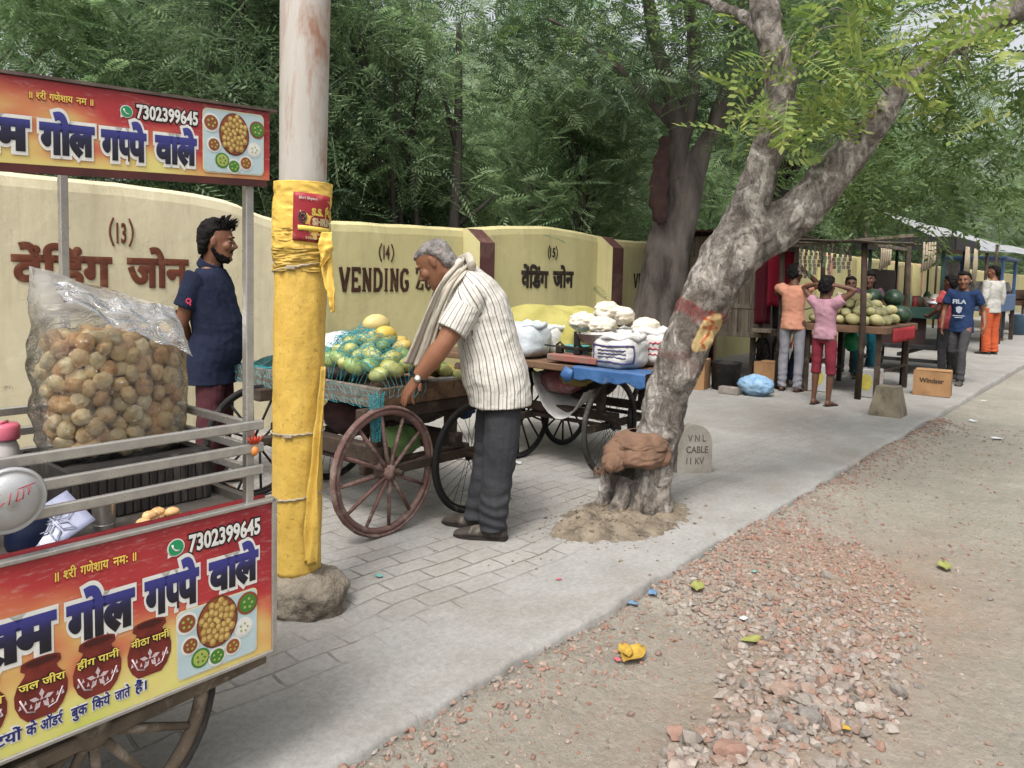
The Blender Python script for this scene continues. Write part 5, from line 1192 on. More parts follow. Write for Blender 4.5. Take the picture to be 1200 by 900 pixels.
    for i, (cx, cz, label) in enumerate(pots or []):
        q = MB(); h = .064
        prof = [(-.026, -1), (.026, -1), (.040, -.75), (.049, -.4), (.05, -.05), (.044, .25), (.031, .52), (.029, .62), (.038, .72), (.037, .88), (-.037, .88), (-.038, .72), (-.029, .62), (-.031, .52), (-.044, .25), (-.05, -.05), (-.049, -.4), (-.040, -.75)]
        q.prism([(a, b*h) for a, b in prof], .0003, (cx, lay(1), cz), X, Z, NF, 0); disc(q, cx, cz+.9*h, .037, 2, 20, .009, 0); disc(q, cx, cz+.89*h, .030, 3, 20, .0065, 1)
        for a in range(5):                                  # white petals
            an = math.radians(90+72*a); d = Vector((math.cos(an), math.sin(an))); sdv = Vector((-d.y, d.x)); c0 = Vector((cx, cz-.40*h))
            q.prism([tuple(c0+d*.004), tuple(c0+d*.014+sdv*.005), tuple(c0+d*.024), tuple(c0+d*.014-sdv*.005)], .0003, (0, lay(2), 0), X, Z, NF, 2)
        for a in range(9):
            xx = -.040+.01*a; q.prism([(cx+xx-.003, cz-.52*h+.12*h*math.sin(a*1.9)), (cx+xx+.003, cz-.50*h+.12*h*math.sin(a*1.9)), (cx+xx, cz-.36*h+.12*h*math.sin(a*1.9))], .0003, (0, lay(2), 0), X, Z, NF, 2)
        for a in range(-1, 2, 2): q.tube([(cx+a*.012, lay(2), cz-.75*h), (cx+a*.028, lay(2), cz-.66*h), (cx+a*.040, lay(2), cz-.2*h)], (.0002, .0018), 4, ref=(0, 1, 0), mi=2)
        bld(q, 'picture', [p_brown, p_mouth, p_motif], sign, GO)
        txt([(label, cx-.043, cx+.045, cz+.012-.004*i, .0145)], .10, p_black, 4); txt([(label, cx-.043, cx+.045, cz+.012-.004*i, .0145)], .02, p_yel, 5)
    if footer: txt(footer, .12, p_white, 1, grow=.001); txt(footer, .03, p_blue, 2)
# lower body
fr = MB(); ge = 1.11; g0 = -0.25
body = MB(); body.box(((g0+ge)/2, 2.02, 0.72), (ge-g0-.01, .58, .02), 0); body.box(((g0+ge)/2, 2.305, .56), (ge-g0-.01, .02, .38)); body.box((ge-.012, 2.02, .56), (.02, .56, .38)); body.box((g0+.012, 2.02, .56), (.02, .56, .38)); body.box(((g0+ge)/2, 2.02, .372), (ge-g0-.02, .56, .02))
bd_o = bld(body, 'body', M('dull_sheet_steel', L(140, 134, 128), L(112, 106, 100), 8, 0.5, 0.2, 30, metal=0.6, stain=L(90, 70, 58), stscale=6, stamt=0.4), gc, GO)
sg = MB(); sg.box(((g0+ge)/2, 1.716, .556), (ge-g0, .012, .398), 0); sign1 = bld(sg, 'sign_panel', pm, gc, GO)
tr = MB()
for a, b in (((g0, .757), (ge+.006, .757)), ((g0, .355), (ge+.006, .355))): tr.box(((a[0]+b[0])/2, 1.716, a[1]), (b[0]-a[0], .024, .010), .002)
for x in (ge+.003,): tr.box((x, 1.716, .556), (.014, .024, .412), .002)
bld(tr, 'trim', steel, gc, GO)
rs = MB(); rs.grid(lambda u, v: (g0+u*(ge-g0), 1.735+.016*v, .752+.012*v+.006*nz((u*9, v, 0), 1)), 40, 2, thick=.003); bld(rs, 'red_strip', M('red_rexine', L(164, 50, 54), L(140, 40, 46), 9, .5, .2, 30), gc, GO)
sign_art(sign1, 1.7098, [('तम', .459, .598, .558, .073), ('गोल', .616, .758, .556, .073), ('गप~पे', .779, .909, .560, .073), ('वाले', .933, 1.068, .568, .067)], [('7302399645', .884, 1.073, .680, .038)],
         [('॥ श~री', .596, .638, .694, .0185), ('गणेशाय', .645, .703, .694, .0185), ('नमः ॥', .712, .762, .694, .0185)],
         dict(badge=(.853, .699, .021), rect=(.852, 1.064, .373, .542), plate=(.955, .487, .054, .064), bowls=[(.877, .509, .027, 8), (1.036, .508, .029, 7), (1.025, .449, .025, 6), (.995, .411, .023, 10), (.953, .401, .024, 11), (.911, .412, .024, 9), (.885, .452, .023, 3)]),
         [(.790, .482, 'मीठा पानी'), (.677, .482, 'हींग पानी'), (.567, .480, 'जल जीरा'), (.455, .478, 'पानी')],
         [('ि^टयों', .462, .530, .388, .0205), ('के', .537, .557, .388, .0205), ('ऑडर^', .563, .613, .388, .0205), ('बुक', .622, .655, .388, .0205), ('िकये', .664, .702, .388, .0205), ('जाते', .711, .745, .388, .0205), ('हैं।', .755, .782, .388, .0205)])
# upper sign board, sagging a little to the left
tl = .049; up = MB(); zz = lambda s_, z: z+tl*(s_-.8)
def slab_box(mb, s0, s1, w0, w1, z0, z1):
    P = [(s0, w0, zz(s0, z0)), (s1, w0, zz(s1, z0)), (s1, w1, zz(s1, z0)), (s0, w1, zz(s0, z0)), (s0, w0, zz(s0, z1)), (s1, w0, zz(s1, z1)), (s1, w1, zz(s1, z1)), (s0, w1, zz(s0, z1))]
    mb.add(P, [(3, 2, 1, 0), (4, 5, 6, 7), (0, 1, 5, 4), (1, 2, 6, 5), (2, 3, 7, 6), (3, 0, 4, 7)])
slab_box(up, -.25, 1.098, 1.708, 1.722, 1.556, 1.722); sign2 = bld(up, 'sign_board', pm, gc, GO)
rf = MB(); slab_box(rf, -.27, 1.115, 1.700, 1.80, 1.7235, 1.730); slab_box(rf, .82, .86, 1.80, 2.33, 1.716, 1.730); slab_box(rf, -.25, -.2, 1.80, 2.33, 1.716, 1.730); bld(rf, 'roof', M('dull_roof_sheet', L(120, 104, 98), L(92, 80, 76), 6, .6, .3, 20, metal=.3, stain=L(80, 60, 52), stscale=5, stamt=.5), gc, GO)  # roof sheet cut back to a front strip so skylight reaches the bag
tb = MB(); slab_box(tb, -.25, 1.09, 1.706, 1.726, 1.540, 1.5555); slab_box(tb, -.25, 1.09, 2.30, 2.325, 1.70, 1.722); bld(tb, 'trim', M('maroon_wood_trim', L(96, 48, 44), L(70, 38, 36), 8, .7), gc, GO)
sign_art(sign2, 1.7072, [('तम', .459, .566, 1.585, .053), ('गोल', .582, .686, 1.583, .054), ('गप~पे', .698, .793, 1.581, .054), ('वाले', .811, .908, 1.582, .053)], [('7302399645', .772, .911, 1.670, .0275)],
         [('॥ श~री', .566, .596, 1.684, .0125), ('गणेशाय', .601, .645, 1.684, .0125), ('नम ॥', .651, .684, 1.684, .0125)],
         dict(badge=(.751, 1.681, .0135), rect=(.922, 1.081, 1.565, 1.713), plate=(1.001, 1.658, .039, .050), bowls=[(.942, 1.680, .022, 8), (1.062, 1.675, .021, 7), (1.053, 1.626, .018, 6), (1.031, 1.593, .018, 10), (1.0, 1.583, .018, 11), (.970, 1.595, .018, 9), (.949, 1.630, .018, 3)]), slope=tl, zb=.8)
for s_, w_, z1 in ((1.055, 1.735, 1.555), (.84, 2.30, 1.71), (-.2, 1.735, 1.5), (-.2, 2.30, 1.66), (1.055, 2.30, .975)): ps = MB(); ps.box((s_, w_, (z1+.70)/2), (.021, .021, z1-.70), .002); bld(ps, 'post', steel, gc, GO)
for zr in (.957, .900, .843):
    q = MB(); q.box((.42, 1.716, zr), (1.33, .014, .024), .003); bld(q, 'rail', steel, gc, GO)
    q = MB(); q.box((1.055, 2.02, zr), (.014, .56, .022), .003); bld(q, 'rail', steel, gc, GO)
    q = MB(); q.box((.42, 2.318, zr), (1.33, .014, .022), .003); bld(q, 'rail', steel, gc, GO)
bm_ = MB(); bm_.box((.5, 1.775, .285), (1.25, .035, .035), .004, Matrix.Rotation(-.05, 3, 'Y')); bm_.box((.5, 2.25, .285), (1.25, .035, .035), .004); bm_.box((.69, 2.03, .305), (.05, .40, .04), .004)
for s_ in (.2, .69, 1.0): bm_.box((s_, 1.80, .34), (.03, .03, .06)); bm_.box((s_, 2.25, .33), (.03, .03, .07))
bld(bm_, 'chassis', grey_wood_wheel, gc, GO)
for w_ in (1.80, 2.26): spoked_wheel(gc, (.69, w_, .305), .305, GO, 'wood', 12, (rubber, grey_wood_wheel))
for w_ in (1.80, 2.26): spoked_wheel(gc, (.02, w_, .305), .305, GO, 'wood', 12, (rubber, grey_wood_wheel))
# things on the cart
def cthing(name, label, cat, mb, mat, o): return tag(link(name, _shift(mb, o).mesh(name, mat), None, W(*o), ANG), label, cat)
def _shift(mb, o): mb.v = [(v[0]-o[0], v[1]-o[1], v[2]-o[2]) for v in mb.v]; return mb
q = MB(); o = (.885, 2.08, .73)
q.box((.885, 2.08, .797), (.36, .30, .134), .004)
for i in range(17): q.box((.72+.0205*i, 1.928, .797), (.017, .006, .128), .002, jit=.001)
cthing('crate', 'dark slatted wooden crate carrying the big bag of puris', 'crate', q, M('black_slats', L(58, 54, 52), L(38, 36, 35), 14, .8, .5, 60, stretch=(1, 1, .2), stain=L(92, 86, 80), stscale=16, stamt=.4), o)
# bag of puris
def bag_half(z):
    zs = [.862, .90, .97, 1.06, 1.14, 1.20, 1.25]; return np.interp(z, zs, [.155, .170, .178, .179, .178, .172, .160]), np.interp(z, zs, [.11, .13, .135, .134, .128, .105, .05])
BC = (.872, 2.09)
def puri_mesh(seed):
    r_ = random.Random(seed); mb = MB(); mb.ell((0, 0, 0), (.0240, .0216, .0176), 24, 16, fn=lambda d: 1+.13*nz(d, 1.8, seed)+.09*nz(d, 4.5, seed+3)-.20*max(0, d.z-.55)+.07*(1-abs(nz(d, 2.6, seed))*2.4)+.03*nz(d, 11, seed)); return mb
puri_m = [M('puri_gold', L(255, 226, 170), L(244, 202, 142), 30, .4, .6, 70, .003, stain=L(206, 146, 90), stscale=50, stamt=.40, spec=.4), M('puri_brown', L(248, 206, 148), L(228, 174, 116), 30, .4, .6, 70, .003, stain=L(190, 124, 74), stscale=50, stamt=.42, spec=.4), M('puri_pale', L(255, 238, 192), L(250, 220, 164), 30, .4, .6, 70, .003, stain=L(222, 168, 110), stscale=50, stamt=.38, spec=.4)]
PM = [puri_mesh(i).mesh('puri', puri_m[i % 3]) for i in range(6)]
pts = []
r_ = random.Random(8)
for k in range(60000):
    z = r_.uniform(.885, 1.195); a, b = bag_half(z); a -= .027; b -= .027; x, y = r_.uniform(-1, 1), r_.uniform(-1, 1)
    e = abs(x)**2.6+abs(y)**2.6
    if e > 1: continue
    if z > 1.175+.02*nz((x*2, y*2, 0), 1.2): continue
    if e < .06 and z < 1.09: continue
    if y > .28 and z < 1.15: continue
    p = Vector((BC[0]+x*a, BC[1]+y*b, z))
    if all((p-q_).length > .0325 for q_ in pts): pts.append(p)
    if len(pts) > 296: break
PL = {0: 'golden round puri packed in the clear plastic bag', 1: 'brown crisp puri packed in the clear plastic bag', 2: 'pale puffed puri packed in the clear plastic bag'}
for i, p in enumerate(pts):
    k = r_.randrange(6); ob = link('puri', PM[k], None, W(*p)); ob.rotation_euler = (r_.uniform(0, 6), r_.uniform(0, 6), r_.uniform(0, 6)); kk = r_.uniform(.9, 1.08); ob.scale = (kk, kk, kk)
    tag(ob, PL[k % 3], 'puri', 'puris in the clear bag')
def film_mat(name, tint, cloud, rough=.12, cl_s=5, amt=.3):
    m, t, b, o = new_mat(name); t.nodes.remove(b); v = coords(t)
    tr = _n(t, 'ShaderNodeBsdfTransparent', i_Color=tint); gl = _n(t, 'ShaderNodeBsdfGlossy', i_Roughness=rough); df = _n(t, 'ShaderNodeBsdfDiffuse', i_Color=cloud); tl_ = _n(t, 'ShaderNodeBsdfTranslucent', i_Color=cloud)
    a = _n(t, 'ShaderNodeMixShader'); a.inputs[0].default_value = .5; t.links.new(df.outputs[0], a.inputs[1]); t.links.new(tl_.outputs[0], a.inputs[2])
    at_ = _n(t, 'ShaderNodeAttribute', attribute_name='cloud')
    nf = ramp(t, noise_n(t, coords(t, 'Object', (1, 1, .7)), cl_s, 6, .6, .6), [(.42, (amt*.2,)*3+(1,)), (.66, (amt*1.8,)*3+(1,))]); mm = mixc(t, 1.0, nf, at_.outputs['Color'], 'ADD')
    c1 = _n(t, 'ShaderNodeMixShader'); t.links.new(mm, c1.inputs[0]); t.links.new(tr.outputs[0], c1.inputs[1]); t.links.new(a.outputs[0], c1.inputs[2])
    bp = _n(t, 'ShaderNodeBump', i_Strength=1.0, i_Distance=.02); t.links.new(noise_n(t, coords(t, 'Object', (1, 1, 2.2)), 16, 5, .6, 1.2), bp.inputs['Height'])
    fr_ = _n(t, 'ShaderNodeFresnel', i_IOR=1.45); t.links.new(bp.outputs[0], fr_.inputs['Normal']); t.links.new(bp.outputs[0], gl.inputs['Normal'])
    c2 = _n(t, 'ShaderNodeMixShader'); t.links.new(fr_.outputs[0], c2.inputs[0]); t.links.new(c1.outputs[0], c2.inputs[1]); t.links.new(gl.outputs[0], c2.inputs[2]); t.links.new(c2.outputs[0], o.inputs['Surface']); return m
film = film_mat('clear_polythene', (.99, .99, .985, 1), (.86, .86, .84, 1), .1, 6, .08)
mb = MB(); NU, NV = 72, 54
def bagp(u, v):
    th = 2*PI*u; z = .862+v*.43; a, b = bag_half(min(z, 1.25))
    if z > 1.25: b = .05-.03*(z-1.25)/.03
    c, s_ = math.cos(th), math.sin(th); ex = .62; x = math.copysign(abs(c)**ex, c)*a; y = math.copysign(abs(s_)**ex, s_)*max(.012, b)
    k = max(0, (z-1.17)/.1); dz = k*.045*(-x/.17)+.03*k*nz((x*6, 2, 0), 1); x += -.035*k*(1 if x < 0 else -.2)
    y += .03*k*math.sin(x*14+1); n = .007*fbm((x, y, z*1.7), 11, 3, 4)+.012*(k+.3)*fbm((x*1.5, y, z), 13, 3, 7)
    return (BC[0]+x*(1+n*4), BC[1]+y*(1+n*6)+n, z+dz)
V = [bagp(i/NU, j/NV) for j in range(NV+1) for i in range(NU)]
mb.add(V, [(j*NU+i, j*NU+(i+1) % NU, (j+1)*NU+(i+1) % NU, (j+1)*NU+i) for j in range(NV) for i in range(NU)], True)
mb.add([(BC[0]+x, BC[1]+y, .864) for x, y in ((-.16, -.11), (.16, -.11), (.16, .11), (-.16, .11))], [(0, 1, 2, 3)])
# flap of spare film folded over the front
def flap(u, v):
    x = -.165+.298*u; z = 1.305+.02*nz((u*4, 0, 0), 1)-.07*u-v*(.045+.075*u); return (BC[0]+x+.01*v, BC[1]-.075-.07*v*(.6+.4*u)-.010+.012*fbm((u*3, v*2, 0), 2, 3), z)
mb.grid(flap, 34, 14)
o = (BC[0], BC[1], .862); _shift(mb, o); me = mb.mesh('plastic_bag', film)
ca = me.color_attributes.new('cloud', 'FLOAT_COLOR', 'POINT')
cl = [min(.5, max(0, ((v[2]+.862)-1.175)/.08)*.30+.0+(.10 if i > len(V)+3 else 0)) for i, v in enumerate(mb.v)]; ca.data.foreach_set('color', np.stack([cl, cl, cl, np.ones(len(cl))], 1).astype(np.float32).ravel())
tag(link('plastic_bag', me, None, W(*o), ANG), 'big clear plastic bag full of puris standing on the dark crate', 'bag')
# lid, pots, tumbler, tray, jar, snack packet, lemon charm
RX = Matrix.Rotation(PI/2, 3, 'X')
q = MB(); o = (.512, 1.695, .885); q.lathe([(0, .026), (.015, .0255), (.03, .023), (.045, .017), (.053, .010), (.057, .004), (.061, .003), (.0625, .005), (.066, .004), (.069, -.001), (.067, -.003), (.0, -.002)], 36, o, Matrix.Rotation(.12, 3, 'X')@RX)
lid = cthing('pot_lid', 'round aluminium pot lid hung on the cart rails, scrawled in red', 'lid', q, alum, o)
q = MB()
for a, b in (((-.03, .02), (.04, .034)), ((-.024, .018), (-.028, -.004)), ((-.028, -.004), (-.015, .006)), ((-.005, .022), (-.008, .0)), ((.008, .024), (.004, .004)), ((.004, .004), (.018, .010)), ((.018, .026), (.016, .006)), ((.030, .030), (.026, .012))): q.tube([(a[0], -.0275+abs(a[0])*.12, a[1]), ((a[0]+b[0])/2, -.0275+.06*abs(a[0]), (a[1]+b[1])/2), (b[0], -.0275+abs(b[0])*.12, b[1])], (.0006, .0011), 5, ref=(0, 1, 0))
q.build('scrawl', M('red_marker', L(196, 70, 76), L(180, 60, 70), 20, .5), lid)
def pot(o, r, h, label, mat, rim=.004):
    q = MB(); q.lathe([(r*.92, 0), (r, .012), (r, h-.004), (r+rim, h), (r+rim, h+.005), (r-.003, h+.005), (r-.004, h-.003), (r-.004, .012), (0, .008)], 30, o, cap1=False); return cthing('steel_pot', label, 'pot', q, mat, o)
pot((.40, 1.90, .732), .085, .19, 'tall steel pot behind the rails left of the plastic tray', steel); pot((.545, 2.06, .732), .05, .175, 'steel canister behind the hanging lid with an open rim', steel)
o = (.748, 1.84, .732); q = MB(); q.lathe([(.021, 0), (.0225, .004), (.026, .07), (.0275, .073), (.0255, .073), (.0215, .006), (0, .005)], 26, o, cap1=False); q.tube([Vector(o)+Vector((.0236*math.cos(a*PI/10), .0236*math.sin(a*PI/10), .02)) for a in range(20)], .0012, 5, closed=True); cthing('tumbler', 'steel tumbler beside the patterned plastic tray', 'tumbler', q, steel, o)
o = (.640, 1.83, .735); q = MB(); tilt = Matrix.Rotation(-.5, 3, 'Y')@Matrix.Rotation(.75, 3, 'X')
RT = lambda p: Vector(o)+Vector((0, 0, .045))+tilt@Vector(p)
q.grid(lambda u, v: RT(((u-.5)*.125, (v-.5)*.10, .004*math.cos((u-.5)*4))), 8, 8, thick=.002)
for a in range(6):
    d = Vector((math.cos(a*PI/3), math.sin(a*PI/3), 0)); q.tube([RT(d*.006+Vector((0, 0, .009))), RT(d*.024+Vector((-d.y, d.x, 0))*.010+Vector((0, 0, .009))), RT(d*.045+Vector((0, 0, .009))), RT(d*.024-Vector((-d.y, d.x, 0))*.010+Vector((0, 0, .009)))], .0022, 5, closed=True)
cthing('plastic_tray', 'pale blue plastic tray with flower ribs tilted behind the rails', 'tray', q, M('bluish_plastic', L(176, 180, 204), L(158, 162, 190), 8, .25, spec=.5, coat=.3), o)
o = (.595, 1.86, .732); q = MB(); q.lathe([(.04, 0), (.043, .01), (.043, .075), (.03, .085), (0, .086)], 22, o); cthing('tub', 'dark blue plastic tub under the patterned tray', 'tub', q, M('navy_plastic', L(34, 44, 74), L(28, 36, 62), 8, .4), o)
o = (.662, 2.22, .732); q = MB(); q.lathe([(.03, 0), (.034, .01), (.034, .15), (.028, .165), (.028, .17), (.031, .171), (.031, .2), (.026, .205), (0, .205)], 24, o)
jr = cthing('jar', 'clear jar with a pink lid on the far side of the cart', 'jar', q, M('milky_plastic', L(206, 200, 196), L(190, 184, 180), 8, .3), o)
q = MB(); q.lathe([(.036, .172), (.037, .176), (.037, .204), (.032, .212), (0, .212)], 24); q.tube([(-.012, -.01, .214), (.012, .01, .214)], .005, 6); q.build('jar_lid', M('pink_plastic', L(214, 110, 130), L(200, 96, 118), 8, .35, coat=.3), jr)
o = (.85, 1.80, .733); q = MB()
for i in range(7): q.ell((o[0]-.03+.02*(i % 4)+.005*i, o[1]+.012*(i % 3), o[2]+.012+.01*(i//4)), (.019, .015, .012), 10, 7, fn=lambda d, i=i: 1+.15*nz(d, 3, i))
cthing('snack_packet', 'small packet of fried snacks on the cart deck behind the sign', 'packet', q, puri_m[1], o)
o = (1.058, 1.712, .905); q = MB(); q.ell((o[0], o[1], o[2]-.012), (.011, .011, .013), 12, 8, mi=0)
for i in range(5): q.tube([(o[0]-.008+.004*i, o[1], o[2]+.006), (o[0]-.016+.008*i, o[1]-.004, o[2]+.018+.004*(i % 2)), (o[0]-.020+.010*i, o[1]-.004, o[2]+.026)], [.0035, .003, .001], 6, mi=1)
q.tube([(o[0], o[1], o[2]+.05), (o[0], o[1], o[2])], .0012, 5, mi=1)
cthing('lemon_charm', 'lemon and red chilli charm tied to the cart\'s front post', 'charm', q, [M('lemon_orange', L(226, 150, 84), L(206, 128, 66), 8, .4), M('chilli_red', L(200, 74, 50), L(170, 56, 40), 8, .4)], o)

# ------------------------------------------------------------------ pole
pb = G(365, 700); pole = thing('utility_pole', 'tall weathered metal pole wrapped in yellow plastic sheet', 'pole', (pb.x, pb.y, 0), 0)
PY = 3.03
def pole_c(py): return at(np.interp(py, [-300, 0, 215, 440, 660, 720], [364, 358, 355, 350, 347, 346]), py, PY)
def pole_r(py): return np.interp(py, [-300, 0, 215, 660, 720], [60, 58, 55, 50, 50])/FPX*PY/2
ys = [700, 660, 560, 440, 330, 215, 100, 0, -150, -400]
q = MB(); q.tube([pole_c(y)-pb for y in ys], [pole_r(y)*.97 for y in ys], 40, ref=(1, 0, 0))
bld(q, 'shaft', M('rusty_pale_paint', L(190, 185, 178), L(170, 163, 154), 5, .7, .25, 30, stretch=(1, 1, .22), stain=L(150, 108, 84), stscale=7, stamt=.5, metal=.1), pole)
yel = M('yellow_sheet', L(218, 182, 88), L(202, 164, 72), 6, .5, .5, 22, .01, stain=L(150, 116, 56), stscale=62, stamt=.38, spec=.4); yel2 = M('yellow_cloth', L(232, 194, 96), L(214, 176, 78), 6, .6, .5, 18, .012)
def wrap(y0, y1, off, wr, mat, seed, n=48, kw=14, a0=0, a1=2*PI, horiz=1.0):
    q = MB(); closed = abs(a1-a0-2*PI) < 1e-3; rows = 60
    def fn(u, v):
        py = y0+(y1-y0)*v; c = pole_c(py)-pb; r = pole_r(py)+off; a = a0+(a1-a0)*u; ca_, sa_ = math.cos(a), math.sin(a)
        w_ = wr*(fbm((ca_*.5, sa_*.5, v*horiz), 3.2, 4, seed)+.8*(1-abs(nz((ca_*.4, sa_*.4, v*horiz*2), 6, seed+3))*2.5))
        return c+Vector((ca_, sa_, 0))*(r+.004+max(-off*.6, w_))
    q.grid(fn, n, rows, thick=.0012); return bld(q, 'wrap', mat, pole)
wrap(668, 312, .006, .0040, yel, 2, 60, horiz=.9); wrap(318, 268, .007, .009, M('yellow_sheet_creased', L(204, 170, 84), L(184, 150, 62), 6, .55, .5, 22, .01, spec=.35), 5, 60, horiz=3.5); wrap(292, 215, .012, .0045, yel2, 9, 60, horiz=.8)
# loose vertical fold and torn flaps on the right
def strip(path, wd, mat, seed, name='flap'):
    q = MB(); P = crom(path, 5)
    def fn(u, v):
        i = min(int(u*(len(P)-1)), len(P)-2); p = Vector(P[i]).lerp(Vector(P[i+1]), u*(len(P)-1)-i); w_ = np.interp(u, np.linspace(0, 1, len(wd)), wd)
        return p-pb+Vector((.92, -.38, 0))*(v-.5)*w_+Vector((-.38, -.92, 0))*(.010*math.sin(v*8+u*7+seed)+.008*nz((u*4, v*2, seed), 2))
    q.grid(fn, 30, 10, thick=.0015); return bld(q, name, mat, pole)
strip([at(383, 292, 2.96), at(384, 330, 2.94), at(389, 352, 2.93), at(391, 366, 2.93)], [.045, .045, .028, .010], yel2, 1); strip([at(382, 272, 2.95), at(382, 290, 2.93), at(377, 312, 2.93)], [.06, .06, .01], yel2, 5)
strip([at(378, 430, 2.955), at(373, 490, 2.945), at(368, 560, 2.94), at(366, 610, 2.93), at(362, 662, 2.93)], [.010, .035, .045, .06, .055], yel, 3)
rope_m = M('dirty_string', L(176, 164, 142), L(140, 130, 112), 20, .9)
for y_, tl_ in ((313, .02), (504, .004), (578, .012)):
    q = MB(); c = pole_c(y_)-pb; r = pole_r(y_)+.015
    q.tube([c+Vector((r*math.cos(a*PI/20), r*math.sin(a*PI/20), tl_*math.cos(a*PI/20)+.002*math.sin(a*3))) for a in range(40)], .0045, 6, closed=True)
    if y_ != 578: q.box(c+Vector((-.01, -r-.003, -.003)), (.035, .012, .016), .003)
    bld(q, 'tie', rope_m if y_ != 504 else rope_m, pole)
q = MB(); y0, y1 = 228, 283; c0 = pole_c(255)-pb
def post_pt(u, v, off=0):
    py = y0+(y1-y0)*(1-v)+3*u; c = pole_c(py)-pb; r = pole_r(py)+.021+off; a = math.radians(-92+82*u); return c+Vector((math.cos(a)*r, math.sin(a)*r, 0))
q.grid(lambda u, v: post_pt(u, v, .003*nz((u*3, v*3, 0), 1)), 16, 10, thick=.001); poster = bld(q, 'poster', M('poster_red', L(158, 44, 52), L(134, 36, 46), 7, .5, stain=L(196, 110, 104), stscale=7, stamt=.4), pole)
def poster_text(s, u0, u1, v0, h, bold, mat):
    mb = MB(); add_text(mb, s, (u0, 0, v0), X, Z, NF, u1-u0, h, bold, .0, fn=None)
    mb.v = [tuple(post_pt(p[0], p[2], .0048+.0006*(bold < .05))) for p in mb.v]; bld(mb, 'lettering', mat, poster)
poster_text('S.S. PU', .42, 1.02, .56, .13, .06, p_yel); poster_text('SHRIN', .44, 1.0, .36, .13, .06, p_cream); poster_text('Shri Shyam', .13, .55, .87, .05, .04, p_white); poster_text('One Stop Solution', .40, 1.0, .14, .045, .03, p_cream); poster_text('Hindi Medium', .30, 1.0, .055, .05, .03, p_cream)
q = MB(); q.grid(lambda u, v: post_pt(.12+.88*u, .225+.10*v, .0035), 14, 2, thick=.0006); q.m = 1
for i in range(12): pass
bld(q, 'poster_band', p_yel, poster)
q = MB()
q.tube([Vector(post_pt(.22+.085*math.cos(a*PI/9), .50+.115*math.sin(a*PI/9), .0045)) for a in range(18)], .0022, 5, closed=True); q.tube([Vector(post_pt(.22+.045*math.cos(a*PI/6), .50+.06*math.sin(a*PI/6), .0045)) for a in range(12)], .0028, 5, closed=True); bld(q, 'emblem', flat('emblem_grey', L(70, 66, 70)), poster)
q = MB(); q.ell((0, 0, .045), (.165, .15, .115), 70, 40, fn=lambda d: min(1.06, (1/max(.62, (abs(d.x)**6+abs(d.y)**6+abs(d.z)**6)**(1/6))*.93))*(1+.09*fbm(d, 2.6, 5, 3)+.04*fbm(d, 9, 4, 5)))
cb = q.build('concrete_base', M('rough_concrete', L(164, 154, 138), L(130, 120, 106), 7, .97, 1.0, 30, .03, stain=L(88, 78, 68), stscale=5, stamt=.5), pole)
cb.location = pole_c(690)-pb; cb.location.z = 0; cb.location.x += .05; cb.location.y -= .02

# ------------------------------------------------------------------ fruit cart
FO = (2.95, 3.45, 0.0)
fc = thing('fruit_cart', 'wooden handcart heaped with mangoes under turquoise netting', 'cart', W(*FO), ANG)
q = MB()
T0, T1, T2, T3 = 2.57, 3.40, 3.0, 4.36
for i in range(8): q.box((T0+(i+.5)*(T1-T0)/8, (T2+T3)/2, .688), ((T1-T0)/8-.006, T3-T2-.02, .022), .003, jit=.002)
bld(q, 'deck', wood_brown, fc, FO)
for (c, d, mt) in (((T0-.012, (T2+T3)/2, .706), (.024, T3-T2+.05, .105), wood_old), (((T0+T1)/2, T2-.012, .706), (T1-T0-.004, .024, .10), wood_brown), (((T0+T1)/2, T3+.012, .706), (T1-T0-.004, .024, .10), wood_old), ((T1+.012, (T2+T3)/2, .706), (.024, T3-T2+.05, .105), wood_brown)):
    q = MB(); q.box(c, d, .004, jit=.003); bld(q, 'side_board', mt, fc, FO)
q = MB()
for w_ in (3.02, 3.95): q.box((2.88, w_, .62), (.85, .07, .07), .006); q.box((2.86, w_, .345), (.78, .05, .05), .006)
for s_ in (2.60, 3.14): q.box((s_, 3.48, .40), (.075, 1.0, .09), .008); q.rod((s_, 2.86, .335), (s_, 4.05, .335), .016)
for s_ in (2.60, 3.14):
    for w_ in (3.05, 3.92): q.box((s_, w_, .51), (.06, .06, .2), .005)
q.box((2.85, 2.93, .342), (.75, .022, .05), .004)
bld(q, 'chassis', wood_dark, fc, FO)
spoked_wheel(fc, (2.57, 2.955, .335), .335, FO, 'wood', 12, (dusty_wood_wheel, dusty_wood_wheel), .03)
spoked_wheel(fc, (3.17, 2.90, .315), .315, FO, 'bike', 28, (rubber_blk, iron))
spoked_wheel(fc, (2.50, 4.02, .335), .335, FO, 'bike', 12, (rubber_blk, iron))
spoked_wheel(fc, (3.05, 4.02, .315), .315, FO, 'bike', 28, (rubber_blk, iron))
def heap_z(s_, w_): return .70+.27*math.exp(-((s_-2.86)/.32)**2-((w_-3.38)/.42)**2)
MB_ = []
mang_m = [M('mango_green', L(120, 150, 86), L(146, 164, 96), 9, .42, .1, 60, stain=L(176, 176, 110), stscale=9, stamt=.45, spec=.4), M('mango_yellow', L(206, 178, 96), L(190, 166, 92), 9, .42, .1, 60, stain=L(150, 160, 92), stscale=9, stamt=.4, spec=.4), M('mango_pale', L(168, 172, 104), L(186, 178, 104), 9, .42, .1, 60, stain=L(116, 146, 84), stscale=9, stamt=.45, spec=.4)]
for i in range(3):
    q = MB(); q.ell((0, 0, 0), (.064, .045, .041), 16, 10, fn=lambda d: 1+.10*d.x*d.y+.06*nz(d, 1.3, i)-.06*max(0, d.x)**3); MB_.append(q.mesh('mango', mang_m[i]))
pts = []; r_ = random.Random(3)
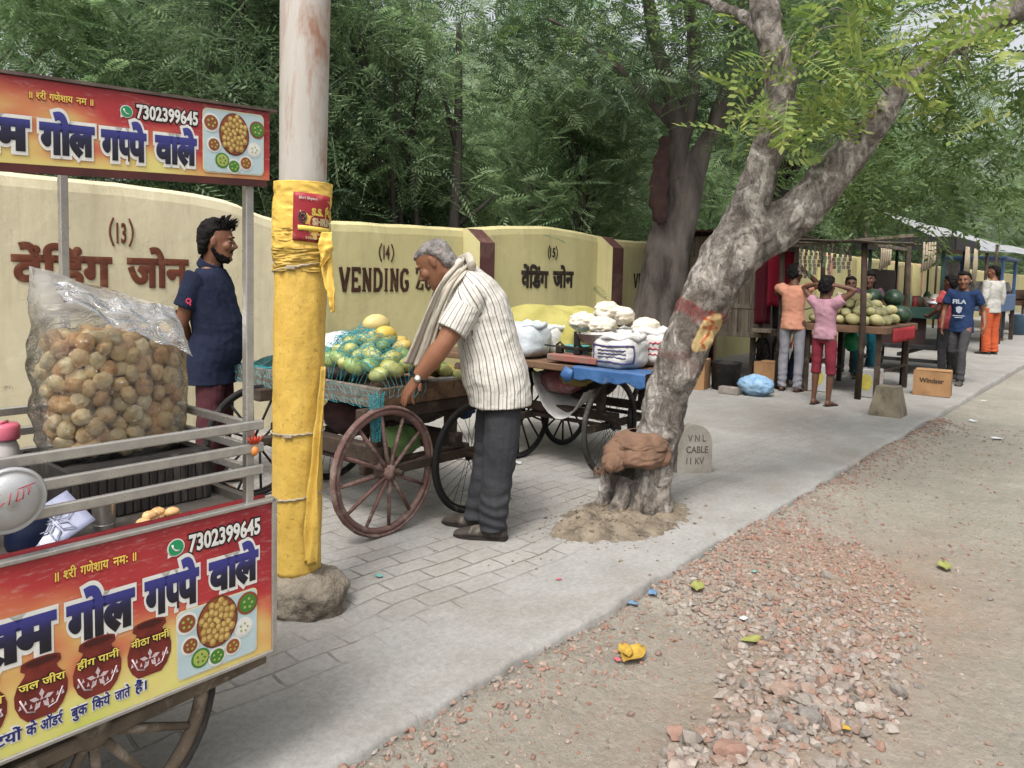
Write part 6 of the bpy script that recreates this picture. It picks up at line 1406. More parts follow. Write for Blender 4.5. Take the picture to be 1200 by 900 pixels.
for k in range(9000):
    s_, w_ = r_.uniform(T0+.04, T1-.12), r_.uniform(T2+.035, 4.05); h = heap_z(s_, w_)
    if h < .715 and r_.random() < .75: continue
    p = Vector((s_, w_, h+.022-r_.uniform(0, .02)))
    if all((p-q_).length > .074 for q_ in pts): pts.append(p)
ML = {0: 'green mango in the heap under the turquoise net', 1: 'yellow mango in the heap on the fruit cart', 2: 'pale yellowish green mango in the heap on the fruit cart'}
for p in pts:
    ydom = p.x > 2.85; k = r_.choice([1, 1, 2, 2, 0] if ydom else [0, 0, 2, 2, 0]); ob = link('mango', MB_[k], None, W(*p)); ob.rotation_euler = (r_.uniform(-.4, .4), r_.uniform(-.5, .5), r_.uniform(0, 6)); kk = r_.uniform(.85, 1.12); ob.scale = (kk, kk, kk); tag(ob, ML[k], 'mango', 'mangoes heaped on the fruit cart')
for (s_, w_, z_, r0, c, lb) in ((2.93, 3.46, 1.045, .062, L(208, 190, 128), 'large pale yellow melon on top of the mango heap'), (2.86, 3.30, 1.0, .05, L(214, 182, 84), 'ripe yellow papaya below the pale melon on the heap')):
    q = MB(); q.ell((0, 0, 0), (r0*1.3, r0, r0*.95), 18, 12, fn=lambda d: 1+.02*math.cos(8*math.atan2(d.z, d.y))); ob = q.build('fruit', M('fruit_skin', c, tuple(x*.85 for x in c[:3])+(1,), 9, .45), None, W(s_, w_, z_), .6); tag(ob, lb, 'fruit')
# netting: thin cords draped over the heap and over the boards
cord = M('turquoise_cord', L(70, 168, 176), L(52, 140, 152), 9, .6, spec=.3); cord_d = M('dark_green_cord', L(44, 92, 88), L(34, 74, 74), 9, .6)
def net(fn, nu, nv, th, mat, name, parent, jit=.25):
    me = bpy.data.meshes.new(name); V = []; r_ = random.Random(nu)
    for i in range(nu+1):
        for j in range(nv+1):
            V.append(Vector(fn((i+r_.uniform(-jit, jit))/nu, (j+r_.uniform(-jit, jit)+.5*(i % 2))/nv))-Vector(FO))
    k = nv+1; F = [(i*k+j, (i+1)*k+j, (i+1)*k+j+1, i*k+j+1) for i in range(nu) for j in range(nv)]
    me.from_pydata([tuple(v) for v in V], [], F); o = bpy.data.objects.new(name, me); C.objects.link(o); wm = o.modifiers.new('w', 'WIREFRAME'); wm.thickness = th; wm.use_even_offset = False
    dg = bpy.context.evaluated_depsgraph_get(); dg.update(); m2 = bpy.data.meshes.new_from_object(o.evaluated_get(dg)); bpy.data.objects.remove(o); bpy.data.meshes.remove(me); m2.materials.append(mat); m2.name = name
    ob = bpy.data.objects.new(name, m2); C.objects.link(ob); ob.parent = parent; return ob
nt = thing('net', 'turquoise string net thrown over the left of the mango heap and trailing over the boards', 'net', W(*FO), ANG)
def drape(u, v):
    s_ = 2.44+.42*u; w_ = 2.93+1.5*v; z = heap_z(s_, w_)+.055+.012*fbm((s_*5, w_*5, 0), 1.5, 2)
    if s_ < T0-.02: z = .775-(T0-.02-s_)*1.1; s_ = T0-.035-.02*abs(nz((w_*6, z*6, 0), 1))
    if w_ < T2-.02: z = min(z, .775-(T2-.02-w_)*1.6); w_ = T2-.035
    return (s_, w_, z)
net(drape, 15, 44, .0022, cord, 'netting', nt)
def drape2(u, v):
    s_ = 2.57+.22*u; w_ = 3.08+.55*v; return (s_+.02*nz((u*9, v*9, 0), 1), w_+.03*nz((u*8, v*8, 3), 1), heap_z(s_, w_)+.075+.035*fbm((u*7, v*9, 0), 1.2, 3))
net(drape2, 16, 36, .0028, cord, 'netting', nt, .5)
def hangc(u, v):
    a = u*2*PI; z = .74-.24*v; r0 = .045*(1-.5*v)+.01*nz((u*5, v*6, 0), 2); return (2.54+r0*math.cos(a)-.02, 2.965+r0*.6*math.sin(a), z)
net(hangc, 16, 24, .0030, cord, 'netting', nt, .5)
nd_ = thing('net', 'dark green net bundle at the wall end of the fruit cart', 'net', W(*FO), ANG)
def bund(u, v):
    x = (u-.5)*2; y = (v-.5)*2; return (2.72+.16*x, 4.16+.22*y, .70+.11*max(0, 1-x*x)*max(0, 1-y*y)**.6+.02*nz((u*6, v*6, 0), 1))
net(bund, 30, 34, .0035, cord_d, 'netting', nd_, .4); q = MB(); q.grid(lambda u, v: Vector(bund(u, v))-Vector((0, 0, .012)), 20, 20); bld(q, 'netting', M('dark_net_mass', L(38, 66, 64), L(28, 50, 50), 30, .9, .6, 80), nd_, FO)
q = MB(); o = (2.80, 3.66, .86); q.ell(o, (.17, .19, .13), 30, 18, fn=lambda d: 1+.12*fbm(d, 3, 4, 2)+.05*(1-abs(nz(d, 6, 3))*2))
cthing('plastic_bag', 'crumpled white polythene bag behind the mango heap', 'bag', q, M('white_polythene', L(214, 216, 216), L(192, 196, 198), 6, .3, .5, 24, spec=.5), o)
q = MB(); o = (3.30, 3.14, .70); q.lathe([(.05, 0), (.085, .03), (.10, .075), (.09, .085), (.075, .05), (0, .02)], 20, o); q.tube([(o[0]-.03, o[1]-.02, .74), (o[0]+.02, o[1]+.03, .80), (o[0]+.07, o[1]+.02, .76)], .022, 8); cthing('basket', 'small dark brown bowl behind the old man\'s forearm on the cart', 'basket', q, M('brown_basket', L(88, 66, 54), L(60, 44, 36), 20, .8, .5, 60), o)
q = MB(); o = (3.02, 3.05, .755); q.box((o[0], o[1]-.04, .765), (.20, .05, .012), .004, Matrix.Rotation(.12, 3, 'X'), jit=.006); cthing('paper', 'folded newspaper on the edge of the fruit cart by the watch', 'paper', q, M('newspaper', L(190, 186, 180), L(150, 148, 146), 30, .9), o)
# bundles stowed under the deck
def lump(name, label, cat, o, r, mat, seed, par=None, amp=.16):
    q = MB(); q.ell(o, r, 30, 18, fn=lambda d: 1+amp*fbm(d, 1.8, 4, seed)+.07*(1-abs(nz(d, 4, seed))*2)); return cthing(name, label, cat, q, mat, o)
lump('sack', 'grey sack stowed under the fruit cart', 'sack', (3.12, 3.35, .56), (.16, .22, .10), M('grey_sack', L(112, 104, 98), L(84, 78, 74), 7, .95, .6, 40), 3); lump('leaf_bundle', 'pale green cabbage leaves stuffed under the fruit cart', 'leaves', (2.86, 3.2, .40), (.15, .10, .09), M('cabbage_green', L(136, 168, 104), L(110, 146, 84), 7, .6, .5, 20), 5); lump('cloth', 'blue cloth hanging under the right end of the fruit cart', 'cloth', (3.36, 3.2, .58), (.04, .14, .10), cloth_mat('blue_cloth', L(72, 92, 128)), 8); lump('sack', 'dark maroon bundle behind the wooden wheel of the fruit cart', 'sack', (2.86, 3.55, .52), (.17, .2, .12), M('dark_bundle', L(70, 46, 46), L(48, 34, 36), 7, .95, .6, 40), 9)

# ------------------------------------------------------------------ sack cart
SO = (4.6, 3.3, 0.0)
sc_ = thing('sack_cart', 'handcart loaded with white sacks and a weighing scale, blue tarpaulin on its edge', 'cart', W(*SO), ANG)
q = MB(); a0, a1, b0, b1 = 4.13, 5.0, 2.42, 4.3
for i in range(8): q.box((a0+(i+.5)*(a1-a0)/8, (b0+b1)/2, .745), ((a1-a0)/8-.005, b1-b0, .03), .003, jit=.002)
bld(q, 'deck', wood_brown, sc_, SO); q = MB(); q.box((a0-.012, (b0+b1)/2, .742), (.022, b1-b0+.03, .045), .004, jit=.002); q.box(((a0+a1)/2, b0-.012, .742), (a1-a0, .022, .045), .004); bld(q, 'side_board', wood_brown, sc_, SO)
q = MB()
for s_ in (4.42, 4.98): q.box((s_, 3.2, .40), (.06, .95, .06), .006); q.rod((s_, 2.7, .335), (s_, 3.75, .335), .015); q.box((s_, 2.86, .56), (.05, .05, .33)); q.box((s_, 3.5, .56), (.05, .05, .33))
for w_ in (2.86, 3.5): q.box((4.6, w_, .70), (.85, .06, .06), .005); q.box((4.6, w_-.04, .335), (.8, .03, .05), .004)
bld(q, 'chassis', wood_dark, sc_, SO)
spoked_wheel(sc_, (4.42, 2.78, .335), .335, SO, 'bike', 28, (rubber, iron)); spoked_wheel(sc_, (5.02, 2.80, .335), .335, SO, 'bike', 28, (rubber, iron)); spoked_wheel(sc_, (4.38, 3.52, .335), .335, SO, 'bike', 14, (rubber_blk, iron)); spoked_wheel(sc_, (4.98, 3.55, .335), .335, SO, 'bike', 14, (rubber_blk, iron))
poly = M('woven_white_sack', L(212, 210, 206), L(194, 193, 192), 8, .6, .5, 30, .01, spec=.3, stain=L(170, 168, 166), stscale=8, stamt=.4); polyc = M('thin_white_polythene', L(206, 212, 216), L(186, 194, 200), 7, .3, .5, 20, .015, spec=.5)
def sack(label, o, r, mat, seed, fold=True, n=36):
    q = MB()
    def f(d): k = (abs(d.x)**4+abs(d.y)**4+abs(d.z)**4)**(-.25); return k*.92*(1+.07*fbm(d, 2.4, 4, seed)+.03*(1-abs(nz(d, 5, seed+2))*2))
    q.ell(o, r, n, 22, fn=f)
    if fold: q.tube([Vector(o)+Vector((r[0]*.86*math.cos(a*PI/12), r[1]*.86*math.sin(a*PI/12), r[2]*(.80+.08*math.sin(a*1.7)))) for a in range(24)], [.018+.008*math.sin(a*2.3) for a in range(24)], 8, closed=True)
    return cthing('sack', label, 'sack', q, mat, (o[0], o[1], o[2]-r[2]))
sack('squat white sack with rolled rim at the left end of the sack cart', (4.31, 3.50, .885), (.17, .22, .135), polyc, 1); sack('narrow white sack wedged between the squat sack and the teal tub', (4.58, 3.42, .875), (.12, .12, .12), poly, 4)
s1 = sack('white sack with blue printed border slumping over the cart\'s near corner', (4.32, 2.66, .865), (.17, .17, .12), poly, 6); sack('open white sack with red lettering beside the tree', (4.62, 2.56, .885), (.18, .17, .13), poly, 9); sack('white sack behind the bags of puffed snacks', (4.82, 3.0, .87), (.2, .2, .11), poly, 12)
# printing on the two open sacks: built as patches that follow the sack
def sack_patch(o, r, seed, a0, a1, e0, e1, off):
    def f(d): k = (abs(d.x)**4+abs(d.y)**4+abs(d.z)**4)**(-.25); return k*.92*(1+.07*fbm(d, 2.4, 4, seed)+.03*(1-abs(nz(d, 5, seed+2))*2))
    def g(u, v):
        a = a0+(a1-a0)*u; e = e0+(e1-e0)*v; d = Vector((math.cos(e)*math.cos(a), math.cos(e)*math.sin(a), math.sin(e))); k = f(d); return Vector((d.x*r[0]*k, d.y*r[1]*k, d.z*r[2]*k))*(1+off)
    return g
g = sack_patch(None, (.17, .17, .12), 6, 2.5, 4.2, -.45, .45, .012); q = MB()
for a, b in (((.0, .0), (1, .0)), ((0, .9), (1, .9)), ((0, 0), (0, .9)), ((1, 0), (1, .9))): q.tube([g(a[0]+(b[0]-a[0])*i/12, a[1]+(b[1]-a[1])*i/12)+Vector((0, 0, .12)) for i in range(13)], .006, 5)
for k in range(3): q.tube([g(.15+.06*i, .25+.2*k+.03*(i % 2))+Vector((0, 0, .12)) for i in range(12)], .004, 5)
q.build('printing', flat('print_violet', L(70, 66, 110)), s1)
s2 = [o_ for o_ in bpy.data.objects if o_.get('label', '').startswith('open white sack')][0]; g = sack_patch(None, (.18, .17, .13), 9, 2.7, 4.1, -.5, .5, .012); q = MB()
for k in range(3): q.tube([g(.08+.065*i, .2+.28*k+.07*(i % 2))+Vector((0, 0, .13)) for i in range(14)], .005, 5)
q.build('printing', flat('print_rose', L(186, 70, 84)), s2)
# yellow tarpaulin heap
q = MB(); q.grid(lambda u, v: (4.50+.72*u, 3.05+1.15*v, .76+.36*max(0, math.sin(PI*min(1, max(0, u))))**.5*max(0, math.sin(PI*v))**.4+.035*fbm((u*3, v*3, 0), 1.1, 3)+.05*(1-abs(nz((u*2.2+v, v*1.8, 0), 1.3, 4))*2.2)), 60, 70)
cthing('tarpaulin', 'yellow tarpaulin heap at the wall end of the sack cart', 'tarpaulin', q, M('yellow_tarpaulin', L(170, 162, 92), L(150, 142, 78), 4, .7, .6, 9, .02, stain=L(150, 142, 66), stscale=5, stamt=.4), (4.86, 3.6, .76))
# bags of puffed snacks
film2 = film_mat('clear_polythene_small', (.97, .96, .95, 1), L(236, 234, 228), .15, 9, .5)
puff = M('cream_puffs', L(240, 234, 220), L(226, 210, 182), 12, .45, .8, 30, .02)
for i, (px, py, Y, r0, lb) in enumerate(((683, 377, 5.45, .075, 'left bag of cream puffed snacks in the pile on the sacks'), (712, 365, 5.6, .08, 'topmost bag of cream puffed snacks on the sacks'), (706, 382, 5.4, .078, 'front bag of cream puffed snacks resting on the others'), (729, 370, 5.6, .072, 'right bag of cream puffed snacks leaning on the topmost one'), (757, 384, 5.5, .08, 'round bag of cream snacks next to the tree trunk'))):
    p = swz(at(px, py, Y)); o = (p.x, p.y, p.z-r0); q = MB(); q.ell((0, 0, r0), (r0*1.35, r0*1.1, r0*.85), 40, 26, fn=lambda d: 1+.16*fbm(d, 2.2, 4, i)+.12*(1-abs(nz(d, 4, i))*2)); bg_ = q.build('snack_bag', puff, None, W(*o), ANG); tag(bg_, lb, 'bag', 'bags of puffed snacks')
p = swz(at(694, 400, 5.0)); q = MB(); o = (4.46, 3.10, .76); q.lathe([(.075, 0), (.082, .005), (.088, .10), (.092, .102), (.085, .105), (0, .10)], 26, o); cthing('tub', 'teal plastic tub behind the weighing scale', 'tub', q, M('teal_plastic', L(92, 168, 168), L(78, 148, 150), 8, .35), o)
# beam scale
o = (4.22, 2.92, .76); bs = thing('beam_scale', 'old iron weighing scale with a steel pan on a red base', 'scale', W(*o), ANG)
q = MB(); q.box((o[0]+.02, o[1]+.02, .80), (.17, .40, .045), .006); bld(q, 'base', M('faded_red_paint', L(150, 86, 78), L(128, 108, 96), 14, .8, .3, 40), bs, o)
q = MB(); q.box((o[0]+.02, o[1]+.02, .865), (.03, .34, .022), .004)
for d in (-.15, 0.02, .17): q.box((o[0]+.02, o[1]+d, .85), (.05, .05, .055), .008); q.tube([(o[0]+.02, o[1]+d-.03, .875), (o[0]+.02, o[1]+d, .90), (o[0]+.02, o[1]+d+.03, .875)], .008, 6)
q.box((o[0]+.02, o[1]+.03, .93), (.012, .05, .10), .003); q.rod((o[0]+.02, o[1]+.20, .868), (o[0]+.02, o[1]+.30, .870), .006); bld(q, 'beam', iron, bs, o)
q = MB(); q.lathe([(.035, 0), (.085, .012), (.115, .07), (.118, .07), (.112, .066), (.082, .016), (0, .008)], 28, (o[0]+.03, o[1]-.10, .905), cap0=True, cap1=False); bld(q, 'pan', steel, bs, o)
# blue tarpaulin over the near corner
q = MB()
def bt(u, v):
    w_ = 2.34+.55*u; d = v*.42
    if d < .22: return (a0-.02+.22-d, w_, .764+.004*nz((u*5, v*5, 0), 1))
    k = d-.22; return (a0-.028-.008*abs(math.sin(u*9+v)), w_-.02*k, .764-k*(.42+.14*nz((u*5, 0, 0), 1.2)))
q.grid(bt, 30, 20, thick=.002); q.tube([(a0-.04, 2.90, .75), (a0-.05, 2.92, .70), (a0-.045, 2.90, .66)], [(.010, .035), (.006, .05), (.004, .02)], 8)
cthing('tarpaulin', 'blue tarpaulin strip hanging over the near edge of the sack cart', 'tarpaulin', q, M('blue_tarpaulin', L(66, 106, 156), L(52, 88, 136), 6, .5, .6, 14, .015, stain=L(110, 130, 150), stscale=9, stamt=.35), (a0, 2.6, .76))
# slung sack and wraps under the deck
q = MB(); o = (4.44, 3.12, .40)
q.grid(lambda u, v: (4.30+.26*v, 2.92+.46*u, .66-.26*math.sin(PI*min(1, .08+.92*u))**.7*(1-.25*v)+.01*fbm((u*4, v*4, 0), 1.5, 3)-.10*(1-v)*u*(1-u)*2), 26, 12, thick=.004); cthing('sack', 'white sack slung like a hammock under the sack cart', 'sack', q, poly, o)
lump('wrapper_bundle', 'bundle of pink and grey wrappers in the slung sack', 'bundle', (4.42, 3.2, .60), (.10, .16, .07), M('pink_wrappers', L(128, 96, 96), L(176, 70, 92), 16, .6, .6, 30, stain=L(150, 140, 132), stscale=14, stamt=.6), 14, amp=.25); lump('cloth', 'dirty yellow cloth bundle under the deck of the sack cart', 'cloth', (4.36, 3.02, .66), (.11, .12, .06), cloth_mat('dirty_yellow_cloth', L(156, 142, 86)), 17, amp=.25); lump('sack', 'dark sack stowed deep under the sack cart', 'sack', (4.75, 3.3, .56), (.2, .3, .14), M('dark_sack', L(58, 52, 50), L(42, 38, 38), 7, .95, .5), 19)

# ------------------------------------------------------------------ marker stone, sack cloth, soil mound, litter
o = swz(G(811, 553)); ms = thing('marker_stone', 'round topped concrete cable marker stone lettered VNL CABLE 11 KV', 'stone', W(o.x, o.y, -.01), math.radians(8))
prof = [(-.125, 0), (.125, 0), (.125, .21)]+[(.125*math.cos(a*PI/14), .21+.14*math.sin(a*PI/14)) for a in range(1, 14)]+[(-.125, .21)]
q = MB(); q.prism(prof, .085, (0, .045, 0), X, Z, NF); stn = q.build('slab', M('pale_concrete', L(172, 166, 156), L(146, 140, 130), 7, .95, .4, 40, .01, stain=L(118, 110, 102), stscale=4, stamt=.4), ms)
gry = flat('grey_paint', L(86, 82, 80), L(110, 104, 100)); q = MB(); add_text(q, 'V N L', (-.055, -.0405, .235), X, Z, NF, .13, .045, .02, .0015); add_text(q, 'CABLE', (-.065, -.0405, .155), X, Z, NF, .16, .045, .03, .0015); add_text(q, '11 KV', (-.06, -.0405, .075), X, Z, NF, .13, .045, .02, .0015); q.build('lettering', gry, stn)
def burlap():
    Yt = 4.36; c = at(750, 528, Yt-.02); mb = MB()
    def sheet(cc, ax, ay, az, th0, th1, sd, n1, amp, hem, skew=(0, 0)):
        def fn(u, v):
            a = 2*PI*u; th = th0+(th1-th0)*v*(1+hem*nz((math.cos(a)*1.3, math.sin(a)*1.3, sd), 1.6)); ca_, sa_ = math.cos(a), math.sin(a)
            w_ = 1.2*nz((ca_*1.2, sa_*1.2, v*1.1), 1.3, sd); k = v**.7
            cr = amp*k*(math.sin(a*n1+sd+2.4*w_+1.5*v)+.55*math.sin(a*(2*n1+1)+3.1*w_+2*v))+.05*fbm((ca_, sa_, v*1.5), 1.8, 3, sd)+.05*(1-abs(nz((ca_*1.3+v, sa_*1.3, v*2), 2.0, sd))*2.2)*k
            r0 = 1+cr; return Vector(cc)+Vector((ax*math.sin(th)*ca_*r0+skew[0]*v, ay*math.sin(th)*sa_*r0+skew[1]*v, az*math.cos(th)*(1+.5*cr)))
        mb.grid(fn, 150, 40, thick=.005)
    sheet(c+Vector((-.012, 0, -.012)), .185, .175, .105, .55, 2.05, 2, 7, .045, .10, (-.012, -.01)); sheet(c+Vector((.01, 0, .045)), .155, .150, .075, .5, 1.75, 5, 5, .05, .16, (-.015, -.015)); sheet(c+Vector((-.15, -.10, -.045)), .062, .06, .055, .1, 2.3, 9, 4, .10, .2, (-.02, -.01))
    mb.v = [tuple(Vector(v)-c) for v in mb.v]; o = mb.build('burlap_cloth', M('brown_burlap', L(126, 98, 80), L(104, 80, 65), 8, .98, .7, 130, .004, stain=L(80, 62, 50), stscale=6, stamt=.42), None, c); tag(o, 'brown burlap cloth bundled round the foot of the pale street tree', 'cloth')
    fr = MB()
    for t in range(46):
        px = 700+rnd.uniform(-3, 16); p = at(px, 549+rnd.uniform(-3, 4), Yt-.15)-c; fr.tube([p, p+Vector((-.010, 0, -.018)), p+Vector((rnd.gauss(-.012, .01), rnd.gauss(0, .01), -.028-.02*rnd.random()))], [.0022, .0016, .0006], 4)
    fr.build('fringe', M('burlap_fringe', L(112, 88, 70)), o)
burlap()
q = MB()
mc = swz(G(735, 606))
def mound(u, v):
    s_ = mc.x-.75+1.35*u; w_ = mc.y-.42+.95*v; x, y = (s_-mc.x)/.55, (w_-mc.y)/.36; r0 = math.sqrt(x*x+y*y); z = .060*max(0, 1-r0**1.3)+.045*max(0, 1-((s_-mc.x+.35)/.25)**2-((w_-mc.y-.06)/.16)**2)
    k = 1 if z > .003 else 0; return (s_, w_, -.012+z*(1+.5*fbm((s_*8, w_*8, 0), 1.1, 4))+k*.012*fbm((s_*22, w_*22, 0), 1, 3))
q.grid(mound, 70, 54); mo = q.build('soil', M('dry_soil', L(150, 138, 120), L(122, 110, 94), 7, .98, .8, 60, .015, stain=L(74, 66, 58), stscale=5, stamt=.55), None, None, ANG); tag(mo, 'mound of dry soil round the street tree', 'soil', kind='structure')
cr = []
for _ in range(900):
    a, d = rnd.uniform(0, 2*PI), abs(rnd.gauss(0, .75)); s_, w_ = mc.x-.08+.55*d*math.cos(a), mc.y+.03+.36*d*math.sin(a); u, v = (s_-mc.x+.75)/1.35, (w_-mc.y+.42)/.95
    if w_ < CURB+.02: continue
    z = max(.0, mound(u, v)[2]) if 0 < u < 1 and 0 < v < 1 else 0; cr.append((s_, w_, z, .003+.006*abs(rnd.gauss(0, 1))))
gz_old = gz; zmap = {(a, b): c for a, b, c, d in cr}; gz = lambda a, b: zmap.get((a, b), 0) if (a, b) in zmap else gz_old(a, b)
rubble('soil_crumbs', [(a, b, d) for a, b, c, d in cr], M('soil_crumb', L(146, 132, 112), L(96, 86, 74), 40, .98, .3, 60), 'crumbs of dry soil scattered over and round the mound'); gz = gz_old
gentle = lambda u, v: .5*(v-.5)**2+.22*(u-.5)**2+.03*math.sin(u*9)
leafy = [M('yellow_leaf', L(190, 158, 66), L(160, 126, 52), 30, .7, stain=L(150, 110, 50), stscale=60, stamt=.4), M('lime_leaf', L(150, 152, 88), L(128, 132, 72), 30, .7, stain=L(150, 130, 70), stscale=60, stamt=.4)]
for (px, py, L_, k, lb) in ((742, 765, .075, 0, 'large yellow fallen leaf lying on the bare dirt'), (733, 762, .05, 0, 'smaller yellow leaf tucked against the large yellow one'), (817, 695, .055, 1, 'yellow fallen leaf at the left edge of the brick rubble'), (881, 751, .045, 1, 'greenish leaf on the gravel heap'), (1107, 662, .06, 1, 'lime green leaf on the sand at the right'), (985, 862, .03, 0, 'tiny yellow scrap near the grey slab')):
    p = G(px, py, -.045); s_, w_ = sw_of(p); a = rnd.uniform(0, 6); q = MB()
    q.grid(lambda u, v: ((u-.5)*L_*2*1.0, (v-.5)*L_*1.1*math.sin(PI*(.04+.92*u))**.8, gentle(u, v)*L_+.004), 10, 6, thick=.0008); tag(q.build('fallen_leaf', leafy[k], None, W(s_, w_, gz(s_, w_)+.012), a), lb, 'leaf', 'fallen leaves')
scrap_m = [M('white_scrap', L(214, 214, 212), L(190, 192, 194), 9, .4), M('blue_scrap', L(110, 140, 170), L(90, 120, 150), 9, .5), M('pink_scrap', L(200, 110, 120), L(180, 90, 100), 9, .5), M('teal_scrap', L(120, 176, 170), L(100, 156, 150), 9, .5)]
SC = [(603, 543, .05, 0, 'white paper scrap on the pavement between the two carts'), (765, 688, .026, 1, 'blue plastic scrap at the kerb edge'), (742, 698, .02, 1, 'small blue wrapper just left of the other blue scrap'), (872, 716, .018, 0, 'white scrap at the left side of the brick rubble'), (724, 757, .014, 2, 'pink petal sized scrap beside the yellow leaf'), (1169, 508, .05, 0, 'white plastic scrap on the far right dirt'), (1140, 486, .045, 0, 'white litter lying along the kerb behind the cardboard box'), (1153, 468, .03, 0, 'small white litter near the kerb, further down the road'), (884, 668, .012, 3, 'teal scrap on top of the brick rubble'), (444, 676, .018, 3, 'teal scrap on the pavers in front of the fruit cart'), (655, 680, .012, 2, 'dark red scrap on the pavers in front of the tree')]
for i, (px, py, r0, k, lb) in enumerate(SC):
    p = G(px, py); s_, w_ = sw_of(p); z = 0.006 if w_ > CURB else gz(s_, w_)+.012
    q = MB(); q.grid(lambda u, v: ((u-.5)*2*r0, (v-.5)*1.4*r0, .35*r0*abs(nz((u*2.2, v*2.2, i), 1.3))), 8, 8, thick=.001); tag(q.build('litter', scrap_m[k], None, W(s_, w_, z), i*1.3), lb, 'litter', 'scraps of litter')
# ================================================================== DOWN THE STREET
plank = M('weathered_plank', L(128, 116, 102), L(94, 84, 74), 6, .92, .5, 30, .01, stretch=(3, 3, .35), stain=L(66, 58, 52), stscale=5, stamt=.45)
KO = (10.5, 4.6, 0)
ko = sthing('wooden_kiosk', 'closed kiosk of grey planks on wheels beside the wall', 'kiosk', KO)
q = MB()
for i in range(9): q.box((9.9, 3.97+(i+.5)*.148, 1.29), (.025, .142, 1.30), .004, jit=.003)
q.box((9.885, 4.62, 1.0), (.02, 1.34, .06), .003); q.box((9.885, 4.62, 1.7), (.02, 1.34, .06), .003)
for i in range(9): q.box((9.98+(i+.5)*.14, 5.29, 1.29), (.135, .025, 1.30), .003)
for i in range(4): q.box((9.92+(i+.5)*.14, 3.96, 1.29), (.135, .025, 1.30), .003)
q.box((11.2, 4.62, 1.29), (.025, 1.34, 1.30)); q.box((10.55, 4.62, .62), (1.34, 1.36, .06), .004)
bld(q, 'plank_wall', plank, ko, KO)
q = MB(); q.grid(lambda u, v: (9.72+1.7*u, 3.75+1.75*v, 2.02-.05*u+.012*math.sin(v*90)), 3, 120, thick=.006); bld(q, 'roof', M('rusty_corrugated', L(118, 104, 94), L(88, 72, 62), 4, .7, .3, 30, metal=.4, stain=L(112, 70, 50), stscale=4, stamt=.5), ko, KO)
q = MB(); q.box((9.95, 3.86, .70), (.5, .26, .05), .005); bld(q, 'shelf', plank, ko, KO)
for s_, w_ in ((9.98, 4.08), (9.98, 5.2), (11.1, 4.08), (11.1, 5.2)): q = MB(); q.box((s_, w_, .30), (.06, .06, .6), .004); bld(q, 'leg', wood_dark, ko, KO)
spoked_wheel(ko, (10.15, 4.02, .30), .30, KO, 'bike', 14, (rubber_blk, iron)); spoked_wheel(ko, (10.85, 4.02, .30), .30, KO, 'bike', 14, (rubber_blk, iron))
# tree between kiosk and wall
t = sthing('tree', 'dark trunked tree standing behind the plank kiosk', 'tree', (12.45, 4.75)); q = trunk_mb([(0, 0, -.1), (.02, .02, .5), (-.1, .06, 1.4), (.05, 0, 2.6), (.2, .1, 4.2)], [.30, .21, .19, .17, .10], 14, 3); cs, pos = clumps(26, 1.7, 1.5, 3.4, 6.2, 77, 60, .42); limbs(q, (.05, 0, 2.8), cs, .14, 5, 8); q.build('trunk', bark_dark, t); link('crown', leaves_mesh('crown', scatter(SP_FEATHER, pos, .5, 21), lf_mid), t)
def hang_cloth(label, s_, w_, z0, z1, wd, mat, seed, along=(0, 1, 0)):
    al = Vector(along); q = MB()
    def fn(u, v):
        p = Vector((s_, w_, z1))+al*((u-.5)*wd*(1-.15*v)); return (p.x+.05*math.sin(u*11+seed)*(.4+.6*v), p.y+.02*math.sin(u*7+seed*2), z1-(z1-z0)*v+.03*nz((u*3, seed, 0), 2)*v)
    q.grid(fn, 20, 10, thick=.006); return cthing('cloth', label, 'cloth', q, mat, (s_, w_, z0))
hang_cloth('crimson cloth hung at the open side of the plank kiosk', 9.75, 3.66, 1.02, 1.72, .34, cloth_mat('crimson_cloth', L(132, 30, 48), L(104, 22, 38)), 1); hang_cloth('black cloth hung below the crimson one at the kiosk', 9.85, 3.62, .72, 1.5, .36, cloth_mat('black_cloth', L(34, 30, 34)), 4); hang_cloth('dark red drape hung in the kiosk\'s shade beside the plank wall', 9.8, 3.88, .78, 1.6, .22, cloth_mat('dark_red_drape', L(84, 30, 40)), 7)
# goods on the ground near the kiosk
card = M('cardboard', L(164, 128, 90), L(146, 110, 76), 5, .9, .2, 30, stain=L(120, 90, 62), stscale=5, stamt=.35)
def carton(label, s_, w_, d, rot, words=None):
    t = thing('cardboard_box', label, 'box', W(s_, w_, 0), ANG+rot, 'cardboard boxes on the pavement'); q = MB(); q.box((0, 0, d[2]/2), d, .004, jit=.003); b = q.build('carton', card, t)
    q = MB(); q.box((-d[0]*.25, 0, d[2]+.004), (d[0]*.48, d[1]*.98, .004), 0, Matrix.Rotation(.06, 3, 'Y')); q.box((d[0]*.25, 0, d[2]+.004), (d[0]*.48, d[1]*.98, .004), 0, Matrix.Rotation(-.05, 3, 'Y')); q.build('flap', card, b)
    if words:
        q = MB(); add_text(q, words, (-d[0]/2-.003, d[1]*.34, d[2]*.55), (0, -1, 0), (0, 0, 1), (-1, 0, 0), d[1]*.66, d[2]*.18, .03, .001); q.build('lettering', flat('carton_ink', L(70, 56, 44)), b)
    return t
carton('cardboard box with dark lettering alone at the kerb edge', 10.5, 2.0, (.32, .40, .30), .12, 'Windser'); carton('cardboard box between the blue bag and the boy in grey trousers', 9.75, 3.72, (.3, .34, .30), -.1); carton('upright cardboard box half hidden behind the pale tree', 8.75, 4.25, (.3, .22, .36), .2)
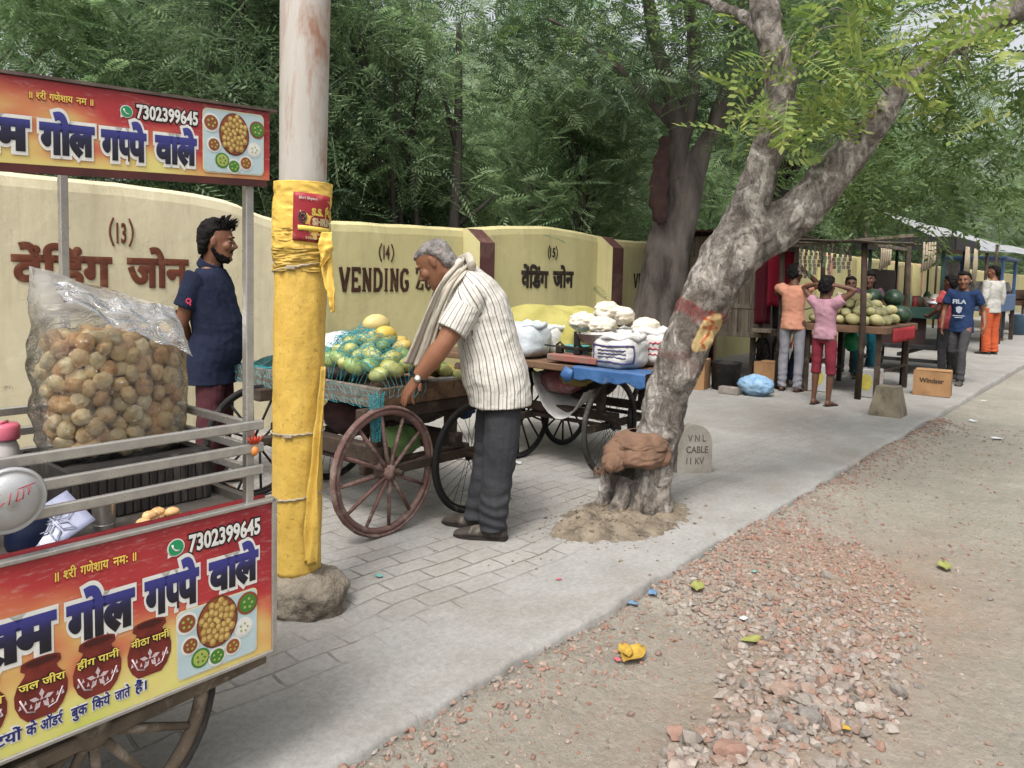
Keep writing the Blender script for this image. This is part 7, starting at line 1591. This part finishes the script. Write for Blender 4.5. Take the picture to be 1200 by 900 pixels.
q = MB(); o = (8.75, 3.52, 0); q.ell((o[0], o[1], .12), (.15, .20, .15), 44, 28, fn=lambda d: (1+.12*fbm(d, 2.4, 4, 3)+.10*(1-abs(nz(d, 4.5, 2))*2.2))*(1 if d.z < .3 else 1-.35*(d.z-.3)+.5*max(0, d.z-.88))*(.9 if d.z < -.5 else 1)); cthing('plastic_bag', 'limp light blue plastic bag on the pavement by the kiosk', 'bag', q, M('sky_blue_polythene', L(158, 190, 216), L(118, 160, 198), 8, .35, .8, 16, .03, spec=.5), o)
q = MB(); o = (8.95, 3.98, 0); q.lathe([(.15, 0), (.17, .02), (.18, .32), (.19, .34), (.17, .34), (.155, .05), (0, .04)], 24, o); cthing('drum', 'dark metal drum under the kiosk', 'drum', q, iron, o)
q = MB(); o = (8.62, 3.78, 0); q.box((o[0], o[1], .045), (.12, .24, .085), .006, jit=.004); cthing('brick', 'grey brick lying in front of the dark drum', 'brick', q, M('grey_brick', L(150, 142, 134), L(124, 116, 108), 9, .95, .4, 50), o)
def tin(label, s_, w_, rot):
    t = thing('oil_tin', label, 'tin', W(s_, w_, 0), ANG+rot, 'square oil tins'); q = MB(); q.box((0, 0, .17), (.23, .23, .34), .012); b = q.build('can', alum, t)
    q = MB(); q.prism([(.07*math.cos(a*PI/8), .10*math.sin(a*PI/8)) for a in range(16)], .001, (-.1165, 0, .18), (0, -1, 0), (0, 0, 1), (-1, 0, 0)); q.build('printed_label', flat('tin_yellow', L(190, 176, 80), L(160, 150, 80)), b); q = MB(); q.tube([(-.05, 0, .345), (-.03, 0, .37), (.03, 0, .37), (.05, 0, .345)], .006, 6); q.build('handle', iron, b)
tin('square tin with a yellow label beside the squatting child', 9.75, 3.12, .15); tin('square tin under the near end of the melon table', 9.72, 2.52, -.1)
# melon table
MO = (10.2, 2.7, 0); mt = sthing('table', 'rough wooden table piled with muskmelons', 'table', MO)
q = MB()
for i in range(6): q.box((9.55+(i+.5)*.26, 2.84, .825), (.255, .98, .035), .004, jit=.003)
q.box((9.54, 2.84, .80), (.03, .98, .08), .004); q.box((10.3, 2.34, .80), (1.55, .03, .08), .004); bld(q, 'tabletop', wood_brown, mt, MO)
for s_, w_ in ((9.62, 2.42), (9.62, 3.24), (10.95, 2.42), (10.95, 3.24)): q = MB(); q.box((s_, w_, .39), (.06, .06, .80), .005, jit=.004); bld(q, 'leg', wood_dark, mt, MO)
q = MB(); q.box((10.3, 3.2, .22), (1.3, .03, .03)); q.box((10.3, 2.42, .30), (1.3, .03, .03)); bld(q, 'stretcher', wood_dark, mt, MO)
mel_m = [M('melon_green', L(150, 152, 106), L(176, 170, 128), 8, .6, .3, 40, .004, stain=L(196, 184, 140), stscale=12, stamt=.5), M('melon_pale', L(184, 174, 130), L(164, 160, 112), 8, .6, .3, 40, .004, stain=L(150, 156, 96), stscale=12, stamt=.45)]
MM = []
for i in range(2): q = MB(); q.ell((0, 0, 0), (.080, .064, .062), 20, 12, fn=lambda d: 1+.022*math.cos(10*math.atan2(d.z, d.y))+.03*nz(d, 1.5, i)); MM.append(q.mesh('melon', mel_m[i]))
r_ = random.Random(6); n_m = 0
for lv, (rows, cols, z) in enumerate(((8, 6, .905), (7, 5, 1.0), (6, 4, 1.085), (4, 2, 1.16))):
    for i in range(rows):
        for j in range(cols):
            s_ = 9.66+.140*(i+.5*lv)+r_.uniform(-.02, .02); w_ = 2.46+.142*(j+.5*lv)+.08*(lv > 1)+r_.uniform(-.02, .02); 
            if s_ > 10.65: continue
            ob = link('melon', MM[r_.randrange(2)], None, W(s_, w_, z+r_.uniform(-.018, .018))); ob.rotation_euler = (r_.uniform(-.3, .3), r_.uniform(-.4, .4), r_.uniform(0, 6)); kk = r_.uniform(.78, 1.12); ob.scale = (kk, kk, kk)
            tag(ob, 'pale green muskmelon in the pile on the wooden table', 'melon', 'muskmelons piled on the table')
wm_m = M('watermelon_skin', L(44, 66, 48), L(30, 48, 36), 6, .4, stain=L(74, 98, 66), stscale=6, stamt=.45); q = MB(); q.ell((0, 0, 0), (.14, .12, .115), 22, 14); wmm = q.mesh('watermelon', wm_m)
for s_, w_, z in ((10.78, 2.47, .96), (10.8, 2.73, .96), (10.78, 2.99, .96), (11.00, 2.55, .96), (11.0, 2.83, .96), (10.86, 2.58, 1.16), (10.88, 2.84, 1.16)): ob = link('watermelon', wmm, None, W(s_, w_, z)); ob.rotation_euler = (r_.uniform(-.3, .3), r_.uniform(-.3, .3), r_.uniform(0, 6)); tag(ob, 'dark green watermelon stacked at the far end of the melon table', 'watermelon', 'watermelons behind the muskmelons')
q = MB(); q.grid(lambda u, v: (9.8+1.0*u, 2.315-.02*abs(math.sin(u*14)), .82-.17*v), 24, 4, thick=.004); cthing('cloth', 'red cloth hung along the kerb side of the melon table', 'cloth', q, cloth_mat('red_cloth', L(164, 56, 62)), (10.2, 2.31, .62))
lump('plastic_bag', 'small bright green bag hanging under the melon table', 'bag', (10.6, 3.0, .58), (.09, .09, .12), M('green_polythene', L(50, 160, 104), L(40, 140, 88), 8, .4, .4, 24), 6)
q = MB(); o = (8.52, 2.02, 0); 
for z0, z1, a0, a1 in ((0, .30, .155, .10),): q.add([(o[0]+x*a0, o[1]+y*a0, z0) for x, y in ((-1, -1), (1, -1), (1, 1), (-1, 1))]+[(o[0]+x*a1, o[1]+y*a1, z1) for x, y in ((-1, -1), (1, -1), (1, 1), (-1, 1))], [(3, 2, 1, 0), (4, 5, 6, 7), (0, 1, 5, 4), (1, 2, 6, 5), (2, 3, 7, 6), (3, 0, 4, 7)])
cthing('stone_block', 'tapered concrete block standing before the melon table', 'block', q, M('mossy_concrete', L(140, 130, 112), L(108, 100, 88), 6, .95, .4, 40, .01, stain=L(84, 78, 64), stscale=4, stamt=.5), o)
# post, beam and hanging strips
SHO = (9.4, 2.9, 0); sh = sthing('shade_frame', 'pole frame with a plank beam over the melon table', 'frame', SHO)
for s_, w_, z1 in ((9.4, 2.56, 1.80), (9.5, 3.55, 1.9), (11.2, 2.5, 1.85), (11.2, 3.6, 1.9)):
    q = MB(); q.tube([(s_, w_, 0), (s_+.01, w_-.01, z1*.5), (s_, w_+.015, z1)], [.036, .034, .032], 10); bld(q, 'post', wood_dark, sh, SHO)
q = MB(); q.box((9.38, 2.85, 1.82), (.06, 1.6, .035), .004, Matrix.Rotation(-.075, 3, 'X')); q.box((10.3, 2.55, 1.80), (1.8, .05, .04), .004); q.box((10.3, 3.5, 1.86), (1.8, .05, .04), .004); bld(q, 'beam', plank, sh, SHO)
q = MB(); q.grid(lambda u, v: (9.25+.5*u, 2.05+1.6*v, 1.80+.075*v+.02*nz((u*4, v*4, 0), 1)), 6, 14, thick=.015); bld(q, 'roof', M('dark_thatch_sheet', L(92, 84, 74), L(66, 60, 54), 5, .9, .4, 20), sh, SHO)
strip_m = [M('sachet_dark', L(58, 50, 46), L(98, 80, 68), 40, .35, spec=.5), M('sachet_silver', L(120, 110, 104), L(80, 70, 66), 40, .3, spec=.5), M('sachet_green', L(96, 116, 92), L(60, 76, 62), 40, .35, spec=.5)]
for i, w_ in enumerate(np.linspace(2.72, 3.28, 11)):
    q = MB(); l = r_.uniform(.28, .46); n_ = int(l/.045)
    for k in range(n_): q.box((9.36+.01*math.sin(k), w_+.008*math.sin(k*1.7+i), 1.80-.02*(w_ < 2.9)-.03-k*.045), (.006, .038, .042), .002, Matrix.Rotation(r_.uniform(-.3, .3), 3, 'Z'))
    cthing('sachet_strip', 'strip of small sachets hanging from the plank beam', 'strip', q, strip_m[i % 3], (9.36, w_, 1.3))['group'] = 'sachet strips hanging from the beam'
# green stall
RO = (13.4, 2.8, 0); gs = sthing('stall_cart', 'dark roofed green stall cart with goods on its counter', 'stall', RO)
gpaint = M('dark_green_paint', L(44, 72, 62), L(34, 56, 50), 6, .6, .2, 30, stain=L(92, 100, 90), stscale=8, stamt=.35); dark = M('dark_stall_paint', L(46, 44, 44), L(34, 33, 34), 6, .7, stain=L(86, 80, 76), stscale=7, stamt=.35)
q = MB(); q.box((13.4, 2.86, 2.02), (1.9, 1.35, .04), .006); q.box((12.46, 2.86, 1.94), (.02, 1.35, .17)); q.box((13.4, 2.19, 1.94), (1.9, .02, .17)); bld(q, 'roof', dark, gs, RO)
for s_ in (12.6, 14.2):
    for w_ in (2.36, 3.36): q = MB(); q.box((s_, w_, 1.2), (.045, .045, 1.62), .004); bld(q, 'post', gpaint, gs, RO)
q = MB(); q.box((13.4, 2.86, .42), (1.75, 1.1, .06), .006); q.box((13.4, 2.86, .30), (1.8, .05, .05)); q.box((12.58, 2.86, .22), (.05, 1.1, .05)); bld(q, 'platform', dark, gs, RO)
q = MB(); q.box((13.4, 2.86, .97), (1.68, 1.08, .06), .006); q.box((12.57, 2.86, .93), (.03, 1.04, .17), .004); q.box((13.4, 2.33, .93), (1.68, .03, .17), .004); bld(q, 'counter', gpaint, gs, RO)
q = MB(); q.box((13.3, 3.34, 1.32), (1.5, .03, .5), .004); q.box((12.9, 3.2, .7), (.6, .03, .5)); q.box((12.68, 2.95, .68), (.03, .8, .46)); bld(q, 'back_board', M('maroon_brown_board', L(70, 50, 48), L(52, 40, 40), 6, .7), gs, RO)
for c in ((13.62, 2.30, .22), (13.62, 3.40, .22), (12.72, 3.40, .22)): spoked_wheel(gs, c, .22, RO, 'bike', 10, (rubber_blk, iron))
jarm = [M('jar_red', L(150, 60, 56), None, 9, .4), M('jar_cream', L(196, 186, 166), None, 9, .4), M('jar_green', L(80, 110, 84), None, 9, .4), M('jar_brown', L(110, 78, 58), None, 9, .4)]
for i in range(20):
    s_ = 12.72+.15*(i % 10)+r_.uniform(-.03, .03); w_ = 2.5+.34*(i//10)+r_.uniform(-.05, .05); h = r_.uniform(.12, .24); rr = r_.uniform(.045, .07); q = MB(); o = (s_, w_, 1.0); q.lathe([(rr*.95, 0), (rr, .01), (rr, h*.8), (rr*.7, h*.88), (rr*.72, h), (0, h)], 12, o); cthing('jar', 'jar or tub of goods standing on the green counter', 'jar', q, jarm[i % 4], o)['group'] = 'jars on the green stall counter'
lump('sheet_bundle', 'white sheeted tray on the corner of the green counter', 'bundle', (12.8, 2.42, 1.07), (.17, .15, .07), polyc, 4)
tan = cloth_mat('tan_bag_cloth', L(176, 164, 142), L(150, 138, 118)); 
for i, (s_, w_, z1, l, wd, lb) in enumerate(((12.44, 3.1, 1.94, .38, .16, 'bundle of pale bags hanging from the left of the dark stall roof'), (12.44, 2.52, 1.96, .42, .18, 'bundle of pale bags hanging at the near corner of the dark stall roof'), (13.2, 2.16, 1.92, .45, .3, 'bunch of tan straps hanging along the kerb side of the dark stall roof'), (13.9, 2.16, 1.92, .55, .3, 'long tan straps hanging at the far corner of the dark stall roof'))):
    q = MB()
    for k in range(5): al = Vector((0, 1, 0)) if i < 2 else Vector((1, 0, 0)); p = Vector((s_, w_, z1))+al*((k-2)*wd/5); q.tube([p, p+Vector((.01*k, 0, -l*.5)), p+Vector((0, .01, -l*(.85+.05*k)))], [(.008, wd*.08), (.014, wd*.12), (.012, wd*.11)], 7, ref=(1, 0, 0) if i < 2 else (0, 1, 0))
    cthing('hanging_bags', lb, 'bags', q, tan, (s_, w_, z1-l))
# bicycle by the wall
BO = (12.1, 4.35, 0); by = sthing('bicycle', 'pink framed bicycle parked behind the melon table', 'bicycle', BO); pinkf = M('pink_bike_paint', L(196, 96, 112), L(176, 80, 98), 9, .4)
for c in ((11.7, 4.35, .3), (12.6, 4.35, .3)): spoked_wheel(by, c, .30, BO, 'bike', 28, (rubber_blk, steel))
q = MB()
for a, b in (((11.7, 4.35, .3), (11.92, 4.35, .72)), ((11.92, 4.35, .72), (12.15, 4.35, .3)), ((12.15, 4.35, .3), (11.7, 4.35, .3)), ((11.95, 4.35, .66), (12.42, 4.35, .70)), ((12.15, 4.35, .3), (12.42, 4.35, .66)), ((12.42, 4.35, .82), (12.6, 4.35, .3))): q.rod(a, b, .016)
bld(q, 'frame', pinkf, by, BO); q = MB(); q.ell((11.90, 4.35, .80), (.13, .07, .035), 14, 8); bld(q, 'saddle', rubber_blk, by, BO); q = MB(); q.tube([(12.35, 4.10, .95), (12.44, 4.2, .92), (12.42, 4.35, .88), (12.44, 4.5, .92), (12.35, 4.60, .95)], .012, 8); bld(q, 'handlebar', steel, by, BO)

# ------------------------------------------------------------------ people down the street
peach = cloth_mat('peach_tee', L(206, 150, 126), L(186, 130, 108)); greyt = cloth_mat('grey_track', L(142, 142, 148), L(118, 118, 126)); pinkt = cloth_mat('pink_check_top', L(192, 150, 162), L(168, 126, 142)); crim = cloth_mat('crimson_shorts', L(134, 52, 64), L(112, 42, 54)); bluet = cloth_mat('blue_tee', L(42, 60, 94), L(34, 49, 80)); chr_ = cloth_mat('charcoal_trousers', L(74, 72, 74), L(58, 57, 60)); redt = cloth_mat('coral_tee', L(182, 84, 88), L(162, 70, 74)); oran = cloth_mat('orange_trousers', L(192, 94, 60), L(172, 78, 48)); palesh = cloth_mat('pale_grey_shirt', L(190, 188, 182), L(168, 166, 160)); purp = cloth_mat('dusky_purple_top', L(104, 72, 86), L(84, 56, 70)); teal = cloth_mat('teal_trousers', L(46, 120, 138), L(36, 100, 118))
DN = math.radians(50.3)                                     # facing away down the street
dn = lambda a=0: DN+math.radians(a)
def ppl(label, s_, w_, rot, H, over, **k):
    J = pose(H); kk = H/1.7
    for a, b in over.items(): J[a] = Vector(b)*(1 if a[:2] in ('hd', 'ft') else kk)
    return person(label, W(s_, w_, 0), rot, J, vox=.011, **k)
ppl('boy in a peach T-shirt and grey track pants, seen from behind with arms raised', 9.42, 3.36, dn(8), 1.56, dict(elR=(.10, -.30, 1.42), wrR=(.02, -.13, 1.60), hdR=(-.3, .5, .5), elL=(.14, .26, 1.30), wrL=(.22, .12, 1.42), hdL=(0, -.6, .5), head=(.03, 0, 1.572)), skin=skin_dark, shirt=peach, trousers=greyt, shoes=sole_m, feet='sandal', sleeve=.3, head_ypr=(-20, 10, 0), fat=.80, leg_w=1.0, hem=-.10)
ppl('child in a pink top and crimson knee pants clasping hands behind the head', 8.62, 2.72, dn(-8), 1.40, dict(elR=(.05, -.36, 1.54), wrR=(-.03, -.13, 1.60), hdR=(-.1, 1, .1), elL=(.05, .36, 1.56), wrL=(-.03, .13, 1.61), hdL=(-.1, -1, .1)), skin=skin_dark, shirt=pinkt, trousers=crim, leg_end=.18, leg_w=1.05, sleeve=.25, shoes=sole_m, feet='sandal', fat=.76, hem=-.02)
ppl('child squatting on the ground beside the square tin', 9.85, 3.42, dn(-60), 1.25, dict(pelvis=(-.05, 0, .22), waist=(-.06, 0, .36), chest=(0, 0, .55), neck=(.05, 0, .73), head=(.10, 0, .87), hipL=(-.04, .09, .24), hipR=(-.04, -.09, .24), knL=(.32, .14, .50), knR=(.32, -.14, .50), anL=(.16, .12, .085), anR=(.16, -.12, .085), shL=(.03, .17, .68), shR=(.03, -.17, .68), elL=(.22, .22, .52), elR=(.22, -.22, .52), wrL=(.42, .12, .48), wrR=(.42, -.12, .48), hdL=(1, -.2, -.3), hdR=(1, .2, -.3)), skin=skin_dark, shirt=cloth_mat('navy_vest', L(44, 54, 76)), trousers=cloth_mat('dark_shorts', L(58, 50, 52)), sleeve=.3, fat=.85, leg_end=.2, hem=-.05)
ppl('girl in a dusky purple top and teal trousers standing behind the muskmelons', 11.45, 3.05, dn(190), 1.5, dict(wrL=(.16, .16, .90), wrR=(.16, -.16, .90)), skin=skin_dark, shirt=purp, trousers=teal, shoes=sole_m, feet='sandal', hair=('long', hair_black), fat=.88, sleeve=.4)
ppl('dark haired child in a pale shirt half hidden left of the purple topped girl', 11.7, 3.36, dn(200), 1.42, {}, skin=skin_dark, shirt=cloth_mat('cream_top', L(190, 176, 160)), trousers=chr_, fat=.86)
ppl('boy in a coral T-shirt turned to the green stall counter', 12.45, 2.22, dn(60), 1.48, dict(wrL=(.24, .16, 1.02), elL=(.02, .22, 1.14), wrR=(.24, -.16, 1.02), elR=(.02, -.22, 1.14), hdL=(1, 0, 0), hdR=(1, 0, 0)), skin=skin_dark, shirt=redt, trousers=chr_, fat=.88, shoes=sole_m)
wb_, wbody = ppl('boy in a blue printed T-shirt and dark trousers walking towards the camera', 12.0, 1.98, dn(172), 1.52, dict(knL=(.20, .09, .50), anL=(.20, .09, .085), knR=(.06, -.09, .50), anR=(-.26, -.10, .14), hipL=(0, .085, .90), hipR=(0, -.085, .90), elL=(-.12, .26, 1.12), wrL=(.02, .32, .90), elR=(.02, -.25, 1.11), wrR=(.10, -.24, .88)), skin=skin_brown, shirt=bluet, trousers=chr_, shoes=toe, sleeve=.6, fat=.84, head_ypr=(8, 4, 0), hem=-.16, shirt_pad=.022)
q = MB(); add_text(q, 'FILA', (.138, -.085, 1.10), (0, 1, 0), (0, 0, 1), (1, 0, 0), .17, .05, .05, .003); q.prism([(-.04, .03), (-.03, -.03), (0, -.055), (.03, -.03), (.04, .03), (0, .045)], .006, (.136, 0, 1.02), (0, 1, 0), (0, 0, 1), (1, 0, 0)); q.box((.138, 0, .935), (.006, .15, .012)); q.box((.138, 0, .912), (.006, .10, .010)); q.build('print', flat('tee_print', L(176, 184, 196)), wbody)
ppl('man in a pale shirt and orange trousers with his back half turned', 17.7, 2.42, dn(60), 1.74, dict(), skin=skin_brown, shirt=palesh, trousers=oran, shoes=toe, sleeve=1.6, leg_w=1.2, head_ypr=(30, 0, 0), hem=-.14)
ppl('man with dark hair in a grey shirt at the blue cart further down', 22.5, 2.95, dn(200), 1.7, {}, skin=skin_dark, shirt=cloth_mat('grey_shirt', L(124, 122, 124)), trousers=chr_, sleeve=.6)
ppl('small far figure in a red shirt under the white tarpaulin', 27.5, 2.7, dn(180), 1.65, {}, skin=skin_dark, shirt=redt, trousers=chr_)

# ------------------------------------------------------------------ far carts, tarpaulins
def thin_cloth(name, c1, c2):
    m = M(name, c1, c2, 2, .6, .4, 6, .03, stain=L(150, 152, 150), stscale=1.5, stamt=.4); t = m.node_tree; b = t.nodes['Principled BSDF']; o = t.nodes['Material Output']
    tr = _n(t, 'ShaderNodeBsdfTranslucent', i_Color=(.85, .86, .87, 1)); mx = _n(t, 'ShaderNodeMixShader'); mx.inputs[0].default_value = .55
    t.links.new(b.outputs[0], mx.inputs[1]); t.links.new(tr.outputs[0], mx.inputs[2]); t.links.new(mx.outputs[0], o.inputs['Surface']); return m
UO = (22.0, 3.3, 0); uc = sthing('blue_cart', 'blue painted tall cart on wooden legs under the far tarpaulins', 'cart', UO); bp = M('sky_blue_paint', L(76, 106, 146), L(62, 90, 128), 5, .5, stain=L(140, 150, 160), stscale=6, stamt=.35)
q = MB(); q.box((22.0, 3.3, .95), (2.2, 1.3, .4), .02); q.box((22.0, 3.3, 2.0), (2.3, 1.4, .07), .03); bld(q, 'body', bp, uc, UO)
for s_ in (20.95, 23.05):
    for w_ in (2.7, 3.9): q = MB(); q.box((s_, w_, 1.55), (.07, .07, .9), .01); bld(q, 'post', bp, uc, UO); q = MB(); q.box((s_, w_, .38), (.09, .09, .76), .006); bld(q, 'leg', wood_dark, uc, UO)
q = MB(); q.box((22, 3.9, 1.5), (1.6, .04, .8)); q.box((21.4, 3.3, 1.3), (.5, .5, .3), .03); bld(q, 'goods_shelf', M('pale_goods', L(168, 164, 156), L(90, 84, 80), 9, .7), uc, UO)
q = MB(); o = (25.6, 2.8, 0); q.lathe([(.22, 0), (.28, .55), (.30, .57), (.27, .57), (.21, .04), (0, .03)], 22, o); cthing('bucket', 'blue grey bucket standing in the far distance by the carts', 'bucket', q, M('blue_grey_plastic', L(96, 124, 150), None, 9, .5), o)
tarp_w = thin_cloth('white_tarpaulin', L(196, 200, 204), L(180, 184, 190))
def canopy(label, s0, s1, w0, w1, z0, z1, mat, posts=True, sag=.12):
    o = ((s0+s1)/2, (w0+w1)/2, 0); t = sthing('canopy', label, 'canopy', o, 'canopies down the street'); q = MB(); q.grid(lambda u, v: (s0+(s1-s0)*u, w0+(w1-w0)*v, z0+(z1-z0)*v-sag*math.sin(PI*u)*math.sin(PI*v)+.03*nz((u*6, v*5, s0), 1)), 18, 14, thick=.012); bld(q, 'sheet', mat, t, o)
    for s_ in (s0+.05, s1-.05):
        for w_, z in ((w0+.05, z0), (w1-.05, z1)): q = MB(); q.tube([(s_, w_, 0), (s_, w_, z-.01)], .03, 8); bld(q, 'post', wood_dark, t, o)
canopy('brown sheet canopy just beyond the dark stall roof', 16.3, 18.4, 2.6, 4.2, 2.02, 2.2, M('brown_sheet', L(112, 92, 80), L(88, 72, 64), 4, .8)); canopy('long white tarpaulin canopy sagging over the far stalls', 18.8, 25.5, 2.5, 5.2, 2.22, 3.1, tarp_w, sag=.3); canopy('farther white tarpaulin beyond the blue cart', 26.5, 33, 2.4, 5.2, 2.3, 3.0, tarp_w); canopy('orange awning at the farthest stall', 29, 32, 1.9, 3.0, 1.85, 2.15, M('orange_awning', L(206, 120, 70), L(186, 104, 60), 3, .7))
for i, (s_, w_, lb, m_) in enumerate(((28.5, 3.2, 'brown wooden cart below the orange awning', wood_brown), (36, 3.3, 'dark cart at the end of the row', wood_dark))):
    o = (s_, w_, 0); t = sthing('far_cart', lb, 'cart', o); q = MB(); q.box((s_, w_, .85), (1.8, 1.2, .15), .01); bld(q, 'deck', m_, t, o)
    for a in (-.7, .7):
        for b in (-.5, .5): q = MB(); q.box((s_+a, w_+b, .39), (.08, .08, .78)); bld(q, 'leg', m_, t, o)
    q = MB(); q.box((s_, w_, 1.08), (1.4, .9, .3), .06, jit=.03); bld(q, 'load', M('mixed_load', L(150, 120, 96), L(84, 74, 70), 6, .9), t, o)
